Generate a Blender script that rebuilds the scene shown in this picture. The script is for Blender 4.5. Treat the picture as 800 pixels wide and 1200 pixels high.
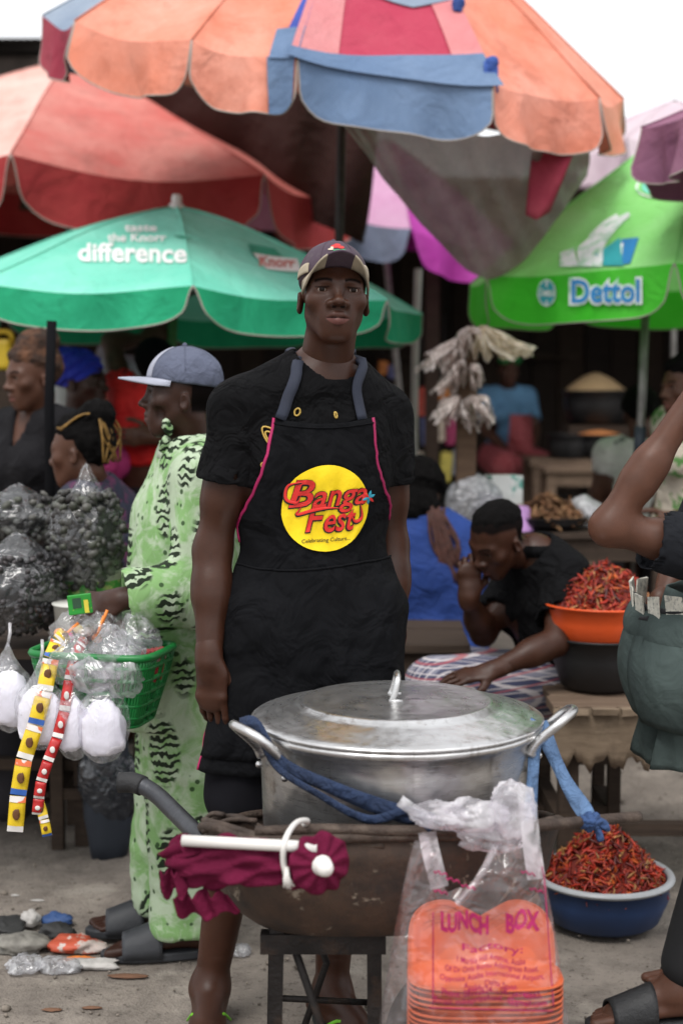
import bpy, bmesh, math, random
import numpy as np
from mathutils import Vector, Matrix
random.seed(7); RNG = np.random.default_rng(7)
for o in list(bpy.data.objects): bpy.data.objects.remove(o)
SC = bpy.context.scene
COL = SC.collection
R = math.radians

# ------------------------------------------------------------------ camera
CAM_Z = 1.43; PITCH = R(4.8); F = 1667.0
cam = bpy.data.cameras.new('camera'); camo = bpy.data.objects.new('camera', cam); COL.objects.link(camo)
camo.location = (0, 0, CAM_Z); camo.rotation_euler = (R(90) - PITCH, 0, 0)
cam.sensor_fit = 'VERTICAL'; cam.sensor_height = 36; cam.sensor_width = 24; cam.lens = 50
cam.clip_start = 0.05; cam.clip_end = 2000
cam.dof.use_dof = True; cam.dof.focus_distance = 3.0; cam.dof.aperture_fstop = 2.4
SC.camera = camo

# ------------------------------------------------------------------ overcast sky and soft sun
W = bpy.data.worlds.new('World'); SC.world = W; W.use_nodes = True
nt = W.node_tree; nt.nodes.clear()
sky = nt.nodes.new('ShaderNodeTexSky'); sky.sky_type = 'NISHITA'; sky.sun_disc = False
sky.sun_elevation = R(58); sky.sun_rotation = R(150); sky.air_density = 1.0; sky.dust_density = 5.0
hs_ = nt.nodes.new('ShaderNodeHueSaturation'); hs_.inputs['Saturation'].default_value = 0.12
hs_.inputs['Value'].default_value = 1.0
bg = nt.nodes.new('ShaderNodeBackground'); bg.inputs['Strength'].default_value = 0.15
wo = nt.nodes.new('ShaderNodeOutputWorld')
ov = nt.nodes.new('ShaderNodeMix'); ov.data_type = 'RGBA'; ov.inputs[0].default_value = 0.72; ov.inputs[7].default_value = (6.6, 6.7, 6.9, 1)   # even cloud layer over the clear-sky model
nt.links.new(sky.outputs[0], hs_.inputs['Color']); nt.links.new(hs_.outputs[0], ov.inputs[6]); nt.links.new(ov.outputs[2], bg.inputs[0]); nt.links.new(bg.outputs[0], wo.inputs[0])
sl = bpy.data.lights.new('sun', 'SUN'); sl.energy = 1.5; sl.angle = R(25); sl.color = (1.0, 0.97, 0.93)
so = bpy.data.objects.new('sun', sl); COL.objects.link(so)
so.rotation_euler = (R(32), 0, R(-28)); so.location = (0, 0, 12)
SC.view_settings.view_transform = 'Standard'; SC.view_settings.look = 'None'
SC.view_settings.gamma = 1.0; SC.view_settings.use_curve_mapping = False
SC.view_settings.exposure = 0.65

# ------------------------------------------------------------------ pixel to place
CP, SP = math.cos(PITCH), math.sin(PITCH)
def ray(x, y):
    dx = (x - 400) / F; dz = -(y - 600) / F
    return np.array([dx, CP + dz * SP, -SP + dz * CP])
def px(x, y, Y):
    d = ray(x, y); t = Y / d[1]
    return np.array([0, 0, CAM_Z]) + d * t
def unpx(P):
    q = np.asarray(P, float) - V(0, 0, CAM_Z); dep = q[..., 1] * CP - q[..., 2] * SP; up = q[..., 1] * SP + q[..., 2] * CP
    return 400 + F * q[..., 0] / dep, 600 - F * up / dep
def gpx(x, y, z=0.0):
    d = ray(x, y); t = (z - CAM_Z) / d[2]
    return np.array([0, 0, CAM_Z]) + d * t
def V(*a): return np.array(a, float)
def unit(a):
    a = np.asarray(a, float); return a / (np.linalg.norm(a) + 1e-12)
def rotm(yaw=0, pitch=0, roll=0):
    "yaw about z, pitch about x (positive looks up for a head facing -y), roll about y; degrees"
    return np.array(Matrix.Rotation(R(yaw), 3, 'Z') @ Matrix.Rotation(R(-pitch), 3, 'X') @ Matrix.Rotation(R(roll), 3, 'Y'))

# ------------------------------------------------------------------ materials
MATS = {}
def newmat(name):
    m = bpy.data.materials.new(name); m.use_nodes = True; t = m.node_tree; t.nodes.clear()
    out = t.nodes.new('ShaderNodeOutputMaterial'); return m, t, out
def N(t, typ, **kw):
    n = t.nodes.new(typ)
    for k, v in kw.items():
        if k in n.inputs: n.inputs[k].default_value = v
        else: setattr(n, k, v)
    return n
def L(t, a, b): t.links.new(a, b)
def mixrgb(t, fac, a, b, blend='MIX'):
    n = t.nodes.new('ShaderNodeMix'); n.data_type = 'RGBA'; n.blend_type = blend
    for i, v in ((0, fac), (6, a), (7, b)):
        if hasattr(v, 'is_output'): t.links.new(v, n.inputs[i])
        else: n.inputs[i].default_value = v if i == 0 else (*v, 1) if len(v) == 3 else v
    return n.outputs[2]
def ramp(t, src, *stops):
    n = t.nodes.new('ShaderNodeValToRGB'); e = n.color_ramp.elements
    while len(e) < len(stops): e.new(0.5)
    for i, (p, c) in enumerate(stops):
        e[i].position = p; c = (c, c, c) if not hasattr(c, '__len__') else c; e[i].color = (*c, 1)
    t.links.new(src, n.inputs[0]); return n.outputs[0]
def coord(t, kind='Object', scale=(1, 1, 1), rot=(0, 0, 0), loc=(0, 0, 0)):
    tc = t.nodes.new('ShaderNodeTexCoord'); mp = t.nodes.new('ShaderNodeMapping')
    mp.inputs['Scale'].default_value = scale; mp.inputs['Rotation'].default_value = rot; mp.inputs['Location'].default_value = loc
    t.links.new(tc.outputs[kind], mp.inputs[0]); return mp.outputs[0]
def noise(t, co, scale=5, detail=4, rough=.55, dist=0.0):
    n = N(t, 'ShaderNodeTexNoise'); n.inputs['Scale'].default_value = scale; n.inputs['Detail'].default_value = detail
    n.inputs['Roughness'].default_value = rough; n.inputs['Distortion'].default_value = dist
    t.links.new(co, n.inputs['Vector']); return n.outputs['Fac']
def M(name, col, rough=.6, var=.25, vs=6, bump=0.0, bs=60, metal=0.0, spec=.4, col2=None, c2=(.45, .7), c2s=4, trans=0.0,
      weave=0.0, ws=900, sheen=0.0, sub=0.0, fold=0.0, fs=14):
    "plain procedural surface: base colour with two scales of mottling, an optional second colour in patches, grain relief"
    if name in MATS: return MATS[name]
    m, t, out = newmat(name); p = N(t, 'ShaderNodeBsdfPrincipled')
    co = coord(t)
    base = mixrgb(t, ramp(t, noise(t, co, vs, 6), (.3, 0.0), (.7, 1.0)), tuple(c * (1 - var) for c in col), tuple(min(1, c * (1 + var)) for c in col))
    if col2 is not None:
        base = mixrgb(t, ramp(t, noise(t, co, c2s, 6, .62), (c2[0], 0.0), (c2[1], 1.0)), base, col2)
    L(t, base, p.inputs['Base Color'])
    p.inputs['Metallic'].default_value = metal; p.inputs['Specular IOR Level'].default_value = spec
    rr = N(t, 'ShaderNodeMapRange'); rr.inputs['To Min'].default_value = max(.02, rough - .12); rr.inputs['To Max'].default_value = min(1, rough + .12)
    L(t, noise(t, co, vs * 3, 4), rr.inputs['Value']); L(t, rr.outputs[0], p.inputs['Roughness'])
    if sheen: p.inputs['Sheen Weight'].default_value = sheen
    if sub:
        p.inputs['Subsurface Weight'].default_value = sub; p.inputs['Subsurface Radius'].default_value = (.012, .005, .003)
    h = None
    if bump: h = (noise(t, co, bs, 6, .6), bump)
    bn = None
    for src, st, dist in ([(h[0], h[1], .01)] if h else []) + ([(noise(t, co, fs, 3, .5, .6), fold, .05)] if fold else []) + ([(noise(t, co, ws, 1), weave, .002)] if weave else []):
        b = N(t, 'ShaderNodeBump'); b.inputs['Strength'].default_value = st; b.inputs['Distance'].default_value = dist
        L(t, src, b.inputs['Height'])
        if bn: L(t, bn, b.inputs['Normal'])
        bn = b.outputs[0]
    if bn: L(t, bn, p.inputs['Normal'])
    sh = p.outputs[0]
    if trans:
        tr = N(t, 'ShaderNodeBsdfTranslucent'); L(t, base, tr.inputs[0]); mx = N(t, 'ShaderNodeMixShader'); mx.inputs[0].default_value = trans
        L(t, sh, mx.inputs[1]); L(t, tr.outputs[0], mx.inputs[2]); sh = mx.outputs[0]
    L(t, sh, out.inputs[0]); MATS[name] = m; return m
def film(name, tint=(1, 1, 1), clear=.72, milk=.18, bump=.5, bs=18):
    "thin clear plastic film: mostly see-through, some milky scatter, sharp glints on creases"
    if name in MATS: return MATS[name]
    m, t, out = newmat(name); co = coord(t)
    b = N(t, 'ShaderNodeBump'); b.inputs['Strength'].default_value = bump; b.inputs['Distance'].default_value = .02
    n1 = noise(t, co, bs, 2, .5, 1.6); L(t, n1, b.inputs['Height'])
    tr = N(t, 'ShaderNodeBsdfTransparent'); tr.inputs[0].default_value = (*tint, 1)
    di = N(t, 'ShaderNodeBsdfDiffuse'); di.inputs[0].default_value = (*[.85 * c for c in tint], 1); L(t, b.outputs[0], di.inputs['Normal'])
    tl = N(t, 'ShaderNodeBsdfTranslucent'); tl.inputs[0].default_value = (*[.85 * c for c in tint], 1)
    gl = N(t, 'ShaderNodeBsdfGlossy'); gl.inputs['Roughness'].default_value = .10; L(t, b.outputs[0], gl.inputs['Normal'])
    ad = N(t, 'ShaderNodeMixShader'); ad.inputs[0].default_value = .5; L(t, di.outputs[0], ad.inputs[1]); L(t, tl.outputs[0], ad.inputs[2])
    m1 = N(t, 'ShaderNodeMixShader'); rr = ramp(t, noise(t, co, bs * .7, 2.5, .5, 2.2), (.40, milk * .45), (.70, min(1, milk * 2.2)))
    L(t, rr, m1.inputs[0]); L(t, tr.outputs[0], m1.inputs[1]); L(t, ad.outputs[0], m1.inputs[2])
    lw = N(t, 'ShaderNodeLayerWeight'); lw.inputs['Blend'].default_value = .25; L(t, b.outputs[0], lw.inputs['Normal'])
    fr = N(t, 'ShaderNodeMapRange'); fr.inputs['To Min'].default_value = .05; fr.inputs['To Max'].default_value = .30; L(t, lw.outputs['Facing'], fr.inputs['Value'])
    m2 = N(t, 'ShaderNodeMixShader'); L(t, fr.outputs[0], m2.inputs[0]); L(t, m1.outputs[0], m2.inputs[1]); L(t, gl.outputs[0], m2.inputs[2])
    L(t, m2.outputs[0], out.inputs[0]); MATS[name] = m; return m
def skin(name, col, lip=(.16, .06, .05), rough=.42):
    if name in MATS: return MATS[name]
    m, t, out = newmat(name); p = N(t, 'ShaderNodeBsdfPrincipled'); co = coord(t)
    base = mixrgb(t, ramp(t, noise(t, co, 14, 6, .6), (.3, 0.0), (.72, 1.0)), tuple(c * .78 for c in col), tuple(c * 1.2 for c in col))
    at = N(t, 'ShaderNodeAttribute'); at.attribute_name = 'tint'; sp = N(t, 'ShaderNodeSeparateColor'); L(t, at.outputs['Color'], sp.inputs[0])
    base = mixrgb(t, sp.outputs[0], base, lip); base = mixrgb(t, sp.outputs[1], base, (.006, .005, .005))
    base = mixrgb(t, sp.outputs[2], base, (col[0] * 2.6, col[1] * 2.4, col[2] * 2.4))
    L(t, base, p.inputs['Base Color']); sv = N(t, 'ShaderNodeMapRange'); sv.inputs['To Min'].default_value = .27; sv.inputs['To Max'].default_value = .0; L(t, sp.outputs[1], sv.inputs['Value']); L(t, sv.outputs[0], p.inputs['Specular IOR Level'])
    rr = N(t, 'ShaderNodeMapRange'); rr.inputs['To Min'].default_value = rough - .1; rr.inputs['To Max'].default_value = rough + .14
    L(t, noise(t, co, 40, 5), rr.inputs['Value']); L(t, rr.outputs[0], p.inputs['Roughness'])
    p.inputs['Subsurface Weight'].default_value = .08; p.inputs['Subsurface Radius'].default_value = (.01, .004, .002)
    b = N(t, 'ShaderNodeBump'); b.inputs['Strength'].default_value = .12; b.inputs['Distance'].default_value = .004
    L(t, noise(t, co, 260, 4, .6), b.inputs['Height']); L(t, b.outputs[0], p.inputs['Normal'])
    L(t, p.outputs[0], out.inputs[0]); MATS[name] = m; return m

# ------------------------------------------------------------------ objects
ROOTM = {}
def thing(name, label, cat, loc=(0, 0, 0), rotz=0.0, group=None):
    o = bpy.data.objects.new(name, None); COL.objects.link(o); o.empty_display_size = .1
    o.location = loc; o.rotation_euler = (0, 0, rotz); tag(o, label, cat, group)
    ROOTM[o.name] = Matrix.Translation(Vector(loc)) @ Matrix.Rotation(rotz, 4, 'Z')
    return o
def tag(o, label=None, cat=None, group=None, kind=None):
    if label: o['label'] = label
    if cat: o['category'] = cat
    if group: o['group'] = group
    if kind: o['kind'] = kind
    return o
def root_matrix(o):
    m = Matrix.Identity(4)
    while o is not None:
        m = (ROOTM.get(o.name) or (Matrix.Translation(o.location) @ o.rotation_euler.to_matrix().to_4x4())) @ m; o = o.parent
    return m
def w2l(o, P):
    m = np.array(root_matrix(o).inverted()); P = np.atleast_2d(np.asarray(P, float)); return P @ m[:3, :3].T + m[:3, 3]
def meshdata(name, v, f, smooth=True, tint=None, midx=None):
    me = bpy.data.meshes.new(name); v = np.asarray(v, np.float32)
    if isinstance(f, np.ndarray) and f.ndim == 2:
        k = f.shape[1]; me.vertices.add(len(v)); me.vertices.foreach_set('co', v.ravel())
        me.loops.add(f.size); me.loops.foreach_set('vertex_index', f.astype(np.int32).ravel())
        me.polygons.add(len(f)); me.polygons.foreach_set('loop_start', np.arange(0, f.size, k, dtype=np.int32))
        me.update(calc_edges=True); me.validate()
    else:
        me.from_pydata([tuple(map(float, p)) for p in v], [], [tuple(map(int, q)) for q in f]); me.update()
    if smooth and len(me.polygons): me.polygons.foreach_set('use_smooth', np.ones(len(me.polygons), bool))
    if midx is not None: me.polygons.foreach_set('material_index', np.asarray(midx, np.int32))
    if tint is not None:
        a = me.attributes.new('tint', 'FLOAT_COLOR', 'POINT'); c = np.ones((len(v), 4), np.float32); c[:, :3] = tint
        a.data.foreach_set('color', c.ravel())
    return me
def obj(name, v, f, mat, parent=None, smooth=True, world=False, tint=None, midx=None, origin=None):
    v = np.asarray(v, float)
    if world and parent is not None: v = w2l(parent, v)
    o_ = np.zeros(3)
    if origin is not None:
        o_ = v.mean(0) if origin == 'mean' else v[np.argmin(v[:, 2])] * 0 + V(*( (v.min(0) + v.max(0)) / 2)[:2], v[:, 2].min()) if origin == 'base' else np.asarray(origin, float)
        v = v - o_
    me = meshdata(name, v, f, smooth, tint, midx)
    for mm in (mat if isinstance(mat, (list, tuple)) else [mat]): me.materials.append(mm)
    o = bpy.data.objects.new(name, me); COL.objects.link(o); o.parent = parent; o.location = o_
    return o
def solid(o, th, off=0.0):
    m = o.modifiers.new('thick', 'SOLIDIFY'); m.thickness = th; m.offset = off; return o
def bevel(o, w=.004, seg=2):
    m = o.modifiers.new('bevel', 'BEVEL'); m.width = w; m.segments = seg; m.limit_method = 'ANGLE'; m.angle_limit = R(40); return o
def link_copy(src, parent=None, loc=None, rot=None, scale=None):
    c = src.copy(); COL.objects.link(c); c.parent = parent
    if loc is not None: c.location = loc
    if rot is not None: c.rotation_euler = rot
    if scale is not None: c.scale = scale
    return c
def struct(o): o['kind'] = 'structure'; return o

class MB:
    "collects shapes into one mesh"
    def __init__(s): s.v = []; s.f = []; s.n = 0
    def add(s, v, f):
        v = np.asarray(v, float); s.v.append(v); s.f += [tuple(int(i) + s.n for i in q) for q in f]; s.n += len(v); return s
    def box(s, c, d, rot=None, jit=0):
        h = np.array(d) / 2; v = np.array([[x, y, z] for z in (-1, 1) for y in (-1, 1) for x in (-1, 1)], float) * h
        if jit: v += RNG.normal(0, jit, v.shape)
        if rot is not None: v = v @ np.asarray(rot).T
        return s.add(v + np.asarray(c), [(0, 2, 3, 1), (4, 5, 7, 6), (0, 1, 5, 4), (1, 3, 7, 5), (3, 2, 6, 7), (2, 0, 4, 6)])
    def beam(s, a, b, w, h=None, up=(0, 0, 1)):
        a = np.asarray(a, float); b = np.asarray(b, float); d = unit(b - a); x = np.cross(d, up)
        if np.linalg.norm(x) < 1e-4: x = np.array([1., 0, 0])
        x = unit(x); y = np.cross(x, d)
        return s.box((a + b) / 2, (w, np.linalg.norm(b - a), h or w), np.stack([x, d, y], 1))
    def tube(s, pts, r, n=8, cap=True):
        pts = np.asarray(pts, float); m = len(pts); rr = np.broadcast_to(np.asarray(r, float), (m,))
        tg = np.gradient(pts, axis=0); tg /= np.linalg.norm(tg, axis=1, keepdims=True) + 1e-12
        up = V(0, 0, 1) if abs(tg[0][2]) < .9 else V(1, 0, 0); x = unit(np.cross(tg[0], up)); vs = []
        for i in range(m):
            x = unit(x - tg[i] * np.dot(x, tg[i])); y = np.cross(tg[i], x)
            a = np.linspace(0, 2 * np.pi, n, endpoint=False)[:, None]
            vs.append(pts[i] + rr[i] * (np.cos(a) * x + np.sin(a) * y))
        f = [(i * n + j, i * n + (j + 1) % n, (i + 1) * n + (j + 1) % n, (i + 1) * n + j) for i in range(m - 1) for j in range(n)]
        if cap: f += [tuple(range(n - 1, -1, -1)), tuple((m - 1) * n + j for j in range(n))]
        return s.add(np.concatenate(vs), f)
    def lathe(s, prof, n=32, c=(0, 0, 0), rot=None, wob=0.0):
        prof = np.asarray(prof, float); m = len(prof); a = np.linspace(0, 2 * np.pi, n, endpoint=False); vs = []
        for r, z in prof:
            rr = r * (1 + wob * np.sin(3 * a + z * 20))
            vs.append(np.stack([rr * np.cos(a), rr * np.sin(a), np.full(n, z)], 1))
        v = np.concatenate(vs)
        if rot is not None: v = v @ np.asarray(rot).T
        f = [(i * n + j, i * n + (j + 1) % n, (i + 1) * n + (j + 1) % n, (i + 1) * n + j) for i in range(m - 1) for j in range(n)]
        return s.add(v + np.asarray(c), f)
    def grid(s, P, closed_u=False):
        "P[nu][nv][3]"
        P = np.asarray(P, float); nu, nv = P.shape[:2]; f = []
        for i in range(nu if closed_u else nu - 1):
            for j in range(nv - 1): f.append((i * nv + j, ((i + 1) % nu) * nv + j, ((i + 1) % nu) * nv + j + 1, i * nv + j + 1))
        return s.add(P.reshape(-1, 3), f)
    def ball(s, c, r, n=10, rot=None):
        r = np.broadcast_to(np.asarray(r, float), (3,)); th = np.linspace(0, np.pi, n // 2 + 2)[1:-1]; a = np.linspace(0, 2 * np.pi, n, endpoint=False)
        v = [V(0, 0, 1)] + [V(math.sin(t) * math.cos(b), math.sin(t) * math.sin(b), math.cos(t)) for t in th for b in a] + [V(0, 0, -1)]
        v = np.array(v) * r; k = len(th); e = len(v) - 1
        if rot is not None: v = v @ np.asarray(rot).T
        f = [(0, 1 + j, 1 + (j + 1) % n) for j in range(n)] + [(1 + i * n + j, 1 + (i + 1) * n + j, 1 + (i + 1) * n + (j + 1) % n, 1 + i * n + (j + 1) % n) for i in range(k - 1) for j in range(n)]
        f += [(e, 1 + (k - 1) * n + (j + 1) % n, 1 + (k - 1) * n + j) for j in range(n)]
        return s.add(v + np.asarray(c), f)
    def out(s, name, mat, parent=None, smooth=True, world=False, origin=None):
        return obj(name, np.concatenate(s.v), s.f, mat, parent, smooth, world, origin=origin)

def spline(pts, n=24):
    "Catmull-Rom through points"
    p = np.asarray(pts, float); p = np.vstack([2 * p[0] - p[1], p, 2 * p[-1] - p[-2]]); m = len(p) - 3; o = []
    for t in np.linspace(0, m - 1e-6, n):
        i = int(t); u = t - i; a, b, c, d = p[i:i + 4]
        o.append(.5 * (2 * b + (c - a) * u + (2 * a - 5 * b + 4 * c - d) * u * u + (3 * b - a - 3 * c + d) * u ** 3))
    return np.array(o)
def wr(P, freq, seed, n=5):
    "smooth wobbly noise in about -1..1"
    g = np.random.default_rng(seed); r = 0
    for i in range(n):
        k = g.normal(0, 1, 3); k = k / np.linalg.norm(k) * freq * g.uniform(.6, 1.5); k2 = g.normal(0, 1, 3) * freq * .5
        r = r + np.sin(P @ k + g.uniform(0, 6) + 1.3 * np.sin(P @ k2 + g.uniform(0, 6)))
    return r / n * 1.6

# ------------------------------------------------------------------ lettering as flat meshes
def text_mesh(s, bold=0.0, shear=0.0, maxlen=None, spacing=1.0):
    cu = bpy.data.curves.new('t', 'FONT'); cu.body = s; cu.size = 1; cu.offset = bold; cu.shear = shear; cu.resolution_u = 3; cu.fill_mode = 'FRONT'
    cu.space_character = spacing
    o = bpy.data.objects.new('t', cu); COL.objects.link(o); dg = bpy.context.evaluated_depsgraph_get(); dg.update()
    me = bpy.data.meshes.new_from_object(o.evaluated_get(dg)); bpy.data.objects.remove(o); bpy.data.curves.remove(cu)
    bm = bmesh.new(); bm.from_mesh(me); bpy.data.meshes.remove(me); bmesh.ops.triangulate(bm, faces=bm.faces[:])
    if maxlen:
        for _ in range(3):
            es = [e for e in bm.edges if e.calc_length() > maxlen]
            if not es: break
            bmesh.ops.subdivide_edges(bm, edges=es, cuts=1); bmesh.ops.triangulate(bm, faces=bm.faces[:])
    bm.verts.ensure_lookup_table(); v = np.array([p.co[:] for p in bm.verts]); f = [tuple(q.index for q in fc.verts) for fc in bm.faces]; bm.free()
    return v[:, :2], f
def fit_text(v):
    lo = v.min(0); hi = v.max(0); return (v - lo) / (hi - lo)

# ------------------------------------------------------------------ signed-distance modelling for bodies and clothes
class Field:
    def __init__(s, lo, hi, h):
        s.lo = np.asarray(lo, float); s.h = h; s.n = np.ceil((np.asarray(hi) - s.lo) / h).astype(int) + 1
        s.ax = [(s.lo[i] + h * np.arange(s.n[i])).astype(np.float32) for i in range(3)]; s.d = np.full(s.n, .3, np.float32)
    def sub(s, lo, hi, pad):
        a = np.clip(np.floor((lo - pad - s.lo) / s.h).astype(int), 0, s.n); b = np.clip(np.ceil((hi + pad - s.lo) / s.h).astype(int) + 1, 0, s.n)
        if (b <= a).any(): return None, None
        sl = tuple(slice(a[i], b[i]) for i in range(3))
        P = np.stack(np.meshgrid(*[s.ax[i][sl[i]] for i in range(3)], indexing='ij'), -1); return sl, P
    def add(s, pr, k=.02, op='+'):
        fn, lo, hi = pr; sl, P = s.sub(lo, hi, k + 3 * s.h + .015)
        if sl is None: return s
        b = fn(P).astype(np.float32); a = s.d[sl]
        if op == '+':
            h = np.clip(.5 + .5 * (b - a) / k, 0, 1); s.d[sl] = b * (1 - h) + a * h - k * h * (1 - h)
        else:
            h = np.clip(.5 - .5 * (a + b) / k, 0, 1); s.d[sl] = a * (1 - h) + (-b) * h + k * h * (1 - h)
        return s
    def cut(s, fn, k=.004):
        "keep where fn(P) < 0"
        P = np.stack(np.meshgrid(*s.ax, indexing='ij'), -1); b = fn(P).astype(np.float32); a = s.d
        h = np.clip(.5 - .5 * (b - a) / k, 0, 1); s.d = b * (1 - h) + a * h + k * h * (1 - h); return s
    def warp(s, fn, band=.05):
        m = np.abs(s.d) < band; ix = np.argwhere(m); P = s.lo + ix * s.h
        s.d[m] += fn(P).astype(np.float32); return s
    def at(s, P):
        q = np.clip((np.asarray(P) - s.lo) / s.h, 0, np.array(s.n) - 1.001); i = np.floor(q).astype(int); t = q - i; r = 0
        for a in (0, 1):
            for b in (0, 1):
                for c in (0, 1):
                    w = (t[..., 0] if a else 1 - t[..., 0]) * (t[..., 1] if b else 1 - t[..., 1]) * (t[..., 2] if c else 1 - t[..., 2])
                    r = r + w * s.d[i[..., 0] + a, i[..., 1] + b, i[..., 2] + c]
        return r
    def project(s, P, off=.004, it=12):
        P = np.array(P, float); e = s.h
        for _ in range(it):
            g = np.stack([s.at(P + e * np.eye(3)[k]) - s.at(P - e * np.eye(3)[k]) for k in range(3)], -1); g /= np.linalg.norm(g, axis=-1, keepdims=True) + 1e-9
            P = P - g * np.clip(s.at(P) - off, -.02, .02)[..., None] * .8
        return P, g
    def mesh(s, relax=1):
        d = s.d; sg = d < 0; nx, ny, nz = d.shape
        c = np.zeros((nx - 1, ny - 1, nz - 1), np.int8)
        for i in (0, 1):
            for j in (0, 1):
                for k in (0, 1): c += sg[i:nx - 1 + i, j:ny - 1 + j, k:nz - 1 + k]
        act = (c > 0) & (c < 8); idx = np.argwhere(act); vid = np.full(act.shape, -1, np.int64); vid[act] = np.arange(len(idx))
        acc = np.zeros((len(idx), 3)); cnt = np.zeros(len(idx)); cor = [(i, j, k) for i in (0, 1) for j in (0, 1) for k in (0, 1)]
        for a in cor:
            for ax in range(3):
                if a[ax]: continue
                b = list(a); b[ax] = 1
                da = d[tuple((idx + a).T)]; db = d[tuple((idx + b).T)]; m = (da < 0) != (db < 0)
                t = np.where(m, da / np.where(m, da - db, 1), 0); p = np.tile(np.array(a, float), (len(idx), 1)); p[:, ax] += t
                acc[m] += p[m]; cnt[m] += 1
        v = s.lo + (idx + acc / cnt[:, None]) * s.h; F_ = []
        for ax in range(3):
            o1, o2 = [(1, 2), (2, 0), (0, 1)][ax]
            A = [slice(None)] * 3; B = [slice(None)] * 3; A[ax] = slice(0, -1); B[ax] = slice(1, None)
            sa = sg[tuple(A)]; sb = sg[tuple(B)]
            e = np.argwhere(sa != sb); ok = (e[:, o1] > 0) & (e[:, o2] > 0) & (e[:, o1] < d.shape[o1] - 1) & (e[:, o2] < d.shape[o2] - 1); e = e[ok]
            q = []
            for (u, w) in ((-1, -1), (0, -1), (0, 0), (-1, 0)):
                t = e.copy(); t[:, o1] += u; t[:, o2] += w; q.append(vid[tuple(t.T)])
            q = np.stack(q, 1); flip = ~sa[tuple(e.T)]; q[flip] = q[flip][:, ::-1]; F_.append(q)
        f = np.concatenate(F_); f = f[(f >= 0).all(1)]
        for _ in range(relax):
            sm = np.zeros_like(v); ct = np.zeros(len(v))
            for k in range(4):
                np.add.at(sm, f[:, k], v[f[:, (k + 1) % 4]] + v[f[:, (k - 1) % 4]]); np.add.at(ct, f[:, k], 2)
            v = np.where(ct[:, None] > 0, .5 * v + .5 * sm / np.maximum(ct, 1)[:, None], v)
        return v, f
def cap(a, b, ra, rb=None, flat=None, fs=1.0, inf=0.0):
    "tapered capsule; flat = direction squeezed by factor fs"
    a = np.asarray(a, float); b = np.asarray(b, float); rb = ra if rb is None else rb; ra = ra + inf; rb = rb + inf
    m = max(ra, rb)
    def fn(P):
        q = P - a; ba = b - a
        if flat is not None:
            n = unit(flat); q = q + (q @ n)[..., None] * n * (1 / fs - 1); ba = ba + (ba @ n) * n * (1 / fs - 1)
        t = np.clip((q @ ba) / max(ba @ ba, 1e-9), 0, 1); d = np.linalg.norm(q - t[..., None] * ba, axis=-1) - (ra + (rb - ra) * t)
        return d
    return fn, np.minimum(a, b) - m, np.maximum(a, b) + m
def ell(c, r, rot=None, inf=0.0):
    c = np.asarray(c, float); r = np.asarray(r, float) + inf; rt = np.eye(3) if rot is None else np.asarray(rot); m = r.max()
    def fn(P):
        q = (P - c) @ rt; k0 = np.linalg.norm(q / r, axis=-1); k1 = np.linalg.norm(q / r ** 2, axis=-1); return k0 * (k0 - 1) / np.maximum(k1, 1e-6)
    return fn, c - m, c + m
def cyl(m, d, r, ln):
    m = np.asarray(m, float); d = unit(d)
    def fn(P):
        q = P - m; ax = q @ d; return np.maximum(np.maximum(np.linalg.norm(q - ax[..., None] * d, axis=-1) - r, -ax), ax - ln)
    return fn, np.minimum(m, m + d * ln) - r, np.maximum(m, m + d * ln) + r
def rbox(c, half, rad, rot=None):
    c = np.asarray(c, float); hf = np.asarray(half, float); rt = np.eye(3) if rot is None else np.asarray(rot); m = np.linalg.norm(hf) + rad
    def fn(P):
        q = np.abs((P - c) @ rt) - hf; return np.linalg.norm(np.maximum(q, 0), axis=-1) + np.minimum(q.max(-1), 0) - rad
    return fn, c - m, c + m
def jmesh(parts):
    v = []; f = []; t = []; n = 0
    for a in parts:
        v.append(a[0]); f.append(a[1] + n); n += len(a[0]); t.append(a[2] if len(a) > 2 else np.zeros((len(a[0]), 3)))
    return np.concatenate(v), np.concatenate(f), np.concatenate(t)

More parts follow.
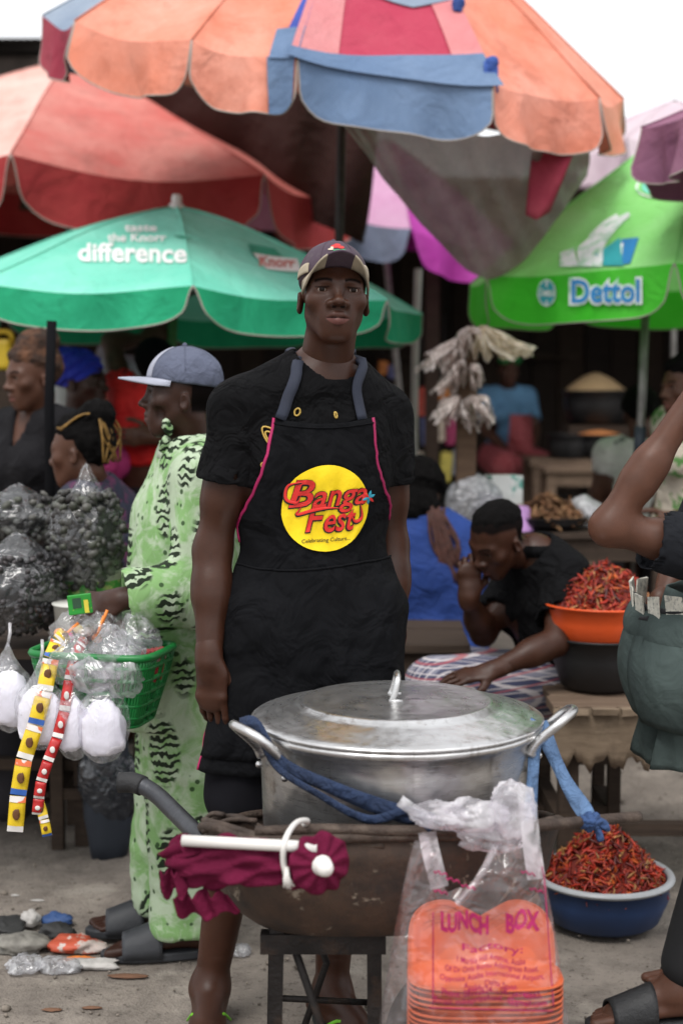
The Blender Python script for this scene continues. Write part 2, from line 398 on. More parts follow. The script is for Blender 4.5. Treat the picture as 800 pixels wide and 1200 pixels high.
# ---- head, modelled about the point between the ears at eye height, facing -y, 0.225 m tall at scale 1
def head_mesh(c, rot, s=1.0, h=.003, female=False, age=0, mouth=0.0, neck_to=None, neck_r=.052, wide=1.0, soft=1, crop=None):
    Fd = Field((-.105, -.14, -.18), (.105, .13, .135), h / s)
    A = Fd.add
    jw = .92 if female else 1.0
    A(ell((0, .014, .032), (.0735, .094, .082))); A(ell((0, -.026, -.034), (.0575 * jw, .062, .078)), .04)
    A(cap((-.012, -.066, -.100), (.012, -.066, -.100), .0155), .03)
    for q in (-1, 1):
        A(cap((q * .043 * jw, -.004, -.052), (q * .016, -.056, -.100), .016, .013), .03)
        A(ell((q * .045, -.058, -.024), (.020, .018, .017)), .030)
        A(cap((q * .016, -.083, .017), (q * .048, -.067, .016), .007, .006), .024)
    if age:
        for q in (-1, 1): A(ell((q * .048, -.06, -.058), (.016, .016, .020)), .018, '-')
    for q in (-1, 1): A(ell((q * .035, -.098, .000), (.020, .016, .010)), .012, '-')
    for q in (-1, 1):
        A(ell((q * .035, -.0690, .0002), (.0178, .0140, .0118)), .008)
        A(ell((q * .035, -.090, -.0004), (.0154, .0158, .0055)), .0025, '-')
    A(cap((0, -.082, .008), (0, -.104, -.026), .0068, .0095), .016); A(ell((0, -.1085, -.031), (.0125, .0100, .0088)), .008)
    for q in (-1, 1):
        A(ell((q * .0165, -.096, -.0340), (.0095, .0110, .0082)), .007); A(ell((q * .009, -.106, -.0415), (.0048, .005, .0030)), .003, '-')
    A(ell((0, -.072, -.064), (.034, .019, .026)), .028)
    A(cap((-.009, -.0935, -.0600), (.009, -.0935, -.0600), .0068), .006)
    for q in (-1, 1):
        A(cap((q * .008, -.0935, -.0605), (q * .026, -.081, -.0662), .0064, .0028), .006)
        A(cap((0, -.0915, -.0742), (q * .024, -.080, -.0694), .0084, .0032), .006)
    for q in (-1, 1): A(cap((0, -.1010, -.0668), (q * .0245, -.0905, -.0676), .0014 + mouth), .002, '-')
    for q in (-1, 1):
        er = rotm(q * 18, 0, 0)
        A(ell((q * .0755, .012, -.022), (.0080, .017, .027), er), .006); A(ell((q * .082, .006, -.019), (.0055, .010, .016), er), .005, '-')
    if neck_to is not None:
        b = (np.asarray(neck_to) - c) @ rot / s; A(cap((0, .022, -.07), b, neck_r, neck_r * 1.08), .022)
    v, f = Fd.mesh(soft); t = np.zeros((len(v), 3))
    x, y, z = v.T
    up_ = (np.abs(x) < .026) & (y < -.076) & (z < -.0535 - 14 * x * x) & (z > -.0668)
    lo_ = (np.abs(x) < .0245) & (y < -.074) & (z <= -.0668) & (z > -.0830 + 22 * x * x)
    t[up_, 0] = .15; t[lo_, 0] = .7
    ax_ = np.abs(x); bz = .0195 + .004 * np.sin((ax_ - .014) / .036 * math.pi)
    t[:, 1] = np.clip(1.3 - np.abs(z - bz) / .0048, 0, 1) * ((ax_ > .015) & (ax_ < .051) & (y < -.050)) * .95
    t[(np.abs(z + .0670) < .0015) & (np.abs(x) < .0245) & (y < -.070), 1] = .8
    t[(np.abs(z + .0425) < .0025) & (np.abs(ax_ - .009) < .0045) & (y < -.09), 1] = .9
    t[(z > .0035) & (z < .0075) & (np.abs(ax_ - .035) < .016) & (y < -.06), 1] = .75
    if crop:
        # close-cropped hair: dark scalp above a soft hairline, dipping in front of the ears
        hl = z + crop[1] * (y + .02) - crop[0] + .004 * np.sin(ax_ * 160); hl = np.where(y > .03, np.maximum(hl, z + .055), hl); t[:, 1] = np.maximum(t[:, 1], np.clip(hl / .012, 0, 1) * .97)
    return v * V(wide, 1, 1) * s @ rot.T + c, f, t
def head_pt(c, rot, s, p): return np.asarray(p, float) * s @ rot.T + c

def hand_prims(w, d, n, sd, curl=(.5, .5, .5, .5), spread=.0, s=1.0, thumb=.3, tsp=.75):
    "w wrist, d pointing along the hand, n out of its back, sd towards the thumb"
    w = np.asarray(w, float); d = unit(d); n = unit(n - d * np.dot(n, d)); sd0 = np.cross(d, n); sd = sd0 if np.dot(sd0, sd) > 0 else -sd0
    P = [(cap(w - d * .02 * s, w + d * .03 * s, .025 * s, .030 * s, n, .72), .012), (cap(w + d * .03 * s + sd * .008 * s, w + d * .075 * s, .036 * s, .038 * s, n, .36), .014)]
    P.append((cap(w + d * .078 * s + sd * .026 * s, w + d * .076 * s - sd * .026 * s, .0125 * s, .011 * s), .008))
    lens = ((.043, .027, .022), (.048, .030, .023), (.044, .028, .022), (.035, .022, .020)); offs = (.029, .010, -.010, -.028)
    for i in range(4):
        p = w + d * (.086 - .004 * abs(i - 1)) * s + sd * offs[i] * s; a = 0.0
        base = unit(d + sd * spread * (1.5 - i) * .5); r = (.0085, .0088, .0085, .0074)[i] * s
        for j in range(3):
            a += curl[i] * (.8, 1.1, .7)[j]; dr = base * math.cos(a) - n * math.sin(a); q = p + dr * lens[i][j] * s
            P.append((cap(p, q, r * (1 - .08 * j), r * (.92 - .08 * j)), .003)); p = q
    p = w + d * .018 * s + sd * .024 * s - n * .006 * s; dr = unit(d * .75 + sd * tsp - n * .35)
    for j, (ln, r) in enumerate(((.046, .0135), (.034, .0108), (.028, .0095))):
        q = p + dr * ln * s; P.append((cap(p, q, r * s, r * .9 * s), .008 if j == 0 else .003)); p = q; dr = unit(dr * (1 - thumb * .6) + (d * .6 - sd * thumb - n * thumb) * .6)
    return P

def torso_prims(J, W=1.0, front=None, inf=0.0, belly=0.0, bust=0.0, hipw=1.0):
    "spine as squeezed capsules with collar, shoulders and hips"
    fr = J['front']; pe, wa, ch, nk = J['pelvis'], J['waist'], J['chest'], J['neck']; sl, sr = J['sh'][0], J['sh'][1]; up = unit(nk - ch)
    lat = unit(sr - sl); S = J['S']
    P = [(cap(pe - up * .02 * S, wa, .152 * S * W * hipw, .128 * S * W, fr, .68, inf), .05), (cap(wa, ch, .128 * S * W, .158 * S * W, fr, .66, inf), .05),
         (cap(ch, ch + up * .085 * S, .158 * S * W, .13 * S * W, fr, .66, inf), .05)]
    for q in (sl, sr): P.append((cap(nk - up * .01, q - unit(q - nk) * .012 * S + up * .002, .05 * S, .058 * S, fr, .95, inf), .05))
    P.append((cap(nk - up * .06, nk + up * .02, .07 * S, .052 * S, None, 1, inf * .5), .03))
    if belly: P.append((ell(wa + fr * .05 * S - up * .05, (.12 * W, .09 + belly, .12), J['rot'], inf), .06))
    if bust:
        for q in (-1, 1): P.append((ell(ch + fr * .085 * S + lat * q * .075 + up * .0, (.06, .05 * bust + .02, .06), J['rot'], inf), .04))
    for q in (0, 1): P.append((cap(J['hip'][q], J['hip'][q] - V(0, 0, .001), .095 * S * W * hipw, None, None, 1, inf), .05))
    return P
def arm_prims(J, q, fa=1.0, th=1.0, inf=0.0, t1=1.0):
    S = J['S'] * th; s, e, w = J['sh'][q], J['el'][q], J['wr'][q]
    if t1 < 1: return [(cap(s, s + (e - s) * t1, .054 * S, .049 * S, None, 1, inf), .03)]
    return [(cap(s, e, .047 * S, .037 * S, None, 1, inf), .03), (cap(s + (e - s) * .12, s + (e - s) * .62, .043 * S, .042 * S, None, 1, inf), .03),
            (cap(e, e + (w - e) * .4, .038 * S, .038 * S, None, 1, inf), .03), (cap(e + (w - e) * .3, w, .037 * S, .0265 * S, None, 1, inf), .03)]
def leg_prims(J, q, inf=0.0, th=1.0, lower=True):
    S = J['S'] * th; h, k, a = J['hip'][q], J['kn'][q], J['an'][q]
    P = [(cap(h, k, .086 * S, .058 * S, None, 1, inf), .04)]
    if lower:
        back = -J['front']; P += [(cap(k, k + (a - k) * .35, .054 * S, .053 * S, None, 1, inf), .03), (cap(k + (a - k) * .25 + back * .014, a, .054 * S, .034 * S, None, 1, inf), .03)]
    return P
def foot_prims(J, q, toes=True):
    S = J['S']; a = J['an'][q]; d = unit((J['toe'][q] - a) * V(1, 1, 0)); sd = np.cross(d, V(0, 0, 1)); g = V(a[0], a[1], J['toe'][q][2]); out = 1 if q == 1 else -1
    heel = g - d * .035 * S + V(0, 0, .030); ball = g + d * .135 * S + V(0, 0, .020)
    P = [(cap(a, heel, .036 * S, .032 * S), .03), (cap(a + d * .01, ball + V(0, 0, .008), .036 * S, .024 * S), .035), (cap(heel, ball, .03 * S, .044 * S, V(0, 0, 1), .5), .025)]
    if toes:
        for i, (o, ln, r) in enumerate(((-.030, .055, .0135), (-.011, .052, .0095), (.006, .046, .009), (.021, .038, .0085), (.034, .028, .0085))):
            p = ball + sd * o * out * S + d * .02 - V(0, 0, .004); P.append((cap(p, p + d * ln * S - V(0, 0, .006), r, r * .9), .005))
    else: P.append((cap(ball, ball + d * .05, .035 * S, .026 * S, V(0, 0, 1), .5), .02))
    return P
def bbox_of(prs, pad=.02):
    lo = np.min([p[0][1] for p in prs], 0) - pad; hi = np.max([p[0][2] for p in prs], 0) + pad; return lo, hi
def build(prs, h, pad=.02, subs=(), cuts=(), warp=None, relax=1, ret_field=False):
    lo, hi = bbox_of(prs, pad); Fd = Field(lo, hi, h)
    for p, k in prs: Fd.add(p, k)
    for p, k in subs: Fd.add(p, k, '-')
    for c in cuts: Fd.cut(c)
    if warp: Fd.warp(warp)
    return (Fd.mesh(relax), Fd) if ret_field else Fd.mesh(relax)

def joints(H=1.70, **ov):
    S = H / 1.70
    J = dict(S=S, neck=V(0, .012, 1.435) * S, chest=V(0, .0, 1.24) * S, waist=V(0, .005, 1.06) * S, pelvis=V(0, .01, .93) * S,
             sh=[V(-.172, .012, 1.385) * S, V(.172, .012, 1.385) * S], el=[V(-.215, .03, 1.09) * S, V(.215, .03, 1.09) * S],
             wr=[V(-.232, -.03, .845) * S, V(.232, -.03, .845) * S], hip=[V(-.088, .01, .90) * S, V(.088, .01, .90) * S],
             kn=[V(-.10, -.005, .485) * S, V(.10, -.005, .485) * S], an=[V(-.10, .03, .075) * S, V(.10, .03, .075) * S],
             toe=[V(-.125, -.12, .0), V(.125, -.12, .0)], head=V(0, -.012, 1.59) * S, front=V(0, -1., 0), rot=np.eye(3))
    J.update(ov); return J
def person_body(root, J, hrot, hs, mat, h=.011, head_h=.004, hands=None, feet=(True, True), toes=False, name='body', W=1.0, **hk):
    "one skin surface from crown to toes: trunk and limbs, then the head, hands and feet at finer grain"
    pr = torso_prims(J, W)
    for q in (0, 1):
        pr += arm_prims(J, q)
        pr += leg_prims(J, q)
        if feet[q] and not toes: pr += foot_prims(J, q, False)
    parts = [build(pr, h)]
    hk.setdefault('soft', 1 if head_h < .003 else 3); parts.append(head_mesh(J['head'], hrot, hs, head_h, neck_to=J['neck'], **hk))
    for q in (0, 1):
        if hands and hands[q]:
            hp = hand_prims(J['wr'][q], **hands[q]); e, w = J['el'][q], J['wr'][q]
            hp.append((cap(w + (e - w) * .25, w, .0275 * J['S'], .0265 * J['S']), .02)); parts.append(build(hp, .0026 if toes else .0042))
        if toes and feet[q]:
            fp = foot_prims(J, q, True); k, a = J['kn'][q], J['an'][q]; fp.append((cap(a + (k - a) * .2, a, .036 * J['S'], .034 * J['S']), .03)); parts.append(build(fp, .0035))
    v, f, t = jmesh(parts)
    return obj(name, v, f, mat, root, tint=t)
EYE = None
def eyes(root, c, rot, s, wide=1.0, white=(.26, .21, .18)):
    global EYE
    if EYE is None:
        m, t, out = newmat('eye'); p = N(t, 'ShaderNodeBsdfPrincipled'); co = coord(t); sx = N(t, 'ShaderNodeSeparateXYZ'); L(t, co, sx.inputs[0])
        # iris where the local front axis is strongest
        rr = ramp(t, sx.outputs[1], (.0, (.008, .005, .004)), (.06, (.02, .011, .007)), (.09, (.022, .012, .008)), (.115, white))
        mr = N(t, 'ShaderNodeMapRange'); mr.inputs['From Min'].default_value = -.0138; mr.inputs['From Max'].default_value = .0187; L(t, sx.outputs[1], mr.inputs[0])
        rr = ramp(t, mr.outputs[0], (.0, (.004, .003, .003)), (.012, (.012, .007, .005)), (.055, (.012, .007, .005)), (.075, white))
        L(t, rr, p.inputs['Base Color']); p.inputs['Roughness'].default_value = .2; p.inputs['Specular IOR Level'].default_value = .08; L(t, p.outputs[0], out.inputs[0]); EYE = m
    for q in (-1, 1):
        b = MB().ball((0, 0, 0), .0138, 20); o = b.out('eye', EYE, root); o.location = head_pt(c, rot, s, (q * .035 * wide, -.0682, 0.0)); o.scale = (s, s, s)
        o.rotation_euler = Matrix(rot).to_euler()
def hair_shell(root, c, rot, s, mat, thick=.010, line=(.045, .55), amp=.004, h=.004, extra=(), name='hair', back=-.07):
    "close crop: skull grown by thick, kept above a sloping hairline"
    Fd = Field((-.12, -.15, -.16), (.12, .19, .2), h / s); Fd.add(ell((0, .014, .032), (.073 + thick, .094 + thick, .082 + thick)))
    Fd.add(ell((0, .045, -.02), (.066 + thick * .7, .06 + thick, .07)), .02)
    PP = np.stack(np.meshgrid(*Fd.ax, indexing='ij'), -1); hl = np.minimum(PP[..., 2] + line[1] * (PP[..., 1] + .02) - line[0], PP[..., 2] - back)
    Fd.d = Fd.d + (thick + .004) * np.clip(1 - hl / .030, 0, 3).astype(np.float32)
    for p, k in extra: Fd.add(p, k)
    Fd.warp(lambda P: amp * wr(P, 160, 3) + amp * .6 * wr(P, 330, 9))
    v, f = Fd.mesh(0); return obj(name, v * s @ rot.T + c, f, mat, root)

# ------------------------------------------------------------------ shared cloth, metal and skin
SK1 = skin('skin_deep_brown', (.043, .0158, .0085), (.125, .046, .040))
SK2 = skin('skin_dark', (.035, .0140, .0088), (.10, .045, .04), .45)
SK3 = skin('skin_brown', (.075, .032, .019), (.20, .08, .07), .45)
HAIR = M('black_hair', (.005, .0045, .0045), .9, bump=1.0, bs=260, spec=.08)
BLACKT = M('black_cotton', (.0042, .0042, .0048), .95, var=.2, weave=.35, fold=.9, fs=15, spec=.10)
APRON = M('black_twill', (.0036, .0038, .0048), .92, var=.25, weave=.5, ws=700, fold=.8, fs=10, spec=.12)
MAG = M('magenta_piping', (.30, .008, .075), .6)
ALU = None

def ribbon(path, nrm, w, th=.0025):
    path = np.asarray(path); nrm = np.asarray(nrm); tg = np.gradient(path, axis=0); tg /= np.linalg.norm(tg, axis=1, keepdims=True)
    sd = np.cross(tg, nrm); sd /= np.linalg.norm(sd, axis=1, keepdims=True); w = np.broadcast_to(np.asarray(w, float), (len(path),))[:, None]
    return np.stack([path - sd * w / 2, path - sd * w / 6 + nrm * th, path + sd * w / 6 + nrm * th, path + sd * w / 2], 1)

def baseball_cap(root, c, rot, s, crown_m, brim_m, under_m=None, tilt=0.0, brim_l=.07, name='cap', seam=True, arch=.024, panel_m=None):
    rc = rot @ rotm(0, tilt, 0); off = c + (V(0, .0, .0) * s) @ rot.T
    def X(p): return np.asarray(p) * s @ rc.T + off
    Fd = Field((-.12, -.13, -.04), (.12, .15, .16), .004); Fd.add(ell((0, .014, .040), (.083, .103, .090)))
    Fd.cut(lambda P: .046 - .16 * (P[..., 1] + .1) - P[..., 2], .006); Fd.warp(lambda P: .0012 * wr(P, 60, 4))
    v, f = Fd.mesh(1)
    root_o = obj(name, X(v), f, crown_m, root)
    P = []
    for t in np.linspace(-1, 1, 25):
        a = t * R(66); row = []
        for u in np.linspace(0, 1, 10):
            x = .083 * math.sin(a); y = .014 - .103 * math.cos(a); z = .040 + .006 * (1 - t * t)
            ln = brim_l * (max(0, 1 - abs(t) ** 2.4)) ** .55
            row.append((x * (1 + .03 * u), y - ln * u + .004 * (1 - u), z - arch * (t * t) * (.25 + .75 * u) - .006 * u * u + arch * .35 * u))
        P.append(row)
    b = MB().grid(X(np.array(P).reshape(-1, 3)).reshape(25, 10, 3)).out('brim', [brim_m, panel_m or brim_m], root_o)
    if panel_m:
        mi = np.zeros(len(b.data.polygons), np.int32)
        for i in range(24):
            if abs(-1 + (i + .5) / 12) > .36: mi[i * 9:(i + 1) * 9] = 1
        b.data.polygons.foreach_set('material_index', mi)
    solid(b, .004)
    MB().ball(X((0, .014, .132)), .007 * s, 8).out('button', crown_m, root_o)
    if seam:
        for k in range(6):
            a = k * math.pi / 3 + math.pi / 6; pts = []
            for e in np.linspace(.25, 1.5, 12):
                pts.append(X((.0835 * math.cos(e) * math.sin(a), .014 - .1035 * math.cos(e) * math.cos(a), .040 + .0905 * math.sin(e))))
            MB().tube(pts, .0009, 4).out('seam', crown_m, root_o)
    return root_o, X

def shirt(root, J, mat, name='shirt', inf=.013, sleeve=.62, sl_r=(.064, .062), hem=.80, h=.007, neck=.075, W=1.0, wrk=.004, seed=1, flare=0.0, vneck=0.0, hole=True, bust=0.0, belly=0.0, arms=(0, 1), neck_up=.0, skip_cut=False):
    pr = torso_prims(J, W, inf=inf, belly=belly, bust=bust)
    pr = pr[:5] + pr[6:]
    subs = []; S = J['S']
    for q in arms:
        s, e, w = J['sh'][q], J['el'][q], J['wr'][q]
        if sleeve <= 1:
            m = s + (e - s) * sleeve; pr.append((cap(s, m, sl_r[0] * S, sl_r[1] * S), .035))
            d = unit(e - s); subs.append((cyl(m, d, sl_r[1] * S + .04, .16), .004))
            if hole: subs.append((cyl(m - d * .03, d, sl_r[1] * S - .009, .1), .004))
        else:
            m = e + (w - e) * (sleeve - 1); pr += [(cap(s, e, sl_r[0] * S, sl_r[0] * S * .95), .035), (cap(e, m, sl_r[0] * S * .95, sl_r[1] * S), .03)]
            d = unit(w - e); subs.append((cyl(m, d, sl_r[1] * S + .04, .16), .004))
    nk = J['neck']; up = unit(nk - J['chest']); fr = J['front']
    subs.append((cap(nk + up * (.05 + neck_up) + fr * .012, nk + up * (.16) + fr * .0, neck * 1.0), .008)) 
    if vneck: subs.append((cap(nk + fr * .075 + up * .03, nk + fr * (.10) - up * vneck, .045, .012), .006))
    cuts = [] if skip_cut else [lambda P: hem - P[..., 2]]
    if flare: pr.append((cap(J['pelvis'], V(J['pelvis'][0], J['pelvis'][1], hem - .05), .15 * S * W + inf, .15 * S * W + inf + flare, fr, .72), .05))
    def wrinkle(P):
        return wrk * (wr(P * V(1, 1, .8), 26, seed) * .7 + .5 * wr(P * V(1, 1, .6), 60, seed + 5)) * np.clip(((nk - P) @ up - .0) / .07, .05, 1)
    (v, f), Fd = build(pr, h, .03, subs, cuts, wrinkle, 1, True)
    return obj(name, v, f, mat, root), Fd

# ------------------------------------------------------------------ the young vendor behind the pot
def make_vendor():
    loc = V(px(366, 1100, 3.15)[0], 3.15, 0)
    root = thing('person', 'young man in black apron with yellow logo and plum cap behind the big pot', 'person', loc, R(14))
    l = lambda x, y, Y: w2l(root, px(x, y, Y))[0]
    an = [l(246, 1160, 3.13), l(388, 1172, 3.10)]; an[0][2] = an[1][2] = .082
    toe = [an[0] + V(-.03, -.14, 0), an[1] + V(.05, -.14, 0)]
    for t in toe: t[2] = .016
    hip = [V(-.09, .0, .935), V(.09, .0, .935)]
    J = joints(1.76, head=l(391, 345, 3.08), neck=l(381, 434, 3.135), sh=[l(281, 484, 3.09), l(450, 491, 3.235)], el=[l(249, 645, 3.10), l(457, 640, 3.27)],
               wr=[l(245, 775, 3.03), l(462, 745, 3.2)], hip=hip, kn=[(hip[0] + an[0]) / 2 + V(0, -.03, .01), (hip[1] + an[1]) / 2 + V(0, -.03, .01)], an=an, toe=toe,
               pelvis=V(0, .0, .965), waist=V(.0, .005, 1.10), chest=V(.004, -.002, 1.285))
    hrot = rotm(-7, 4, 1.5); hsc = .90
    hands = [dict(d=V(.05, -.02, -1), n=V(-.62, -.78, 0), sd=V(.78, -.62, 0), curl=(.20, .26, .30, .34), s=1.0, thumb=.45, tsp=.35),
             dict(d=V(-.05, -.2, -1), n=V(.9, -.1, 0), sd=V(-.3, -.9, 0), curl=(.4, .45, .5, .5), s=.98)]
    person_body(root, J, hrot, hsc, SK1, h=.008, head_h=.0021, hands=hands, toes=True, neck_r=.057, wide=1.06, crop=(.034, .35))
    eyes(root, J['head'], hrot, hsc, 1.06)
    crown = M('plum_cotton', (.058, .038, .055), .9, col2=(.10, .085, .09), c2=(.5, .8), c2s=30, weave=.4, bump=.2, bs=90)
    beige = M('beige_cotton', (.36, .31, .23), .9, var=.2, weave=.4, col2=(.2, .16, .12), c2=(.55, .8), c2s=40)
    cp, X = baseball_cap(root, J['head'], hrot, hsc, crown, crown, tilt=6, panel_m=beige, arch=.066, brim_l=.070)
    # side patches in beige and the embroidered badge
    for q in (-1, 1):
        rows = []
        for a in np.linspace(R(52), R(96), 9):
            rows.append([X((q * .0845 * math.cos(e) * math.sin(a), .014 - .1045 * math.cos(e) * math.cos(a), .040 + .0915 * math.sin(e))) for e in np.linspace(-.02, .26 - .18 * abs(a - R(60)), 5)])
        solid(MB().grid(np.array(rows)).out('side_patch', beige, cp), .002)
    def badge(pts, nm, m):
        rows = MB()
        for (x, z, r1, r2) in pts:
            ang = np.linspace(0, 2 * np.pi, 10, endpoint=False); ring = []
            for k in (0., 1.):
                for a in ang:
                    xx, zz = x + k * r1 * math.cos(a), z + k * r2 * math.sin(a); yy = .014 - .1035 * math.sqrt(max(.01, 1 - (xx / .083) ** 2 - ((zz - .040) / .090) ** 2)) - .0022; ring.append(X((xx, yy, zz)))
            rows.add(ring[9:], [(0, i + 1, (i + 1) % 10 + 1) for i in range(10)])
        rows.out(nm, m, cp)
    badge([(-.005, .099, .010, .0055), (.008, .097, .009, .005), (.001, .105, .008, .004)], 'badge_red', M('thread_red', (.45, .03, .03), .8))
    badge([(.004, .086, .009, .004), (.014, .088, .007, .0035), (-.006, .0855, .005, .003)], 'badge_green', M('thread_green', (.03, .30, .12), .8))
    badge([(-.016, .090, .007, .003), (-.013, .095, .004, .003)], 'badge_cream', M('thread_cream', (.5, .42, .32), .8))
    # t-shirt
    tee, Fs = shirt(root, J, BLACKT, 't_shirt', .014, .50, (.056, .065), .83, h=.006, neck=.074, wrk=.0065, seed=3, neck_up=-.028)
    # shorts
    pr = torso_prims(J, 1.0, inf=.012)[:1]
    for q in (0, 1): pr += [(cap(J['hip'][q], J['kn'][q] + V(0, 0, .02), .105, .088), .03)]
    (v, f), Fp = build(pr, .009, .03, (), [lambda P: .47 - P[..., 2], lambda P: P[..., 2] - 1.02], lambda P: .005 * wr(P * V(1, 1, .5), 28, 8), 1, True)
    obj('shorts', v, f, M('charcoal_shorts', (.006, .006, .008), .9, weave=.3, spec=.1), root)
    # apron: a sheet laid round the trunk, hanging straight below the chest
    tp = torso_prims(J, 1.0, inf=.017)[:3] + [(cap(J['hip'][0], J['kn'][0], .108, .10), .08), (cap(J['hip'][1], J['kn'][1], .108, .10), .08)]
    lo, hi = bbox_of(tp, .03); Ft = Field(lo, hi, .01)
    for p, k in tp: Ft.add(p, k)
    zs = np.linspace(1.385, .60, 70); ph = np.radians(np.linspace(-85, 85, 57)); rr = np.linspace(.02, .34, 130)
    Rg = np.zeros((len(zs), len(ph)))
    for i, z in enumerate(zs):
        for j, p in enumerate(ph):
            d = Ft.at(np.stack([rr * math.sin(p), -rr * math.cos(p), np.full_like(rr, z)], -1)); ok = d < 0
            Rg[i, j] = rr[np.nonzero(ok)[0][-1]] if ok.any() else .1
    for i in range(1, len(zs)): Rg[i] = np.maximum(Rg[i], Rg[i - 1] - (.0035 if zs[i] > 1.12 else .0006))
    for _ in range(3):
        Rg[1:-1] = (Rg[:-2] + 2 * Rg[1:-1] + Rg[2:]) / 4; Rg[:, 1:-1] = (Rg[:, :-2] + 2 * Rg[:, 1:-1] + Rg[:, 2:]) / 4
    def rad(p, z):
        zi = np.clip((zs[0] - z) / (zs[0] - zs[-1]) * (len(zs) - 1), 0, len(zs) - 1.001); pi_ = np.clip((p - ph[0]) / (ph[-1] - ph[0]) * (len(ph) - 1), 0, len(ph) - 1.001)
        i = int(zi); j = int(pi_); a = zi - i; b = pi_ - j
        r = (Rg[i, j] * (1 - a) + Rg[i + 1, j] * a) * (1 - b) + (Rg[i, j + 1] * (1 - a) + Rg[i + 1, j + 1] * a) * b
        fold = .5 + .5 * min(1, max(0, (1.2 - z) / .4))
        q = V(p * .25, 0, z)[None]
        return r + .006 + fold * (.008 * wr(q * V(1, 1, .8), 34, 21)[0] + .006 * wr(q, 70, 5)[0] + .002 * wr(q, 130, 6)[0])
    def ap(p, z, off=0.0):
        r = rad(p, z) + off; return (r * math.sin(p), -r * math.cos(p), z)
    def apx(x, z, off=0.0):
        p = x / .15
        for _ in range(6): p = math.asin(max(-.99, min(.99, x / rad(p, z))))
        return ap(p, z, off)
    def half(z):
        if z > 1.10: t = (1.378 - z) / .278; return .108 + .118 * t ** 1.9
        return .226 + .03 * min(1, (1.10 - z) / .4)
    def edge_phi(z, sgn):
        # half-width measured along the cloth
        w = half(z); p = 0.0; st = .02; acc = 0.0
        while acc < w and abs(p) < R(84): acc += rad(p, z) * st; p += st * sgn
        return p
    zz = np.linspace(1.376, .605, 72); G = []
    for z in zz:
        a, b = edge_phi(z, -1), edge_phi(z, 1)
        zt = 0.0
        G.append([ap(a + (b - a) * u, z - .012 * (1 - (2 * u - 1) ** 2) * (1 if z > 1.3 else 0) * ((z - 1.3) / .076)) for u in np.linspace(0, 1, 44)])
    G = np.array(G); A = MB().grid(G).out('apron', APRON, root); solid(A, .003)
    for k, nm in ((0, 'left'), (-1, 'right')):
        MB().tube(G[:, k][: (26 if k == 0 else 22)] + 0, .0042, 6).out('piping', MAG, A)
        MB().tube(G[40:, k], .004, 6).out('piping', MAG, A)
    # bib hem and pocket
    MB().tube(G[1] + V(0, -.002, 0), .0022, 5).out('bib_hem', APRON, A)
    PG = []
    for z in np.linspace(1.057, .64, 40):
        a, b = edge_phi(z, -1) * .97, edge_phi(z, 1) * .97
        PG.append([ap(a + (b - a) * u, z - .010 * math.sin(u * 5) * (z > 1.0) * (z - 1.0) / .075, .0055 + .004 * max(0, math.sin(u * 9)) * (z - .64) / .43) for u in np.linspace(0, 1, 40)])
    PG = np.array(PG); pk = MB().grid(PG).out('pocket', APRON, A); solid(pk, .002)
    MB().tube(PG[0] + V(0, -.001, .001), .003, 5).out('pocket_hem', APRON, pk)
    # printed yellow roundel with lettering
    cx, cz, rd = .004, 1.183, .092
    ring = [apx(cx, cz, .0065)]; nf = []
    for k in range(1, 17):
        for a in np.linspace(0, 2 * np.pi, 48, endpoint=False): ring.append(apx(cx + rd * k / 16 * math.cos(a), cz + rd * k / 16 * math.sin(a) * 1.02, .0065))
    nf = [(0, 1 + i, 1 + (i + 1) % 48) for i in range(48)] + [(1 + k * 48 + i, 1 + (k + 1) * 48 + i, 1 + (k + 1) * 48 + (i + 1) % 48, 1 + k * 48 + (i + 1) % 48) for k in range(15) for i in range(48)]
    LG = obj('logo_disc', ring, nf, M('print_yellow', (.84, .60, .006), .55, var=.06, bump=.15, bs=80, col2=(.70, .47, .006), c2=(.55, .85), c2s=30), A)
    def txt(s, x0, x1, z0, z1, m, nm, off, bold=0.0, shear=0.0, rot=0.0, ml=.12):
        v, f = text_mesh(s, bold, shear, ml); v = fit_text(v); X0 = x0 + v[:, 0] * (x1 - x0); Z0 = z0 + v[:, 1] * (z1 - z0) + rot * (X0 - (x0 + x1) / 2)
        return obj(nm, [apx(cx + a, cz + b, off) for a, b in zip(X0, Z0)], f, m, LG, smooth=False)
    rd_ = M('print_red', (.62, .025, .02), .5); bk = M('print_black', (.012, .008, .008), .6)
    for (s, x0, x1, z0, z1) in (('B', -.076, -.026, .004, .062), ('anga', -.028, .084, -.010, .040), ('F', -.040, -.002, -.050, .006), ('est', -.004, .062, -.050, -.004)):
        txt(s, x0 - .002, x1 + .001, z0 - .003, z1 + .001, bk, 'lettering_shadow', .0085, .045, .25, .06)
        txt(s, x0, x1, z0, z1, rd_, 'lettering', .0098, .012, .25, .06)
    # swashes of the script capitals
    def swash(pts, w, m, off):
        p3 = spline(np.array([apx(cx + a, cz + b, off) for a, b in pts]), 26); ww = w * np.sin(np.linspace(.15, math.pi - .05, 26)); MB().grid(ribbon(p3, np.tile(V(0, -1., 0), (26, 1)), ww, .0005)).out('swash', m, LG)
    for pts in (((-.050, .058), (-.078, .05), (-.082, .022), (-.060, .014), (-.052, .03)), ((-.05, .004), (-.058, -.012), (-.03, -.004), (.0, .002), (.03, .0)), ((.050, -.012), (.062, -.030), (.076, -.02), (.07, .012))):
        swash([(a - .001, b - .002) for a, b in pts], .010, bk, .0087); swash(pts, .0065, rd_, .0100)
    txt('Celebrating Culture...', -.048, .052, -.075, -.064, bk, 'lettering_small', .0085, .01, 0, .05, .3)
    sw = M('print_teal', (.02, .25, .35), .5)
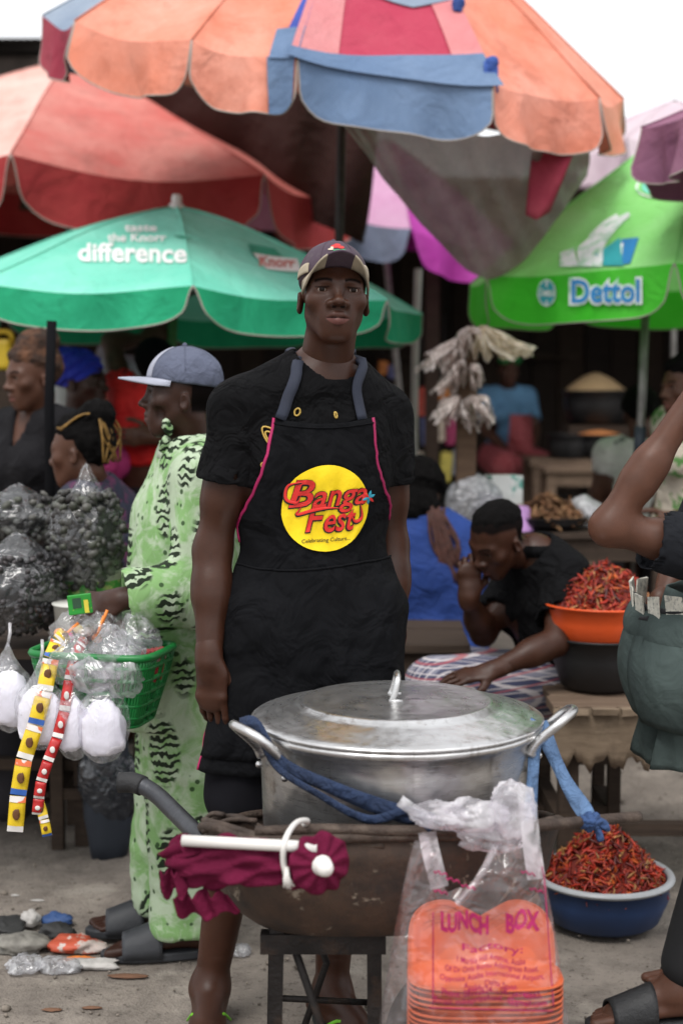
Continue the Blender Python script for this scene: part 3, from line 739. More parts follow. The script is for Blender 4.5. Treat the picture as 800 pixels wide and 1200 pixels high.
    for a in (20, 75, 140, 200, 265, 320):
        c0 = V(.088, .022); e = c0 + .016 * V(math.cos(R(a)), math.sin(R(a))); swash([tuple(c0), tuple((c0 + e) / 2), tuple(e)], .006, rd_ if a in (140, 320) else sw, .0104)
    # neck straps over the collar
    st = M('navy_tape', (.022, .027, .045), .8, weave=.4)
    for q, tgt in ((-1, (.066, .0)), (1, (.066, 0))):
        p0 = V(*apx(q * .088, 1.374, .004)); nk = J['neck']
        pts = [p0, p0 + (nk - p0) * .35 + V(q * .02, -.05, .03), nk + V(q * .072, -.045, .012), nk + V(q * .075, .015, .022), nk + V(q * .060, .055, .035)]
        s3 = spline(pts, 24); s3, g = Fs.project(s3, .006); sol = MB().grid(ribbon(s3, g, .024)).out('neck_strap', st, A); solid(sol, .003)
    # gilt print peeping out beside the bib
    gold = M('print_gold', (.42, .28, .06), .5)
    for (x, z, r) in ((-.118, 1.335, .020), (-.118, 1.335, .012), (-.138, 1.27, .010), (-.062, 1.392, .008), (.03, 1.388, .006)):
        a = np.linspace(0, 2 * np.pi, 20); p = np.stack([x + r * np.cos(a) * .6, np.full(20, -.15), z + r * np.sin(a)], 1); p, g = Fs.project(p, .002, 16)
        MB().tube(p, .0022, 5).out('shirt_print', gold, tee)
    # flip-flops
    sole = M('sole_dark_rubber', (.02, .022, .02), .8); lime = M('lime_strap', (.16, .50, .02), .45)
    for q in (0, 1):
        a = J['an'][q]; d = unit((J['toe'][q] - a) * V(1, 1, 0)); sd = np.cross(d, V(0, 0, 1)); ff = thing_part_flipflop(root, a, d, sd, sole, lime)
    return root
def thing_part_flipflop(root, a, d, sd, sole, lime):
    g = V(a[0], a[1], 0); n = 28; prof = []
    for k in range(n):
        t = 2 * np.pi * k / n; u = math.cos(t); w = .036 + .012 * (u > 0) * u; prof.append(g + d * (.065 + .135 * u) + sd * w * math.sin(t) * (1.15 if u > 0 else 1))
    prof = np.array(prof); v = np.concatenate([prof + V(0, 0, .001), prof + V(0, 0, .017)]); f = [(i, (i + 1) % n, n + (i + 1) % n, n + i) for i in range(n)] + [tuple(range(n - 1, -1, -1)), tuple(range(n, 2 * n))]
    s = obj('flip_flop', v, f, sole, root, smooth=False); bevel(s, .004)
    toe = g + d * .165 + V(0, 0, .02)
    for q in (-1, 1):
        p = spline([toe, toe - d * .02 + V(0, 0, .026), g + d * .085 + sd * q * .028 + V(0, 0, .058), g + d * .035 + sd * q * .045 + V(0, 0, .024)], 16)
        nn = np.tile(unit(V(0, 0, 1) + sd * q * .5), (16, 1)); solid(MB().grid(ribbon(p, nn, .013)).out('toe_strap', lime, s), .004)
    return s
VENDOR = make_vendor()

# ------------------------------------------------------------------ the aluminium pot
def brushed():
    m, t, out = newmat('aluminium'); p = N(t, 'ShaderNodeBsdfPrincipled'); co = coord(t); st = coord(t, scale=(3, 3, 90))
    c = mixrgb(t, ramp(t, noise(t, co, 5, 6, .65), (.35, 0.0), (.75, 1.0)), (.60, .60, .60), (.44, .43, .42))
    c = mixrgb(t, ramp(t, noise(t, co, 22, 6, .7), (.58, 0.0), (.74, 1.0)), c, (.20, .16, .13)); c = mixrgb(t, ramp(t, noise(t, coord(t, scale=(6, 6, .8), loc=(2, 0, 1)), 5, 6, .7), (.56, 0.0), (.70, .55)), c, (.16, .14, .12))
    L(t, c, p.inputs['Base Color']); p.inputs['Metallic'].default_value = .93
    rr = N(t, 'ShaderNodeMapRange'); rr.inputs['To Min'].default_value = .18; rr.inputs['To Max'].default_value = .42; L(t, noise(t, st, 6, 4), rr.inputs['Value']); L(t, rr.outputs[0], p.inputs['Roughness'])
    b = N(t, 'ShaderNodeBump'); b.inputs['Strength'].default_value = .10; b.inputs['Distance'].default_value = .004; L(t, noise(t, st, 8, 5), b.inputs['Height'])
    b2 = N(t, 'ShaderNodeBump'); b2.inputs['Strength'].default_value = .4; b2.inputs['Distance'].default_value = .02; L(t, noise(t, co, 8, 3), b2.inputs['Height']); L(t, b.outputs[0], b2.inputs['Normal'])
    L(t, b2.outputs[0], p.inputs['Normal']); L(t, p.outputs[0], out.inputs[0]); return m
ALU = brushed()
PC = V(px(465, 842, 2.70)[0], 2.70, 0); PR = .274; PZ = px(465, 842, 2.70)[2]; PB = .50
POT = thing('cooking_pot', 'large lidded aluminium cooking pot tied into the wheelbarrow', 'pot', (PC[0], PC[1], PB))
zr = PZ - PB
MB().lathe([(0, .0), (.18, .0), (.222, .010), (.246, .03), (.257, .07), (.263, zr - .05), (.266, zr - .022), (.277, zr - .012), (.280, zr - .004), (.276, zr + .001), (.262, zr - .006), (.258, zr - .05)], 96).out('pot_body', ALU, POT)
lid = MB().lathe([(.262, zr - .004), (.279, zr + .002), (.281, zr + .006), (.277, zr + .009), (.262, zr + .012), (.235, zr + .020), (.205, zr + .028), (.190, zr + .031), (.184, zr + .037), (.178, zr + .0385), (.170, zr + .0365), (.10, zr + .041), (0, zr + .044)], 96).out('lid', ALU, POT)
hz = zr + .041
hp = spline([(-.012, -.034, hz - .002), (-.006, -.034, hz + .014), (0, -.026, hz + .040), (0, 0, hz + .046), (0, .026, hz + .040), (-.006, .034, hz + .014), (-.012, .034, hz - .002)], 30)
lh = MB().tube(hp, .0062, 10).out('lid_handle', ALU, lid)
for q in (-1, 1): MB().box((-.004, q * .034, hz + .002), (.026, .018, .004)).out('handle_plate', ALU, lid)
for q in (-1, 1):
    base = [(q * .262, -.055, zr - .055), (q * .275, -.055, zr - .030), (q * .318, -.048, zr + .010), (q * .336, 0, zr + .022), (q * .318, .048, zr + .010), (q * .275, .055, zr - .030), (q * .262, .055, zr - .055)]
    if q > 0: base = [(x, y, z + .012) for x, y, z in base]
    rz = np.array(Matrix.Rotation(R(28 if q < 0 else -14), 3, 'Z')); hd = MB().tube(spline(base, 40) @ rz.T, .0088, 12).out('pot_handle', ALU, POT)
    for s in (-1, 1):
        c = V(q * .267, s * .055, zr - .07) @ rz.T; MB().ball(c, (.007, .007, .007), 8).out('rivet', ALU, hd); MB().ball(c + V(0, 0, .03), (.007, .007, .007), 8).out('rivet', ALU, hd)

# ------------------------------------------------------------------ the wheelbarrow
def rusty():
    m, t, out = newmat('rusted_sheet'); p = N(t, 'ShaderNodeBsdfPrincipled'); co = coord(t)
    c = mixrgb(t, ramp(t, noise(t, co, 9, 8, .65), (.35, 0.0), (.7, 1.0)), (.022, .015, .012), (.085, .045, .026))
    c = mixrgb(t, ramp(t, noise(t, co, 16, 6, .7, .8), (.60, 0.0), (.66, 1.0)), c, (.21, .17, .13))
    c = mixrgb(t, ramp(t, noise(t, coord(t, loc=(3, 1, 0)), 5, 6, .7), (.55, 0.0), (.7, 1.0)), c, (.02, .018, .018))
    L(t, c, p.inputs['Base Color']); p.inputs['Roughness'].default_value = .75; p.inputs['Metallic'].default_value = .15
    b = N(t, 'ShaderNodeBump'); b.inputs['Strength'].default_value = .6; b.inputs['Distance'].default_value = .006; L(t, noise(t, co, 45, 8, .7), b.inputs['Height']); L(t, b.outputs[0], p.inputs['Normal'])
    L(t, p.outputs[0], out.inputs[0]); return m
RUST = rusty(); IRON = M('dark_iron', (.018, .015, .014), .6, var=.4, vs=20, bump=.4, bs=80, metal=.4, col2=(.06, .035, .022), c2=(.55, .75), c2s=12)
ROD = M('rusty_rod', (.05, .034, .026), .65, var=.4, vs=30, bump=.5, bs=120, metal=.3, col2=(.12, .09, .07), c2=(.5, .75), c2s=20)
PIPE = M('grey_pipe', (.05, .052, .058), .38, var=.3, vs=18, bump=.2, metal=.5); RUBB = M('black_rubber', (.012, .012, .013), .7, bump=.3)
WB = thing('wheelbarrow', 'rusty old wheelbarrow with black iron stand carrying the pot', 'wheelbarrow', (PC[0], 2.68, 0))
XL, XR, YC, YH, RZ = px(236, 960, 2.62)[0], px(655, 965, 2.62)[0], 2.68, .285, .665
def rimpt(a, k=1.0, z=RZ):
    ca, sa = math.cos(a), math.sin(a); e = .62; xm = (XL + XR) / 2; hw = (XR - XL) / 2
    tp = 1 - .12 * ca
    y_ = YH * k * tp * math.copysign(abs(sa) ** (e if ca > 0 else .8), sa)
    return V(xm + hw * k * math.copysign(abs(ca) ** e, ca), YC + y_, z - .012 * (1 - ca) * .5 - .115 * np.clip((y_ / YH + .75) / 1.5, 0, 1) * np.clip((z - RZ + .2) / .2, 0, 1))
An = np.linspace(0, 2 * np.pi, 56, endpoint=False); rows = []
for k, z in ((1.0, RZ), (.985, RZ - .04), (.95, RZ - .10), (.885, RZ - .155), (.77, RZ - .192), (.58, RZ - .207), (.3, RZ - .212), (.02, RZ - .213)):
    r = np.array([rimpt(a, k, z) for a in An]); r += .004 * np.stack([wr(r, 14, 2), wr(r, 14, 3), wr(r, 14, 4)], 1) * (k < 1); rows.append(r)
tray = MB().grid(np.array(rows).transpose(1, 0, 2), True).out('tray', RUST, WB, world=True); solid(tray, .003)
loop = np.array([rimpt(a) for a in np.linspace(0, 2 * np.pi, 90)]); loop[:, 2] += .004 + .004 * np.sin(np.arange(90) * .4)
MB().tube(loop, .0095, 8, False).out('rim', ROD, tray, world=True)
fr = [px(300, 975, 2.42), px(380, 972, 2.40), px(480, 974, 2.395), px(600, 970, 2.41), px(690, 962, 2.52), px(748, 957, 2.60)]
MB().tube(spline(fr, 40), .0105, 8).out('frame_rod', ROD, WB, world=True)
fr = [px(240, 962, 2.55), px(262, 968, 2.47), px(330, 985, 2.41), px(450, 990, 2.40)]
MB().tube(spline(fr, 24), .008, 8).out('frame_rod', ROD, WB, world=True)
fr = [px(560, 962, 2.80), px(640, 965, 2.80), px(700, 960, 2.72), px(748, 957, 2.61)]
MB().tube(spline(fr, 24), .009, 8).out('frame_rod', ROD, WB, world=True)
for (p, q) in (((235, 968, 2.6), (262, 955, 2.52)), ((238, 975, 2.52), (300, 962, 2.45)), ((250, 958, 2.56), (310, 972, 2.44))):
    MB().tube(spline([px(*p), (px(*p) + px(*q)) / 2 + V(0, 0, .012), px(*q)], 10), .005, 6).out('wire_tie', ROD, WB, world=True)
H1 = spline([px(140, 917, 2.80), px(160, 918, 2.795), px(182, 930, 2.77), px(205, 952, 2.72), px(232, 978, 2.64), px(262, 1000, 2.60)], 30)
h1 = MB().tube(H1, .0175, 14).out('handle', PIPE, WB, world=True); MB().tube(H1[:9] - (H1[1] - H1[0]) * .2, .0205, 14).out('grip', RUBB, h1, world=True)
H2 = spline([px(205, 1012, 2.42), px(250, 1014, 2.42), px(320, 1016, 2.44), px(400, 1020, 2.46)], 16); h2 = MB().tube(H2, .0165, 12).out('handle', PIPE, WB, world=True)
# stand
for Y in (2.50, 2.86):
    a = px(325, 1075, Y); a[2] = RZ - .16; b = a.copy(); b[2] = 0.0; b[0] -= .012
    c = px(438, 1075, Y); c[2] = RZ - .19; d = c.copy(); d[2] = 0.0; d[0] += .004
    for (p, q) in ((a, b), (c, d)): MB().beam(p, q, .026, .018, (0, 1, 0)).out('stand_leg', IRON, WB, smooth=False, world=True)
    e = a * .35 + b * .65; g = c * .35 + d * .65
    MB().beam(e, g, .010, .010).out('brace', IRON, WB, world=True)
    MB().tube([a * .85 + c * .15 - V(0, 0, .06), (a + d) / 2, b * .9 + d * .1 + V(.02, 0, .04)], .008, 6).out('brace', IRON, WB, world=True)
a = px(305, 1103, 2.49); b = px(452, 1103, 2.49); MB().box((a + b) / 2 + V(0, .01, -.005), (b[0] - a[0], .03, .036)).out('cross_plate', IRON, WB, smooth=False, world=True)
a[1] = b[1] = 2.87; MB().box((a + b) / 2 + V(0, .0, -.005), (b[0] - a[0], .03, .036)).out('cross_plate', IRON, WB, smooth=False, world=True)
# wheel with fork
wc = V(.255, 2.68, .172)
rt = np.array(Matrix.Rotation(R(90), 3, 'X')); tyre = MB(); tp = [(.136 + .036 * math.cos(t), .032 * math.sin(t)) for t in np.linspace(0, 2 * np.pi, 15)]
wh = MB().lathe([(.0, .02), (.13, .012), (.146, .03), (.146, -.03), (.13, -.012), (0, -.02)], 32, wc, rt).out('wheel', IRON, WB, world=True); tyre.lathe(tp, 40, wc, rt).out('tyre', RUBB, wh, world=True)
for s in (-1, 1): MB().tube([wc + V(0, s * .06, 0), wc + V(.10, s * .07, .26), wc + V(.02, s * .20, .34)], .012, 8).out('fork', IRON, WB, world=True)
MB().tube([wc - V(0, .07, 0), wc + V(0, .07, 0)], .01, 8).out('axle', IRON, WB, world=True)

# ------------------------------------------------------------------ blue cloth straps round the pot
BLU = M('blue_cloth_strip', (.085, .15, .27), .85, var=.3, vs=20, weave=.5, fold=.5, fs=40); NAVY = M('navy_cloth_strip', (.012, .024, .060), .85, var=.3, vs=20, weave=.5, fold=.5, fs=40)
def cloth_strip(pts, w, mat, name, label, n=40, nrm=None, knot=None, off=0.0):
    s3 = spline(pts, n)
    if nrm is None: nr = s3 - V(PC[0], PC[1], 0); nr[:, 2] = 0; nr /= np.linalg.norm(nr, axis=1, keepdims=True)
    else: nr = np.tile(unit(nrm), (n, 1))
    tw = .35 * np.sin(np.linspace(0, 7, n))[:, None]; nr = nr + tw * V(0, 0, .5); nr /= np.linalg.norm(nr, axis=1, keepdims=True)
    P = ribbon(s3, nr, w * (1 + .15 * np.sin(np.linspace(0, 11, n))), .0015); r = thing(name, label, 'strap', s3[0]); solid(MB().grid(P).out('strip', mat, r, world=True), .003)
    return r
def potpt(ang, z, r=.285): return V(PC[0] + r * math.cos(R(ang)), PC[1] + r * math.sin(R(ang)), z)
lhp = px(290, 848, 2.58)
cloth_strip([px(282, 850, 2.60), px(300, 852, 2.555), potpt(-140, PZ - .036), potpt(-118, PZ - .060), potpt(-98, PZ - .090), potpt(-80, PZ - .116, .286), px(545, 962, 2.40)], .028, NAVY, 'cloth_strap', 'wide navy cloth strap looped from the left pot handle across the front of the pot')
cloth_strip([px(284, 856, 2.60), px(302, 860, 2.555), potpt(-140, PZ - .046, .29), potpt(-120, PZ - .078, .29), potpt(-102, PZ - .112, .29), px(480, 950, 2.41), px(505, 972, 2.385)], .015, NAVY, 'cloth_strap', 'narrow navy cloth strap sagging lower across the front of the pot')
cloth_strip([px(628, 845, 2.64), px(626, 870, 2.60), px(623, 920, 2.56), px(620, 962, 2.52), px(622, 975, 2.50)], .026, BLU, 'cloth_strap', 'light blue cloth strap dropping straight from the right pot handle to the rod', nrm=(.3, -1, 0))
k = cloth_strip([px(632, 846, 2.66), px(642, 872, 2.62), px(662, 915, 2.58), px(684, 950, 2.535), px(692, 962, 2.515)], .028, BLU, 'cloth_strap', 'light blue cloth strap slanting to a dark blue knot on the rod', nrm=(.1, -1, .2))
kb = MB(); kc = px(690, 960, 2.52)
for i in range(7):
    a = i * .9; kb.tube(spline([kc + V(.018 * math.cos(a), -.014, .016 * math.sin(a)), kc + V(.0, -.024, 0), kc + V(-.018 * math.cos(a + .5), -.012, -.016 * math.sin(a + .5))], 8), .0075, 6)
kb.tube(spline([kc, kc + V(.022, -.012, -.006), kc + V(.034, -.012, -.018)], 8), [.010] * 5 + [.008, .006, .003], 6); kb.tube(spline([kc, kc + V(.012, -.015, -.014), kc + V(.018, -.018, -.034)], 8), .007, 6)
kb.out('knot', M('blue_knot', (.035, .075, .19), .85, weave=.5, fold=.6, fs=50), k, world=True)

# ------------------------------------------------------------------ rolled maroon umbrella on the barrow
MAROON = M('maroon_cloth', (.105, .008, .030), .92, var=.35, weave=.6, fold=.35, fs=30, spec=.1)
WHP = M('white_plastic', (.62, .60, .57), .4, var=.1, col2=(.4, .36, .31), c2=(.6, .85), c2s=20)
RU = thing('folded_umbrella', 'rolled maroon umbrella with white pole and knob lashed to the wheelbarrow', 'umbrella', px(290, 1020, 2.30))
A0, A1 = px(200, 1008, 2.335), px(372, 1014, 2.29); ax = unit(A1 - A0); u1 = unit(np.cross(ax, V(0, 0, 1))); u2 = np.cross(u1, ax); n = 54; m = 46; P = []
for i in range(m):
    t = i / (m - 1); c = A0 + (A1 - A0) * t; row = []
    for j in range(n):
        a = 2 * np.pi * j / n; r = .036 - .012 * t + .010 * math.sin(t * math.pi) * .4
        r += .0055 * math.sin(a * 5 + t * 9) + .004 * math.sin(a * 9 - t * 16 + 1) + .003 * math.sin(a * 3 + t * 21)
        if t < .06: r *= .75 + t / .06 * .25
        row.append(c + r * (math.cos(a) * u1 + math.sin(a) * u2 * 1.05))
    P.append(row)
roll = MB().grid(np.array(P).transpose(1, 0, 2), True).out('rolled_cloth', MAROON, RU, world=True)
for (p0, p1, w, d) in ((px(196, 1000, 2.32), px(222, 985, 2.32), .03, 0), (px(200, 1018, 2.31), px(206, 1040, 2.31), .03, 1), (px(222, 1045, 2.32), px(236, 1066, 2.33), .05, 2), (px(250, 1045, 2.32), px(258, 1062, 2.33), .045, 3)):
    rows = []
    for a in np.linspace(0, 1, 14):
        c = p0 + (p1 - p0) * a; rows.append([c + V((b - .5) * w * (1 + .5 * a), -.012 * math.sin(b * 9 + d) - .01, .006 * math.sin(b * 12 + d * 2) - .012 * a * abs(math.sin(b * 6))) for b in np.linspace(0, 1, 16)])
    solid(MB().grid(np.array(rows)).out('cloth_fold', MAROON, roll, world=True), .003)
MB().tube([px(214, 985, 2.30), px(290, 989, 2.28), px(372, 993, 2.26)], .0095, 12).out('pole', WHP, RU, world=True)
# ruffled end cap and knob, facing out towards the street
ec = px(377, 1014, 2.255); en = unit(V(.35, -1, .02)); ex = unit(np.cross(en, V(0, 0, 1))); ey = np.cross(ex, en); rows = []
for j in range(60):
    a = 2 * np.pi * j / 60; row = []
    for k in range(10):
        r = .008 + k / 9 * .043; w = .0055 * math.sin(a * 11 + .6 * math.sin(3 * a)) * (k / 9) ** 1.3
        row.append(ec + (ex * math.cos(a) + ey * math.sin(a)) * r * (1 + .05 * math.sin(a * 8) * (k > 7)) + en * (w - .012 * (k / 9) ** 2))
    rows.append(row)
solid(MB().grid(np.array(rows), True).out('end_ruffle', MAROON, RU, world=True), .002)
kr = np.stack([ex, ey, en], 1); MB().lathe([(.0, .030), (.007, .029), (.012, .024), (.0145, .016), (.0145, .004), (.017, .002), (.017, -.004), (0, -.006)], 24, ec, kr).out('knob', WHP, RU, world=True)
cord = MB().tube(spline([px(338, 1035, 2.27), px(332, 1010, 2.265), px(334, 985, 2.265), px(346, 965, 2.33), px(360, 962, 2.38), px(352, 972, 2.42)], 26), .005, 8).out('tie_cord', WHP, RU, world=True)
tf = MB(); tc = px(336, 1016, 2.262)
for i in range(14):
    a = random.uniform(-.4, .4); tf.tube([tc, tc + V(.010 * a + .002 * i % 3 * .001, -.006, -.018), tc + V(.024 * a + .004, -.004, -.030 - .006 * random.random())], [.003, .0025, .0012], 5)
tf.out('frayed_end', WHP, cord, world=True)

# ------------------------------------------------------------------ clear carrier bag of orange food packs
def crumple(c, r, seed, amp=.12, nu=40, nv=24, gather=0.0, flatb=None, fine=.05, rot=None, sq=1.0):
    "creased lump: displaced ellipsoid grid; gather pulls the top into a neck, flatb flattens the bottom"
    th = np.linspace(.02, np.pi - .02, nv); a = np.linspace(0, 2 * np.pi, nu, endpoint=False); T, A = np.meshgrid(th, a, indexing='xy')
    D = np.stack([np.sin(T) * np.cos(A), np.sin(T) * np.sin(A), np.cos(T)], -1)
    if sq != 1: S_ = np.sign(D) * np.abs(D) ** sq
    k = 1 + amp * wr(D, 2.6, seed) + amp * .5 * wr(D, 6, seed + 1) + fine * np.abs(wr(D, 13, seed + 2)); P = (S_ if sq != 1 else D) * k[..., None]
    if gather:
        z = P[..., 2]; g = np.clip((z - .45) / .55, 0, 1); P[..., :2] *= (1 - gather * g ** .7)[..., None]; P[..., 2] += .25 * gather * g * (1 + .2 * np.sin(5 * A))
    P = P * np.asarray(r)
    if rot is not None: P = P @ np.asarray(rot).T
    P = P + np.asarray(c)
    if flatb is not None: P[..., 2] = np.maximum(P[..., 2], flatb)
    return P
CLEAR = film('clear_bag_film', (1.0, .97, .99), milk=.06, bump=.8, bs=13); CLEAR2 = film('crinkled_film', (.98, .98, 1.0), milk=.16, bump=.8, bs=16)
MILK = film('milky_film', (.95, .93, .96), milk=.42, bump=.7, bs=14)
BAG = thing('carrier_bag', 'clear plastic carrier bag with magenta print hanging full of orange food packs', 'plastic bag', px(556, 1190, 2.33))
def bag_edges(y):
    t = np.clip((y - 985) / 215, 0, 1); return 486 - 42 * t ** .8, 628 + 38 * t ** .8
BY = 2.325
def bag_pt(a, y):
    xl, xr = bag_edges(y); t = np.clip((y - 985) / 215, 0, 1); ca, sa = math.cos(a), math.sin(a); dep = .02 + .07 * t ** .7
    x = (xl + xr) / 2 + (xr - xl) / 2 * math.copysign(abs(ca) ** .8, ca); Y = BY - dep * math.copysign(abs(sa) ** .7, sa)
    fan = math.sin(ca * 9 + 2 * math.sin(y * .02)) * .006 + math.sin(ca * 17 + y * .035) * .0035 + .004 * math.sin(y * .07 + 5 * ca)
    return px(x, y, Y + fan * (1 if sa > 0 else -1) * (1 - .5 * t))
def bag_top(a):
    u = (1 - math.cos(a)) / 2
    return 985 + 62 * math.exp(-((u - .60) / .15) ** 2) + 12 * math.exp(-((u - .3) / .06) ** 2) - 6 * (u > .82) + 6 * math.sin(u * 40)
rows = []
for a in np.linspace(0, 2 * np.pi, 120, endpoint=False):
    y0 = bag_top(a); rows.append([bag_pt(a, y0 + (1225 - y0) * v) for v in np.linspace(0, 1, 44)])
bagfilm = MB().grid(np.array(rows), True).out('bag_film', CLEAR, BAG, world=True)
bot = np.array([r[-1] for r in rows]); cb = bot.mean(0) - V(0, 0, .012)
obj('bag_bottom', np.vstack([bot, cb]), [(i, (i + 1) % 120, 120) for i in range(120)], CLEAR, BAG, world=True)
for (c, r, sd) in ((px(512, 955, 2.375), (.046, .03, .022), 3), (px(556, 955, 2.375), (.05, .03, .026), 5), (px(600, 948, 2.37), (.034, .028, .042), 8), (px(575, 985, 2.37), (.05, .016, .022), 11)):
    MB().grid(crumple(c, r, sd, .22, 48, 30, fine=.16), True).out('knotted_handle', MILK, BAG, world=True)
for pts, w in (([px(468, 938, 2.36), px(488, 952, 2.36), px(508, 962, 2.36)], .02), ([px(500, 975, 2.37), px(505, 1000, 2.31), px(515, 1040, 2.29)], .03), ([px(618, 940, 2.36), px(622, 985, 2.33), px(628, 1030, 2.31)], .03), ([px(585, 985, 2.37), px(560, 1030, 2.30), px(535, 1060, 2.28)], .012)):
    s3 = spline(pts, 16); MB().grid(ribbon(s3, np.tile(V(0, -1., .2), (16, 1)), w, .006)).out('film_fold', MILK, BAG, world=True)
# print on the film
INK = M('magenta_ink', (.28, .004, .07), .6, var=.3, vs=60)
def film_front(x, y):
    xl, xr = bag_edges(y); c = np.clip((x - (xl + xr) / 2) / ((xr - xl) / 2), -.98, .98); ca = math.copysign(abs(c) ** (1 / .8), c); return bag_pt(math.acos(ca), y) - V(0, .0035, 0)
def bag_text(s, x0, x1, y0, y1, bold=0.0, slant=0.0, nm='lettering'):
    v, f = text_mesh(s, bold, 0, .5); v = fit_text(v); obj(nm, [film_front(x0 + (x1 - x0) * a, y1 + (y0 - y1) * b + slant * (a - .5) + 3 * math.sin(a * 9)) for a, b in v], f, INK, bagfilm, smooth=False, world=True)
bag_text('LUNCH', 516, 572, 1068, 1091, .05, 4); bag_text('BOX', 592, 632, 1066, 1090, .05, -4)
for s, x0, x1, y0, y1, sl in (('Factory:', 541, 612, 1105, 1116, 2), ('1 Marble Hill Avenue, Asaba', 535, 615, 1119, 1128, 2), ('Of Dr Onis Bonsu Adamgross Road,', 521, 630, 1129, 1138, 0), ('Opposite Asaba International Airport,', 515, 637, 1139, 1148, -2), ('Asaba, Delta State.', 543, 606, 1149, 1158, 0), ('Phone: 08102624..., 08128746665,', 517, 634, 1157, 1167, 2), ('Email: mikeprizefood...@gmail.com', 509, 640, 1167, 1177, 3)):
    bag_text(s, x0, x1, y0, y1, .012, sl)
def ink_line(pts, r=.0011): MB().tube([film_front(x, y) for x, y in pts], r, 5).out('print_border', INK, bagfilm, world=True)
ink_line([(507, 1068 + i * 3.3) for i in range(34)] ); ink_line([(636 + 12 * i / 40, 1015 + i * 4.2) for i in range(40)]); ink_line([(503 + i * 3.7, 1180 + 4 * i / 40) for i in range(40)])
for (x, y) in ((508, 1020), (522, 1028), (540, 1036), (508, 1042), (610, 1020), (620, 1040)):
    ink_line([(x + i * 2, y + 2 * math.sin(i * 1.7) + i * .6) for i in range(9)], .0013)
# nested open clamshell packs
FOAM = M('orange_foam', (.62, .125, .042), .55, var=.05, bump=.1, bs=200, trans=.08)
def lobed(n, hx, hy, notch):
    o = []
    for k in range(n):
        a = 2 * np.pi * k / n; ca, sa = math.cos(a), math.sin(a); x = hx * math.copysign(abs(ca) ** .55, ca); y = hy * math.copysign(abs(sa) ** .6, sa)
        if sa > 0: y -= notch * math.exp(-(x / (.10 * hx / .12 * .35)) ** 2)
        o.append((x, y))
    return np.array(o)
pb = lobed(64, .122, .062, .0); pl = lobed(64, .118, .082, .030); bsz = []; base_me = lid_me = None
def dish(pr, depth, flange=.006):
    rings = [np.c_[pr * 1.05, np.full(64, .0)], np.c_[pr * 1.06, np.full(64, -.0025)], np.c_[pr * 1.0, np.full(64, -.001)], np.c_[pr * .93, np.full(64, -depth * .6)], np.c_[pr * .86, np.full(64, -depth)], np.c_[pr * .01, np.full(64, -depth)]]
    return MB().grid(np.array(rings).transpose(1, 0, 2), True)
for i in range(10):
    z = .372 + i * .0095; o_ = thing('food_pack', 'topmost orange foam food pack, its two-lobed lid standing open' if i == 9 else 'orange foam food pack nested in the stack inside the carrier bag', 'food container', (px(568, 1150, 2.31)[0], 2.315 + .0015 * (i % 3), z), R(1.5 * math.sin(i * 2.1)), 'orange food packs in the bag')
    if i == 0:
        b0 = dish(pb, .028).out('base', FOAM, o_); solid(b0, .0015); l0 = dish(pl, .02).out('lid', FOAM, o_); solid(l0, .0015); bsz = (b0, l0)
    else:
        b1 = link_copy(bsz[0], o_); l1 = link_copy(bsz[1], o_)
    ll = [c for c in o_.children if c.name.startswith('lid')]
    for c in ((l0,) if i == 0 else (l1,)):
        c.rotation_euler = (R(60 + 1.0 * (9 - i)), 0, 0); c.location = (0, .058 + .0008 * (9 - i), .040 - .0085 * (i - 9) * .3 - .02)

# ------------------------------------------------------------------ market umbrellas
STEEL = M('worn_steel', (.22, .21, .20), .5, var=.3, vs=20, metal=.6, bump=.2); DARKST = M('dark_pole', (.03, .028, .027), .6, var=.4, vs=14, bump=.3, metal=.2)
SEAM = M('pale_piping', (.32, .28, .25), .8, var=.2)
def canvas(name, col, fade, trans=.12, var=.12, dirt=(.10, .08, .07), fs=7, dcut=(.60, .85), fold=.45):
    "sun-bleached cloth: colour, bleached patches, faint dirt blooms; some tops carry sky light in the colour"
    if name in MATS: return MATS[name]
    m, t, out = newmat(name); p = N(t, 'ShaderNodeBsdfPrincipled'); co = coord(t)
    c = mixrgb(t, ramp(t, noise(t, co, 2.6, 6, .6), (.35, 0.0), (.72, 1.0)), col, fade)
    c = mixrgb(t, ramp(t, noise(t, coord(t, loc=(5, 2, 1)), 5, 8, .7), (dcut[0], 0.0), (dcut[1], 1.0)), c, dirt)
    c = mixrgb(t, ramp(t, noise(t, co, 70, 3), (.2, 0.0), (.8, .25)), c, tuple(x * .75 for x in col))
    L(t, c, p.inputs['Base Color']); p.inputs['Roughness'].default_value = .85; p.inputs['Specular IOR Level'].default_value = .2
    b = N(t, 'ShaderNodeBump'); b.inputs['Strength'].default_value = fold; b.inputs['Distance'].default_value = .05; L(t, noise(t, co, fs, 4, .5, .8), b.inputs['Height'])
    b2 = N(t, 'ShaderNodeBump'); b2.inputs['Strength'].default_value = .25; b2.inputs['Distance'].default_value = .003; L(t, noise(t, co, 500, 2), b2.inputs['Height']); L(t, b.outputs[0], b2.inputs['Normal']); L(t, b2.outputs[0], p.inputs['Normal'])
    tr = N(t, 'ShaderNodeBsdfTranslucent'); L(t, c, tr.inputs[0]); mx = N(t, 'ShaderNodeMixShader'); mx.inputs[0].default_value = trans; L(t, p.outputs[0], mx.inputs[1]); L(t, tr.outputs[0], mx.inputs[2])
    L(t, mx.outputs[0], out.inputs[0]); MATS[name] = m; return m
class Umb: pass
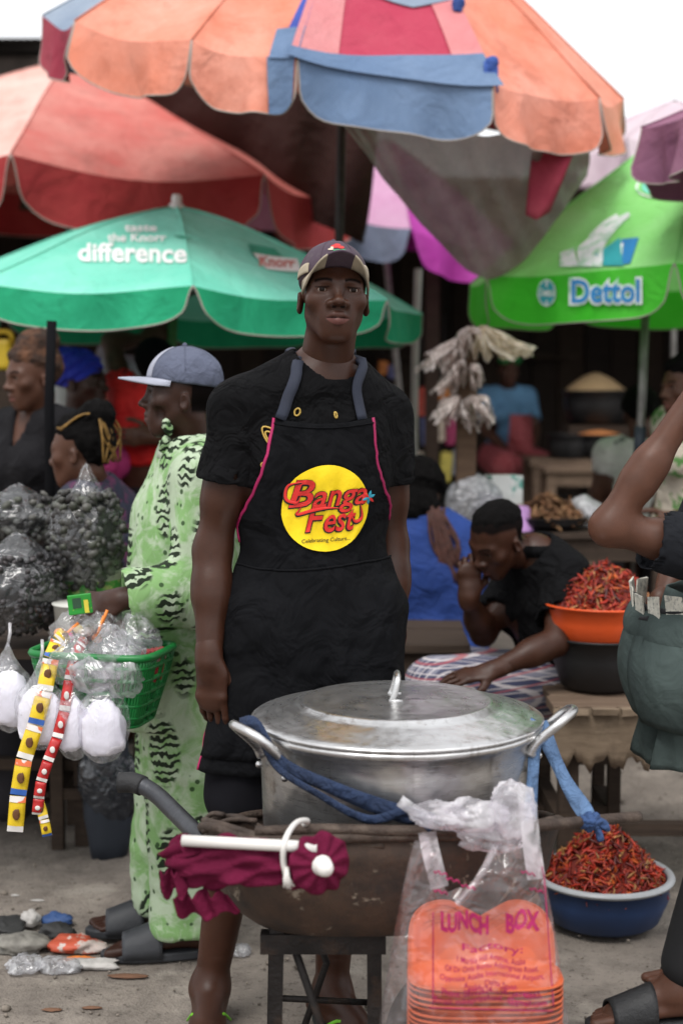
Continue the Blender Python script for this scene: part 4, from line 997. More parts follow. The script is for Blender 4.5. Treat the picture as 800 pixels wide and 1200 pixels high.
def umbrella(name, label, apex, base, Rr, rise, angs, pmats, fmats, fh, tilt=(0, 0), pw=1.25, sag=.03, rib=None, pole=None, pole_r=.019, piping=None, group=None, seed=1, fout=.12, skip_flap=(), gap=.035, finial=None, wave=.016, rimc=None):
    apex = np.asarray(apex, float); root = thing(name, label, 'umbrella', base, 0, group); tm = tm0 = np.array(Matrix.Rotation(R(tilt[1]), 3, 'Y') @ Matrix.Rotation(R(tilt[0]), 3, 'X'))
    if rimc is not None: apex = np.asarray(rimc, float) + tm @ V(0, 0, rise)
    n = len(angs); A = [R(a) for a in angs] + [R(angs[0] + 360)]
    def ribp(a, r): return V(math.sin(a) * Rr * r, -math.cos(a) * Rr * r, -rise * r ** pw)
    def surf(i, u, r, off=0.0):
        p = (1 - u) * ribp(A[i], r) + u * ribp(A[i + 1], r); q = 4 * u * (1 - u)
        span = A[i + 1] - A[i]
        p[2] -= sag * q * r * (1 if r < .9 else 1); p[:2] *= 1 - .03 * q * r * span
        p[2] += .006 * math.sin(7 * u + 11 * r + seed + i) * r
        if off:
            am = A[i] + span * u; nn = unit(V(math.sin(am) * rise, -math.cos(am) * rise, Rr)); p = p + nn * off
        return tm @ p + apex
    def flap(i, u, t, off=0.0):
        q = 1 - .30 * abs(2 * u - 1) ** 7; uu = .5 + (u - .5) * (1 - gap * 2 * t ** .6 - .02 * (t > .8) * (t - .8) / .2); b = surf(i, uu, 1.0); am = (A[i] + A[i + 1]) / 2
        o = tm @ V(math.sin(am), -math.cos(am), 0); o[2] = 0
        w = wave * math.sin(uu * 9 + seed * 2 + i * 1.7) * t + wave * .6 * math.sin(uu * 19 + i) * t
        return b + V(0, 0, -fh * t * q) + o * (fout * fh * t + w + off)
    for i in range(n):
        pm = pmats[i % len(pmats)]
        P = np.array([[surf(i, u, r) for r in np.linspace(.02, 1, 14)] for u in np.linspace(0, 1, 12)]); MB().grid(P).out('panel', pm, root, world=True)
        MB().tube([surf(i, 0, r, .003) for r in np.linspace(.03, 1, 12)], .0035, 5).out('seam', pm, root, world=True)
        MB().tube([surf(i, 0, r, -.008) for r in np.linspace(.03, 1, 12)], .006, 6).out('rib', rib or STEEL, root, world=True)
        sp = apex + tm @ V(0, 0, -rise * .95); MB().tube([sp, surf(i, 0, .55, -.012)], .005, 5).out('stretcher', rib or STEEL, root, world=True)
        if fh and i not in skip_flap:
            fm = fmats[i % len(fmats)]
            if fm is None: continue
            Pf = np.array([[flap(i, u, t) for t in np.linspace(0, 1, 9)] for u in np.linspace(0, 1, 26)]); fo = MB().grid(Pf).out('valance', fm, root, world=True)
            if piping: MB().tube(np.vstack([Pf[0], Pf[1:-1, -1], Pf[-1][::-1]]), .0030, 5).out('piping', piping, fo, world=True)
    pp = np.asarray(base, float); MB().tube([apex + tm @ V(0, 0, .01), apex + tm @ V(0, 0, -rise * .6), pp + (apex - pp) * .3, pp], pole_r, 12).out('pole', pole or STEEL, root, world=True)
    if finial: MB().lathe([(.0, .055), (.016, .052), (.021, .042), (.021, .016), (.030, .012), (.034, .0), (.034, -.01)], 16, apex, tm).out('finial', finial, root, world=True)
    u_ = Umb(); u_.root = root; u_.surf = surf; u_.flap = flap; u_.n = n; return u_
def fitbox(fn, i, x0, x1, y0, y1, off, nx=4, ny=3, start=(.5, .6)):
    "panel coordinates of a lattice of photo pixels, so a print lies on the cloth where the photograph shows it"
    G = np.zeros((nx, ny, 2)); st = np.array(start, float)
    for a in range(nx):
        for b in range(ny):
            X = x0 + (x1 - x0) * a / (nx - 1); Y = y1 + (y0 - y1) * b / (ny - 1); q = st.copy() if (a, b) == (0, 0) else G[a, b - 1].copy() if b else G[a - 1, 0].copy()
            for _ in range(9):
                p0 = np.array(unpx(fn(i, q[0], q[1], off))); e = 1e-3; J = np.stack([(np.array(unpx(fn(i, q[0] + e, q[1], off))) - p0) / e, (np.array(unpx(fn(i, q[0], q[1] + e, off))) - p0) / e], 1)
                try: q = q + np.clip(np.linalg.solve(J, np.array([X, Y]) - p0), -.25, .25)
                except Exception: break
                q = np.clip(q, -.1, 1.15)
            G[a, b] = q
    def ev(u, v):
        x = min(max(u, 0), 1) * (nx - 1); y = min(max(v, 0), 1) * (ny - 1); i0 = min(int(x), nx - 2); j0 = min(int(y), ny - 2); a = x - i0; b = y - j0
        return (G[i0, j0] * (1 - a) + G[i0 + 1, j0] * a) * (1 - b) + (G[i0, j0 + 1] * (1 - a) + G[i0 + 1, j0 + 1] * a) * b
    return ev
def px_text(u, fn, i, s, x0, x1, y0, y1, mat, off, bold=0.0, shear=0.0, nm='lettering', ml=.25, rise=0.0):
    ev = fitbox(fn, i, x0, x1, y0, y1, off); v, f = text_mesh(s, bold, shear, ml); v = fit_text(v); v[:, 1] += rise * (v[:, 0] - .5)
    return obj(nm, [fn(i, *ev(a, b), off) for a, b in v], f, mat, u.root, smooth=False, world=True)
def px_patch(u, fn, i, pts, mat, off, nm='print', n=8):
    q = [fitbox(fn, i, x, x + 1, y, y + 1, off, 2, 2)(0, 1) for x, y in pts]; return patch(u, fn, i, q, mat, off, nm, n)
def put_text(u, fn, i, s, u0, u1, t0, t1, mat, off, bold=0.0, shear=0.0, nm='lettering', skew=0.0, ml=.2, parent=None):
    v, f = text_mesh(s, bold, shear, ml); v = fit_text(v)
    return obj(nm, [fn(i, u0 + (u1 - u0) * a, t1 + (t0 - t1) * b + skew * (a - .5), off) for a, b in v], f, mat, parent or u.root, smooth=False, world=True)
def patch(u, fn, i, pts, mat, off, nm='print', n=14):
    "a flat printed or sewn shape: polygon in panel coordinates, filled as a fan of strips"
    p = np.array(pts, float); m = len(p) // 2; a = p[:m]; b = p[m:][::-1]; rows = []
    for k in np.linspace(0, m - 1, n):
        j = min(int(k), m - 2); w = k - j; s = a[j] * (1 - w) + a[j + 1] * w; e = b[j] * (1 - w) + b[j + 1] * w; rows.append([fn(i, *(s * (1 - q) + e * q), off) for q in np.linspace(0, 1, 8)])
    return MB().grid(np.array(rows)).out(nm, mat, u.root, world=True)

# green umbrella with white lettering
GT = canvas('green_canvas_top', (.15, .56, .42), (.28, .68, .55), .10, dirt=(.10, .40, .28)); GF = canvas('green_canvas_flap', (.012, .26, .12), (.03, .38, .20), .12, dirt=(.008, .10, .05))  # top tones raised: fading plus strong sky light put into the colour
GPOLE = M('green_pole', (.045, .16, .04), .5, var=.3, vs=16)
WPRINT = M('white_print', (.72, .74, .72), .6, var=.1, col2=(.35, .55, .45), c2=(.58, .75), c2s=22)
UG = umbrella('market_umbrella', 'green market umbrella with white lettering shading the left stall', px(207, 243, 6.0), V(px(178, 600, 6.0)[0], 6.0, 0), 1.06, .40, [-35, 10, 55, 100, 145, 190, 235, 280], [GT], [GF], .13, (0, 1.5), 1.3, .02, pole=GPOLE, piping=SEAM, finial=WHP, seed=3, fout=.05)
px_text(UG, UG.surf, 0, 'difference', 92, 219, 284, 307, WPRINT, .006, .025, rise=-.06); px_text(UG, UG.surf, 0, 'the Knorr', 126, 195, 273, 283, WPRINT, .006, .02, rise=-.06); px_text(UG, UG.surf, 0, 'taste', 146, 184, 263, 271, WPRINT, .006, .025)
px_patch(UG, UG.surf, 1, [(290, 285), (322, 291), (330, 300), (296, 300)], M('print_deep_green', (.02, .30, .19), .6), .006)
px_patch(UG, UG.surf, 1, [(296, 296), (348, 303), (352, 318), (312, 315)], WPRINT, .008); px_text(UG, UG.surf, 1, 'Knorr', 304, 346, 300, 313, M('print_red_faded', (.5, .16, .14), .6), .010, .03, rise=-.2)
px_patch(UG, UG.surf, 7, [(-4, 284), (34, 274), (30, 282), (-4, 296)], WPRINT, .008)
for i, q in ((0, [(62, 258), (92, 252), (95, 254), (70, 262)]), (7, [(22, 274), (48, 269), (46, 274), (26, 279)]), (0, [(202, 276), (214, 276), (228, 279), (214, 279)])): px_patch(UG, UG.surf, i, q, M('slit_dark', (.02, .20, .12), .9), .006, 'tear', 5)

# bright green umbrella with blue lettering
DT = canvas('lime_canvas_top', (.24, .72, .17), (.36, .78, .30), .22, dirt=(.12, .45, .08)); DF = canvas('lime_canvas_flap', (.06, .56, .03), (.12, .64, .07), .25, dirt=(.04, .30, .02))  # lime top lightened so its colour carries sky light from above
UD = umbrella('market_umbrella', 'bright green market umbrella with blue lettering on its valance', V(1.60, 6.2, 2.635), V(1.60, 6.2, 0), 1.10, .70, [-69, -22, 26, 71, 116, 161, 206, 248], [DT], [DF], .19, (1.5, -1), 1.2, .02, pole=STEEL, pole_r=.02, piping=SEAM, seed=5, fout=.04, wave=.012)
BLUEP = M('print_blue', (.02, .20, .46), .55, var=.2); WP2 = M('white_print_b', (.72, .78, .75), .6, col2=(.34, .62, .40), c2=(.5, .62), c2s=26); TEALP = M('print_teal_b', (.03, .33, .36), .55)
px_text(UD, UD.flap, 0, 'Dettol', 666, 752, 324, 358, WP2, .014, .085, nm='lettering_outline', rise=.06); px_text(UD, UD.flap, 0, 'Dettol', 669, 749, 327, 355, BLUEP, .018, .025, rise=.06)
def px_disc(u, fn, i, x, y, rx, ry, mat, off, nm='emblem', n=24):
    ev = fitbox(fn, i, x - rx, x + rx, y - ry, y + ry, off); a = np.linspace(0, 2 * np.pi, n); v = [fn(i, *ev(.5, .5), off)] + [fn(i, *ev(.5 + .5 * math.cos(t), .5 + .5 * math.sin(t)), off) for t in a]
    return obj(nm, v, [(0, k, k + 1) for k in range(1, n)], mat, u.root, world=True, smooth=False)
px_disc(UD, UD.flap, 0, 640, 343, 11, 16, WP2, .012); px_disc(UD, UD.flap, 0, 640, 343, 9.5, 14, TEALP, .015); px_text(UD, UD.flap, 0, 'Dettol', 632, 649, 338, 347, WP2, .018, .04)
for a in (329, 352): px_patch(UD, UD.flap, 0, [(639, a), (641, a), (641, a + 7), (639, a + 7)], WP2, .018, n=3)
# faded picture of bottles on the cloth
for q, m in (([(656, 296), (672, 290), (678, 312), (655, 312)], WP2), ([(676, 290), (690, 278), (706, 312), (678, 312)], WP2), ([(690, 275), (704, 262), (712, 300), (700, 312)], WP2), ([(702, 262), (722, 250), (728, 258), (706, 290)], WP2), ([(716, 258), (736, 248), (738, 252), (722, 268)], WP2), ([(706, 292), (726, 278), (730, 311), (706, 311)], TEALP), ([(728, 280), (748, 278), (738, 308), (720, 311)], BLUEP), ([(716, 290), (730, 284), (728, 310), (712, 311)], WP2), ([(686, 300), (700, 296), (698, 312), (684, 312)], TEALP)):
    px_patch(UD, UD.surf, 0, q, m, .006 + .003 * RNG.random(), n=6)
px_disc(UD, UD.surf, 0, 770, 219, 26, 13, WP2, .006); px_disc(UD, UD.surf, 0, 770, 219, 23, 11, DT, .009); px_disc(UD, UD.surf, 0, 764, 219, 13, 8, M('print_aqua', (.15, .55, .42), .6), .012)

# faded red umbrella
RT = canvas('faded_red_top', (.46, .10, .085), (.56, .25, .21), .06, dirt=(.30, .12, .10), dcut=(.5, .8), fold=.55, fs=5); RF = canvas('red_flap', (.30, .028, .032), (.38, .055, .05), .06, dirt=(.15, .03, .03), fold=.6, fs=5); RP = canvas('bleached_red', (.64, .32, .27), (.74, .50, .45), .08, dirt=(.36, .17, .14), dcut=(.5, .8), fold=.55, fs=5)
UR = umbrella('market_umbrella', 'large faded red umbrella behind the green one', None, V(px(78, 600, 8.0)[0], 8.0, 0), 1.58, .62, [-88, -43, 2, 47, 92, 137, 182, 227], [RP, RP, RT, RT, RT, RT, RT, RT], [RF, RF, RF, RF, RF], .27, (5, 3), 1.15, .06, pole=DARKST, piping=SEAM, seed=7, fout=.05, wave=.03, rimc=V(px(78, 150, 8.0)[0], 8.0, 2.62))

# patched orange umbrella
OC = canvas('coral_canvas', (.66, .21, .13), (.74, .36, .28), .14, dirt=(.40, .12, .075), dcut=(.50, .8), fold=.55, fs=5); OB = canvas('grey_blue_patch', (.20, .25, .33), (.32, .37, .43), .08, dirt=(.09, .11, .15)); OB2 = canvas('denim_patch', (.10, .16, .27), (.16, .23, .35), .06, dirt=(.05, .07, .12))
CR = canvas('crimson_patch', (.42, .04, .085), (.48, .08, .12), .16, dirt=(.3, .03, .06)); PK = canvas('pink_patch', (.58, .20, .21), (.64, .30, .30), .14); MR = canvas('maroon_patch', (.27, .03, .055), (.36, .07, .09), .08)
UO = umbrella('market_umbrella', 'huge patched orange umbrella with blue and crimson patches', None, V(px(380, 600, 6.0)[0], 6.0, 0), 1.20, .66, [-86, -50, -22, -4, 29, 57, 90, 125, 160, 195, 230], [OB, OC, OC, CR, OC, OC, OC], [MR, OC, OC, OB2, OC, OC, OC], .19, (13, 8.0), 1.35, .03, rimc=V(px(393, 125, 6.0)[0], 6.0, 2.80), pole=DARKST, piping=SEAM, seed=9, fout=.10, wave=.022, rib=DARKST, gap=.012)
patch(UO, UO.surf, 3, [(-.06, .38), (1.06, .38), (1.02, .70), (.7, .73), (.45, .70), (-.02, .71)], OB, .008, 'sewn_patch', 12)
patch(UO, UO.surf, 3, [(-.04, .72), (.20, .72), (.20, .96), (-.04, .99)], PK, .007, 'sewn_patch', 5); patch(UO, UO.surf, 3, [(.84, .72), (1.04, .70), (1.02, .97), (.84, .95)], PK, .007, 'sewn_patch', 5)
patch(UO, UO.surf, 3, [(-.06, .98), (.5, .93), (1.02, .90), (1.04, 1.01), (.5, 1.01), (-.06, 1.01)], OB2, .010, 'sewn_patch', 12)
patch(UO, UO.surf, 2, [(.86, .72), (1.0, .70), (1.0, 1.0), (.80, 1.0)], M('blue_edging', (.03, .06, .30), .8), .007, 'sewn_patch', 6)
patch(UO, UO.surf, 2, [(.70, .90), (1.0, .90), (1.0, 1.01), (.74, 1.01)], OB2, .009, 'sewn_patch', 6); patch(UO, UO.flap, 2, [(.72, .0), (.98, .0), (.98, 1.02), (.76, 1.0)], OB2, .010, 'sewn_patch', 6)
tk = M('blue_tie', (.03, .07, .25), .85, fold=.4)
for (u_, r_) in ((1.0, .74), (1.02, .95)):
    MB().grid(crumple(UO.surf(3, u_, r_, .02), (.02, .012, .024), 4, .35, 18, 12), True).out('tied_corner', tk, UO.root, world=True)
tp = UO.surf(3, 1.02, .93, .02); solid(MB().grid(np.array([[tp + V(a * .05 - .02, -.02 - .01 * b, -.01 - .09 * b - .02 * a) for a in (0, .5, 1)] for b in (0, .33, .66, 1)])).out('hanging_rag', tk, UO.root, world=True), .003)
rg = px(650, 168, 5.3); solid(MB().grid(np.array([[rg + V((a - .5) * (.16 - .07 * b) - .06 * b, .02 * math.sin(a * 4 + b * 3), -.28 * b * (1 - .2 * abs(a - .4))) for a in np.linspace(0, 1, 8)] for b in np.linspace(0, 1, 10)])).out('hanging_rag', MR, UO.root, world=True), .003)

# magenta and pink umbrella farther back
PM = canvas('magenta_canvas', (.42, .03, .33), (.52, .08, .42), .30, dirt=(.3, .02, .22)); PL = canvas('pale_pink_canvas', (.62, .30, .50), (.72, .45, .62), .35, dirt=(.5, .22, .4)); GB = canvas('slate_patch', (.14, .17, .26), (.22, .25, .34), .1)
umbrella('market_umbrella', 'magenta and pale pink umbrella seen under the orange one', px(455, 165, 8.8), V(px(488, 600, 8.8)[0], 8.8, 0), .95, .42, [-75, -30, 15, 60, 105, 150, 195, 240], [PL, PL, PM, PM, PM, PM, PL, PL], [PL, GB, PM, PM, PM, PM], .2, (10, 14), 1.2, .05, seed=11, fout=.1, wave=.03)
# mauve umbrella reaching in over the bright green one, and a pale pink one beyond
MV = canvas('mauve_canvas', (.19, .075, .135), (.27, .13, .19), .08, dirt=(.12, .05, .08))
umbrella('market_umbrella', 'dusty mauve umbrella overlapping the top of the bright green one', px(1024, 62, 5.1), V(px(1024, 600, 5.1)[0], 5.1, 0), .80, .24, [-95, -62, -22, 22, 65, 110, 155, 210], [MV], [MV], .20, (0, 0), 1.2, .03, seed=13, fout=.03, piping=SEAM, wave=.03)
WPK = canvas('washed_out_pink', (.66, .52, .58), (.72, .64, .68), .3, dirt=(.6, .45, .52))  # overexposed paleness put into the cloth colour
umbrella('market_umbrella', 'pale pink umbrella, toned as if overexposed, far behind the bright green one', px(790, 118, 9.5), V(px(790, 600, 9.5)[0], 9.5, 0), .75, .35, [-80, -35, 10, 55, 100, 145, 190, 235], [WPK], [WPK], .2, (0, 0), 1.2, .04, seed=15)

# added dark sheet in place of the umbrella's shaded underside and a dark canopy
TRM = canvas('dark_shade_sheet', (.035, .016, .014), (.06, .03, .026), .03, dirt=(.02, .012, .01)); ta = spline([px(150, 62, 7.6), px(260, 72, 7.5), px(360, 95, 7.4), px(445, 120, 7.3)], 30); tb_ = spline([px(215, 175, 7.9), px(300, 205, 7.8), px(360, 255, 7.6), px(425, 285, 7.4)], 30)
TR = thing('shade_sheet', 'dark brown sheet standing in for the shaded underside of the patched umbrella and a dark canopy', 'shade_sheet', tb_[15]); MB().grid(np.array([[ta[i] * (1 - v) + tb_[i] * v + V(0, .05 * math.sin(i * .6 + 3 * v), -.12 * math.sin(v * math.pi)) for v in np.linspace(0, 1, 14)] for i in range(30)])).out('sheet', TRM, TR, world=True)
for p in (ta[0], ta[-1], tb_[-1]): MB().tube([p, p + V(0, .1, .25)], .006, 5).out('rope', DARKST, TR, world=True)

# torn translucent sheet hanging from the patched umbrella
def tarp_mat():
    m, t, out = newmat('grey_polythene'); co = coord(t); st = coord(t, scale=(1, 1, .25), rot=(0, R(25), 0)); c = mixrgb(t, ramp(t, noise(t, co, 4, 6, .6), (.3, 0.0), (.7, 1.0)), (.22, .20, .18), (.40, .37, .34))
    di = N(t, 'ShaderNodeBsdfPrincipled'); L(t, c, di.inputs['Base Color']); di.inputs['Roughness'].default_value = .4; tl = N(t, 'ShaderNodeBsdfTranslucent'); L(t, c, tl.inputs[0]); tr = N(t, 'ShaderNodeBsdfTransparent')
    b = N(t, 'ShaderNodeBump'); b.inputs['Strength'].default_value = .7; b.inputs['Distance'].default_value = .05; L(t, noise(t, st, 12, 6, .6, 1.0), b.inputs['Height']); L(t, b.outputs[0], di.inputs['Normal'])
    m1 = N(t, 'ShaderNodeMixShader'); m1.inputs[0].default_value = .45; L(t, di.outputs[0], m1.inputs[1]); L(t, tl.outputs[0], m1.inputs[2])
    m2 = N(t, 'ShaderNodeMixShader'); m2.inputs[0].default_value = .04; L(t, m1.outputs[0], m2.inputs[1]); L(t, tr.outputs[0], m2.inputs[2]); L(t, m2.outputs[0], out.inputs[0]); return m
TM = tarp_mat(); top = spline([px(398, 128, 5.0), px(450, 150, 5.0), px(540, 158, 5.1), px(620, 160, 5.25), px(690, 178, 5.6)], 44); bot = spline([px(408, 152, 5.15), px(470, 235, 5.4), px(556, 322, 5.7), px(605, 312, 5.7), px(648, 262, 5.6), px(688, 205, 5.7)], 44); P = []
for i in range(44):
    row = []
    for v in np.linspace(0, 1, 26):
        p = top[i] * (1 - v) + bot[i] * v; p = p + V(0, .05 * math.sin(i * .5 + 4 * v) * v * (1 - v) * 2 + .02 * math.sin(i * 1.3 - 6 * v), -.05 * v * (1 - v)); row.append(p)
    P.append(row)
TP = thing('plastic_sheet', 'torn grey translucent plastic sheet hanging below the patched orange umbrella', 'plastic sheet', px(556, 320, 5.5)); MB().grid(np.array(P)).out('sheet', TM, TP, world=True)

# ------------------------------------------------------------------ ground
def ground_mat():
    m, t, out = newmat('dusty_tarmac'); p = N(t, 'ShaderNodeBsdfPrincipled'); co = coord(t)
    c = mixrgb(t, ramp(t, noise(t, co, 1.3, 8, .6), (.3, 0.0), (.7, 1.0)), (.20, .172, .147), (.285, .25, .215))
    c = mixrgb(t, ramp(t, noise(t, co, 9, 8, .7), (.42, 0.0), (.68, 1.0)), c, (.14, .12, .104))
    c = mixrgb(t, ramp(t, noise(t, coord(t, loc=(4, 7, 0)), 3.2, 8, .65), (.56, 0.0), (.66, .8)), c, (.35, .315, .27))
    vo = N(t, 'ShaderNodeTexVoronoi'); vo.inputs['Scale'].default_value = 130; L(t, co, vo.inputs['Vector'])
    c = mixrgb(t, ramp(t, vo.outputs['Distance'], (.0, .75), (.35, 0.0)), c, (.25, .22, .19)); c = mixrgb(t, ramp(t, noise(t, co, 60, 5, .7), (.56, 0.0), (.68, .85)), c, (.07, .058, .05))
    L(t, c, p.inputs['Base Color']); p.inputs['Roughness'].default_value = .92; p.inputs['Specular IOR Level'].default_value = .2
    b = N(t, 'ShaderNodeBump'); b.inputs['Strength'].default_value = .7; b.inputs['Distance'].default_value = .012; L(t, noise(t, co, 55, 8, .72), b.inputs['Height'])
    b2 = N(t, 'ShaderNodeBump'); b2.inputs['Strength'].default_value = .5; b2.inputs['Distance'].default_value = .004; L(t, vo.outputs['Distance'], b2.inputs['Height']); L(t, b.outputs[0], b2.inputs['Normal']); L(t, b2.outputs[0], p.inputs['Normal'])
    L(t, p.outputs[0], out.inputs[0]); return m
GM = ground_mat()
xs = np.concatenate([[-300, -60, -12], np.linspace(-5, 5, 130), [12, 60, 300]]); ys = np.concatenate([[-60, -10], np.linspace(1, 9, 150), [14, 30, 80, 400]])
X_, Y_ = np.meshgrid(xs, ys, indexing='ij'); Pg = np.stack([X_, Y_, np.zeros_like(X_)], -1)
near = (np.abs(X_) < 5.1) & (Y_ > .9) & (Y_ < 9.1); Pg[..., 2] = np.where(near, .006 * wr(Pg, 3.1, 31) + .003 * wr(Pg, 11, 32), 0) - .004
# a shallow broken edge where two layers of tarmac meet
el = 3.72 + .05 * np.sin(X_ * 3) + .03 * np.sin(X_ * 11); Pg[..., 2] += np.where(near, -.016 * np.exp(-((Y_ - el) / .05) ** 2), 0)
struct(MB().grid(Pg).out('ground', GM))
gv = MB(); g_ = np.random.default_rng(5)
for _ in range(1800):
    x, y = g_.uniform(-1.6, 1.6), g_.uniform(2.6, 6.5); r = g_.uniform(.002, .008) * (1 if g_.random() < .93 else 2); gv.ball((x, y, r * .2), (r, r * g_.uniform(.6, 1), r * .6), 5, rotm(g_.uniform(0, 360)))
o = gv.out('gravel', M('loose_grit', (.17, .145, .12), .95, var=.5, vs=30)); tag(o, 'loose grit and tiny stones scattered on the tarmac', 'gravel', None, 'stuff')

# ------------------------------------------------------------------ wood, plastic and heaps
def wood(name, a, b, rough=.8):
    if name in MATS: return MATS[name]
    m, t, out = newmat(name); p = N(t, 'ShaderNodeBsdfPrincipled'); co = coord(t); st = coord(t, scale=(1.2, 14, 14))
    c = mixrgb(t, ramp(t, noise(t, st, 3, 7, .65, .8), (.3, 0.0), (.7, 1.0)), a, b); c = mixrgb(t, ramp(t, noise(t, co, 6, 6, .7), (.55, 0.0), (.8, .7)), c, tuple(x * .35 for x in a))
    L(t, c, p.inputs['Base Color']); p.inputs['Roughness'].default_value = rough; p.inputs['Specular IOR Level'].default_value = .2
    bb = N(t, 'ShaderNodeBump'); bb.inputs['Strength'].default_value = .5; bb.inputs['Distance'].default_value = .006; L(t, noise(t, st, 7, 6, .7), bb.inputs['Height']); L(t, bb.outputs[0], p.inputs['Normal']); L(t, p.outputs[0], out.inputs[0]); MATS[name] = m; return m
WOOD = wood('weathered_wood', (.085, .056, .038), (.17, .12, .085)); WOODD = wood('dark_wood', (.030, .021, .016), (.062, .043, .031)); PLY = wood('grimy_plywood', (.13, .095, .065), (.22, .165, .115))
PBLK = M('black_plastic', (.012, .012, .013), .45, var=.3, bump=.1); PORG = M('orange_plastic', (.66, .085, .018), .38, var=.08, bump=.06, col2=(.55, .12, .06), c2=(.6, .9)); PBLU = M('blue_plastic', (.012, .030, .085), .45, var=.25); PGRY = M('grey_rim', (.30, .31, .32), .4, var=.2)
def table(name, label, c, size, top_m, leg_m, nb=4, th=.028, leg_w=.055, splay=0.0, rot=0.0, group=None, shelf=None):
    r = thing(name, label, 'table' if 'bench' not in name and 'stool' not in name else name.split('_')[-1], (c[0], c[1], 0), rot, group); w, d, h = size
    for i in range(nb):
        y = -d / 2 + d / nb * (i + .5); o = MB().box((RNG.uniform(-.012, .012), y, h - th / 2 + RNG.uniform(-.002, .002)), (w + RNG.uniform(-.02, .03), d / nb - .006, th), rotm(RNG.uniform(-.5, .5)), .0015).out('plank', top_m, r, smooth=False); bevel(o, .003)
    for sx in (-1, 1):
        for sy in (-1, 1):
            o = MB().beam((sx * (w / 2 - .05), sy * (d / 2 - .04), h - th - .001), (sx * (w / 2 - .05 + splay), sy * (d / 2 - .04 + splay), 0), leg_w, leg_w * .8, (0, 1, 0)).out('leg', leg_m, r, smooth=False); bevel(o, .003)
        MB().beam((sx * (w / 2 - .05), -d / 2 + .04, h * .35), (sx * (w / 2 - .05), d / 2 - .04, h * .35), .04, .035).out('rail', leg_m, r, smooth=False)
    for sy in (-1, 1): MB().box((0, sy * (d / 2 - .035), h - th - .045), (w - .06, .022, .08)).out('apron_board', leg_m, r, smooth=False)
    MB().beam((-w / 2 + .05, -d / 2 + .05, h * .36), (w / 2 - .05, -d / 2 + .05, h * .36), .04, .035).out('rail', leg_m, r, smooth=False)
    return r
def basin(name, label, c, R_, H_, mat, rim=None, taper=.78, cat='basin', group=None, handles=False):
    r = thing(name, label, cat, c, 0, group); b = R_ * taper
    MB().lathe([(0, .004), (b * .9, .002), (b, .012), (R_ * .9 + b * .1, H_ * .6), (R_ * .97, H_ * .93), (R_ * 1.03, H_ * .95), (R_ * 1.05, H_ * .985), (R_ * 1.02, H_ * 1.005), (R_ * .96, H_ * .97), (R_ * .90, H_ * .6), (b * .92, .02), (0, .016)], 56).out('bowl', mat, r)
    if rim: MB().lathe([(R_ * 1.0 + .022 * math.cos(a) * .5, H_ + .009 * math.sin(a)) for a in np.linspace(0, 2 * np.pi, 10)], 56).out('rim', rim, r)
    return r
def attr_mat(name, rough=.5, spec=.4, bump=.0):
    if name in MATS: return MATS[name]
    m, t, out = newmat(name); p = N(t, 'ShaderNodeBsdfPrincipled'); at = N(t, 'ShaderNodeAttribute'); at.attribute_name = 'tint'; co = coord(t)
    c = mixrgb(t, ramp(t, noise(t, co, 60, 4), (.3, 0.0), (.75, .45)), at.outputs['Color'], (.02, .01, .008)); L(t, c, p.inputs['Base Color']); p.inputs['Roughness'].default_value = rough; p.inputs['Specular IOR Level'].default_value = spec
    L(t, p.outputs[0], out.inputs[0]); MATS[name] = m; return m
PIECE = attr_mat('mixed_pieces', .45); PIECED = attr_mat('dry_pieces', .8, .2)
def sticks(n, pos, ln, rad, cols, seed, curve=.4, seg=4, sides=4, flat=.45, up=None):
    "many small curved tapered pieces as one mesh; pos(g) gives a point"
    g = np.random.default_rng(seed); Vs = []; Fs = []; Ts = []; k = 0
    ff = np.array([(i * sides + j, i * sides + (j + 1) % sides, (i + 1) * sides + (j + 1) % sides, (i + 1) * sides + j) for i in range(seg - 1) for j in range(sides)])
    for _ in range(n):
        p, nn = pos(g); d = unit(g.normal(0, 1, 3)); d = unit(d - nn * np.dot(d, nn) * (1 - flat)); l = ln * g.uniform(.6, 1.3); b = unit(np.cross(d, g.normal(0, 1, 3))) * l * curve * g.uniform(-.6, .6); t = np.linspace(-.5, .5, seg)
        path = p + np.outer(t, d * l) + np.outer(t * t * 4 - .5, b); r = rad * np.interp(np.linspace(0, 1, seg), [0, .2, .7, 1], [.55, 1, .8, .15]) * g.uniform(.7, 1.25)
        x = unit(np.cross(d, V(.3, .5, .8))); y = np.cross(d, x); a = np.linspace(0, 2 * np.pi, sides, endpoint=False)
        ring = (np.cos(a)[:, None] * x + np.sin(a)[:, None] * y); v = (path[:, None, :] + r[:, None, None] * ring[None]).reshape(-1, 3)
        Vs.append(v); Fs.append(ff + k); k += len(v); c = np.array(cols[g.choice(len(cols))]) * g.uniform(.6, 1.25); Ts.append(np.tile(c, (len(v), 1)))
    return np.concatenate(Vs), np.concatenate(Fs), np.concatenate(Ts)
CHILI = [(.34, .018, .007), (.40, .028, .008), (.22, .010, .005), (.44, .08, .012), (.38, .022, .007), (.13, .006, .004), (.38, .18, .055), (.34, .03, .008), (.09, .005, .004)]
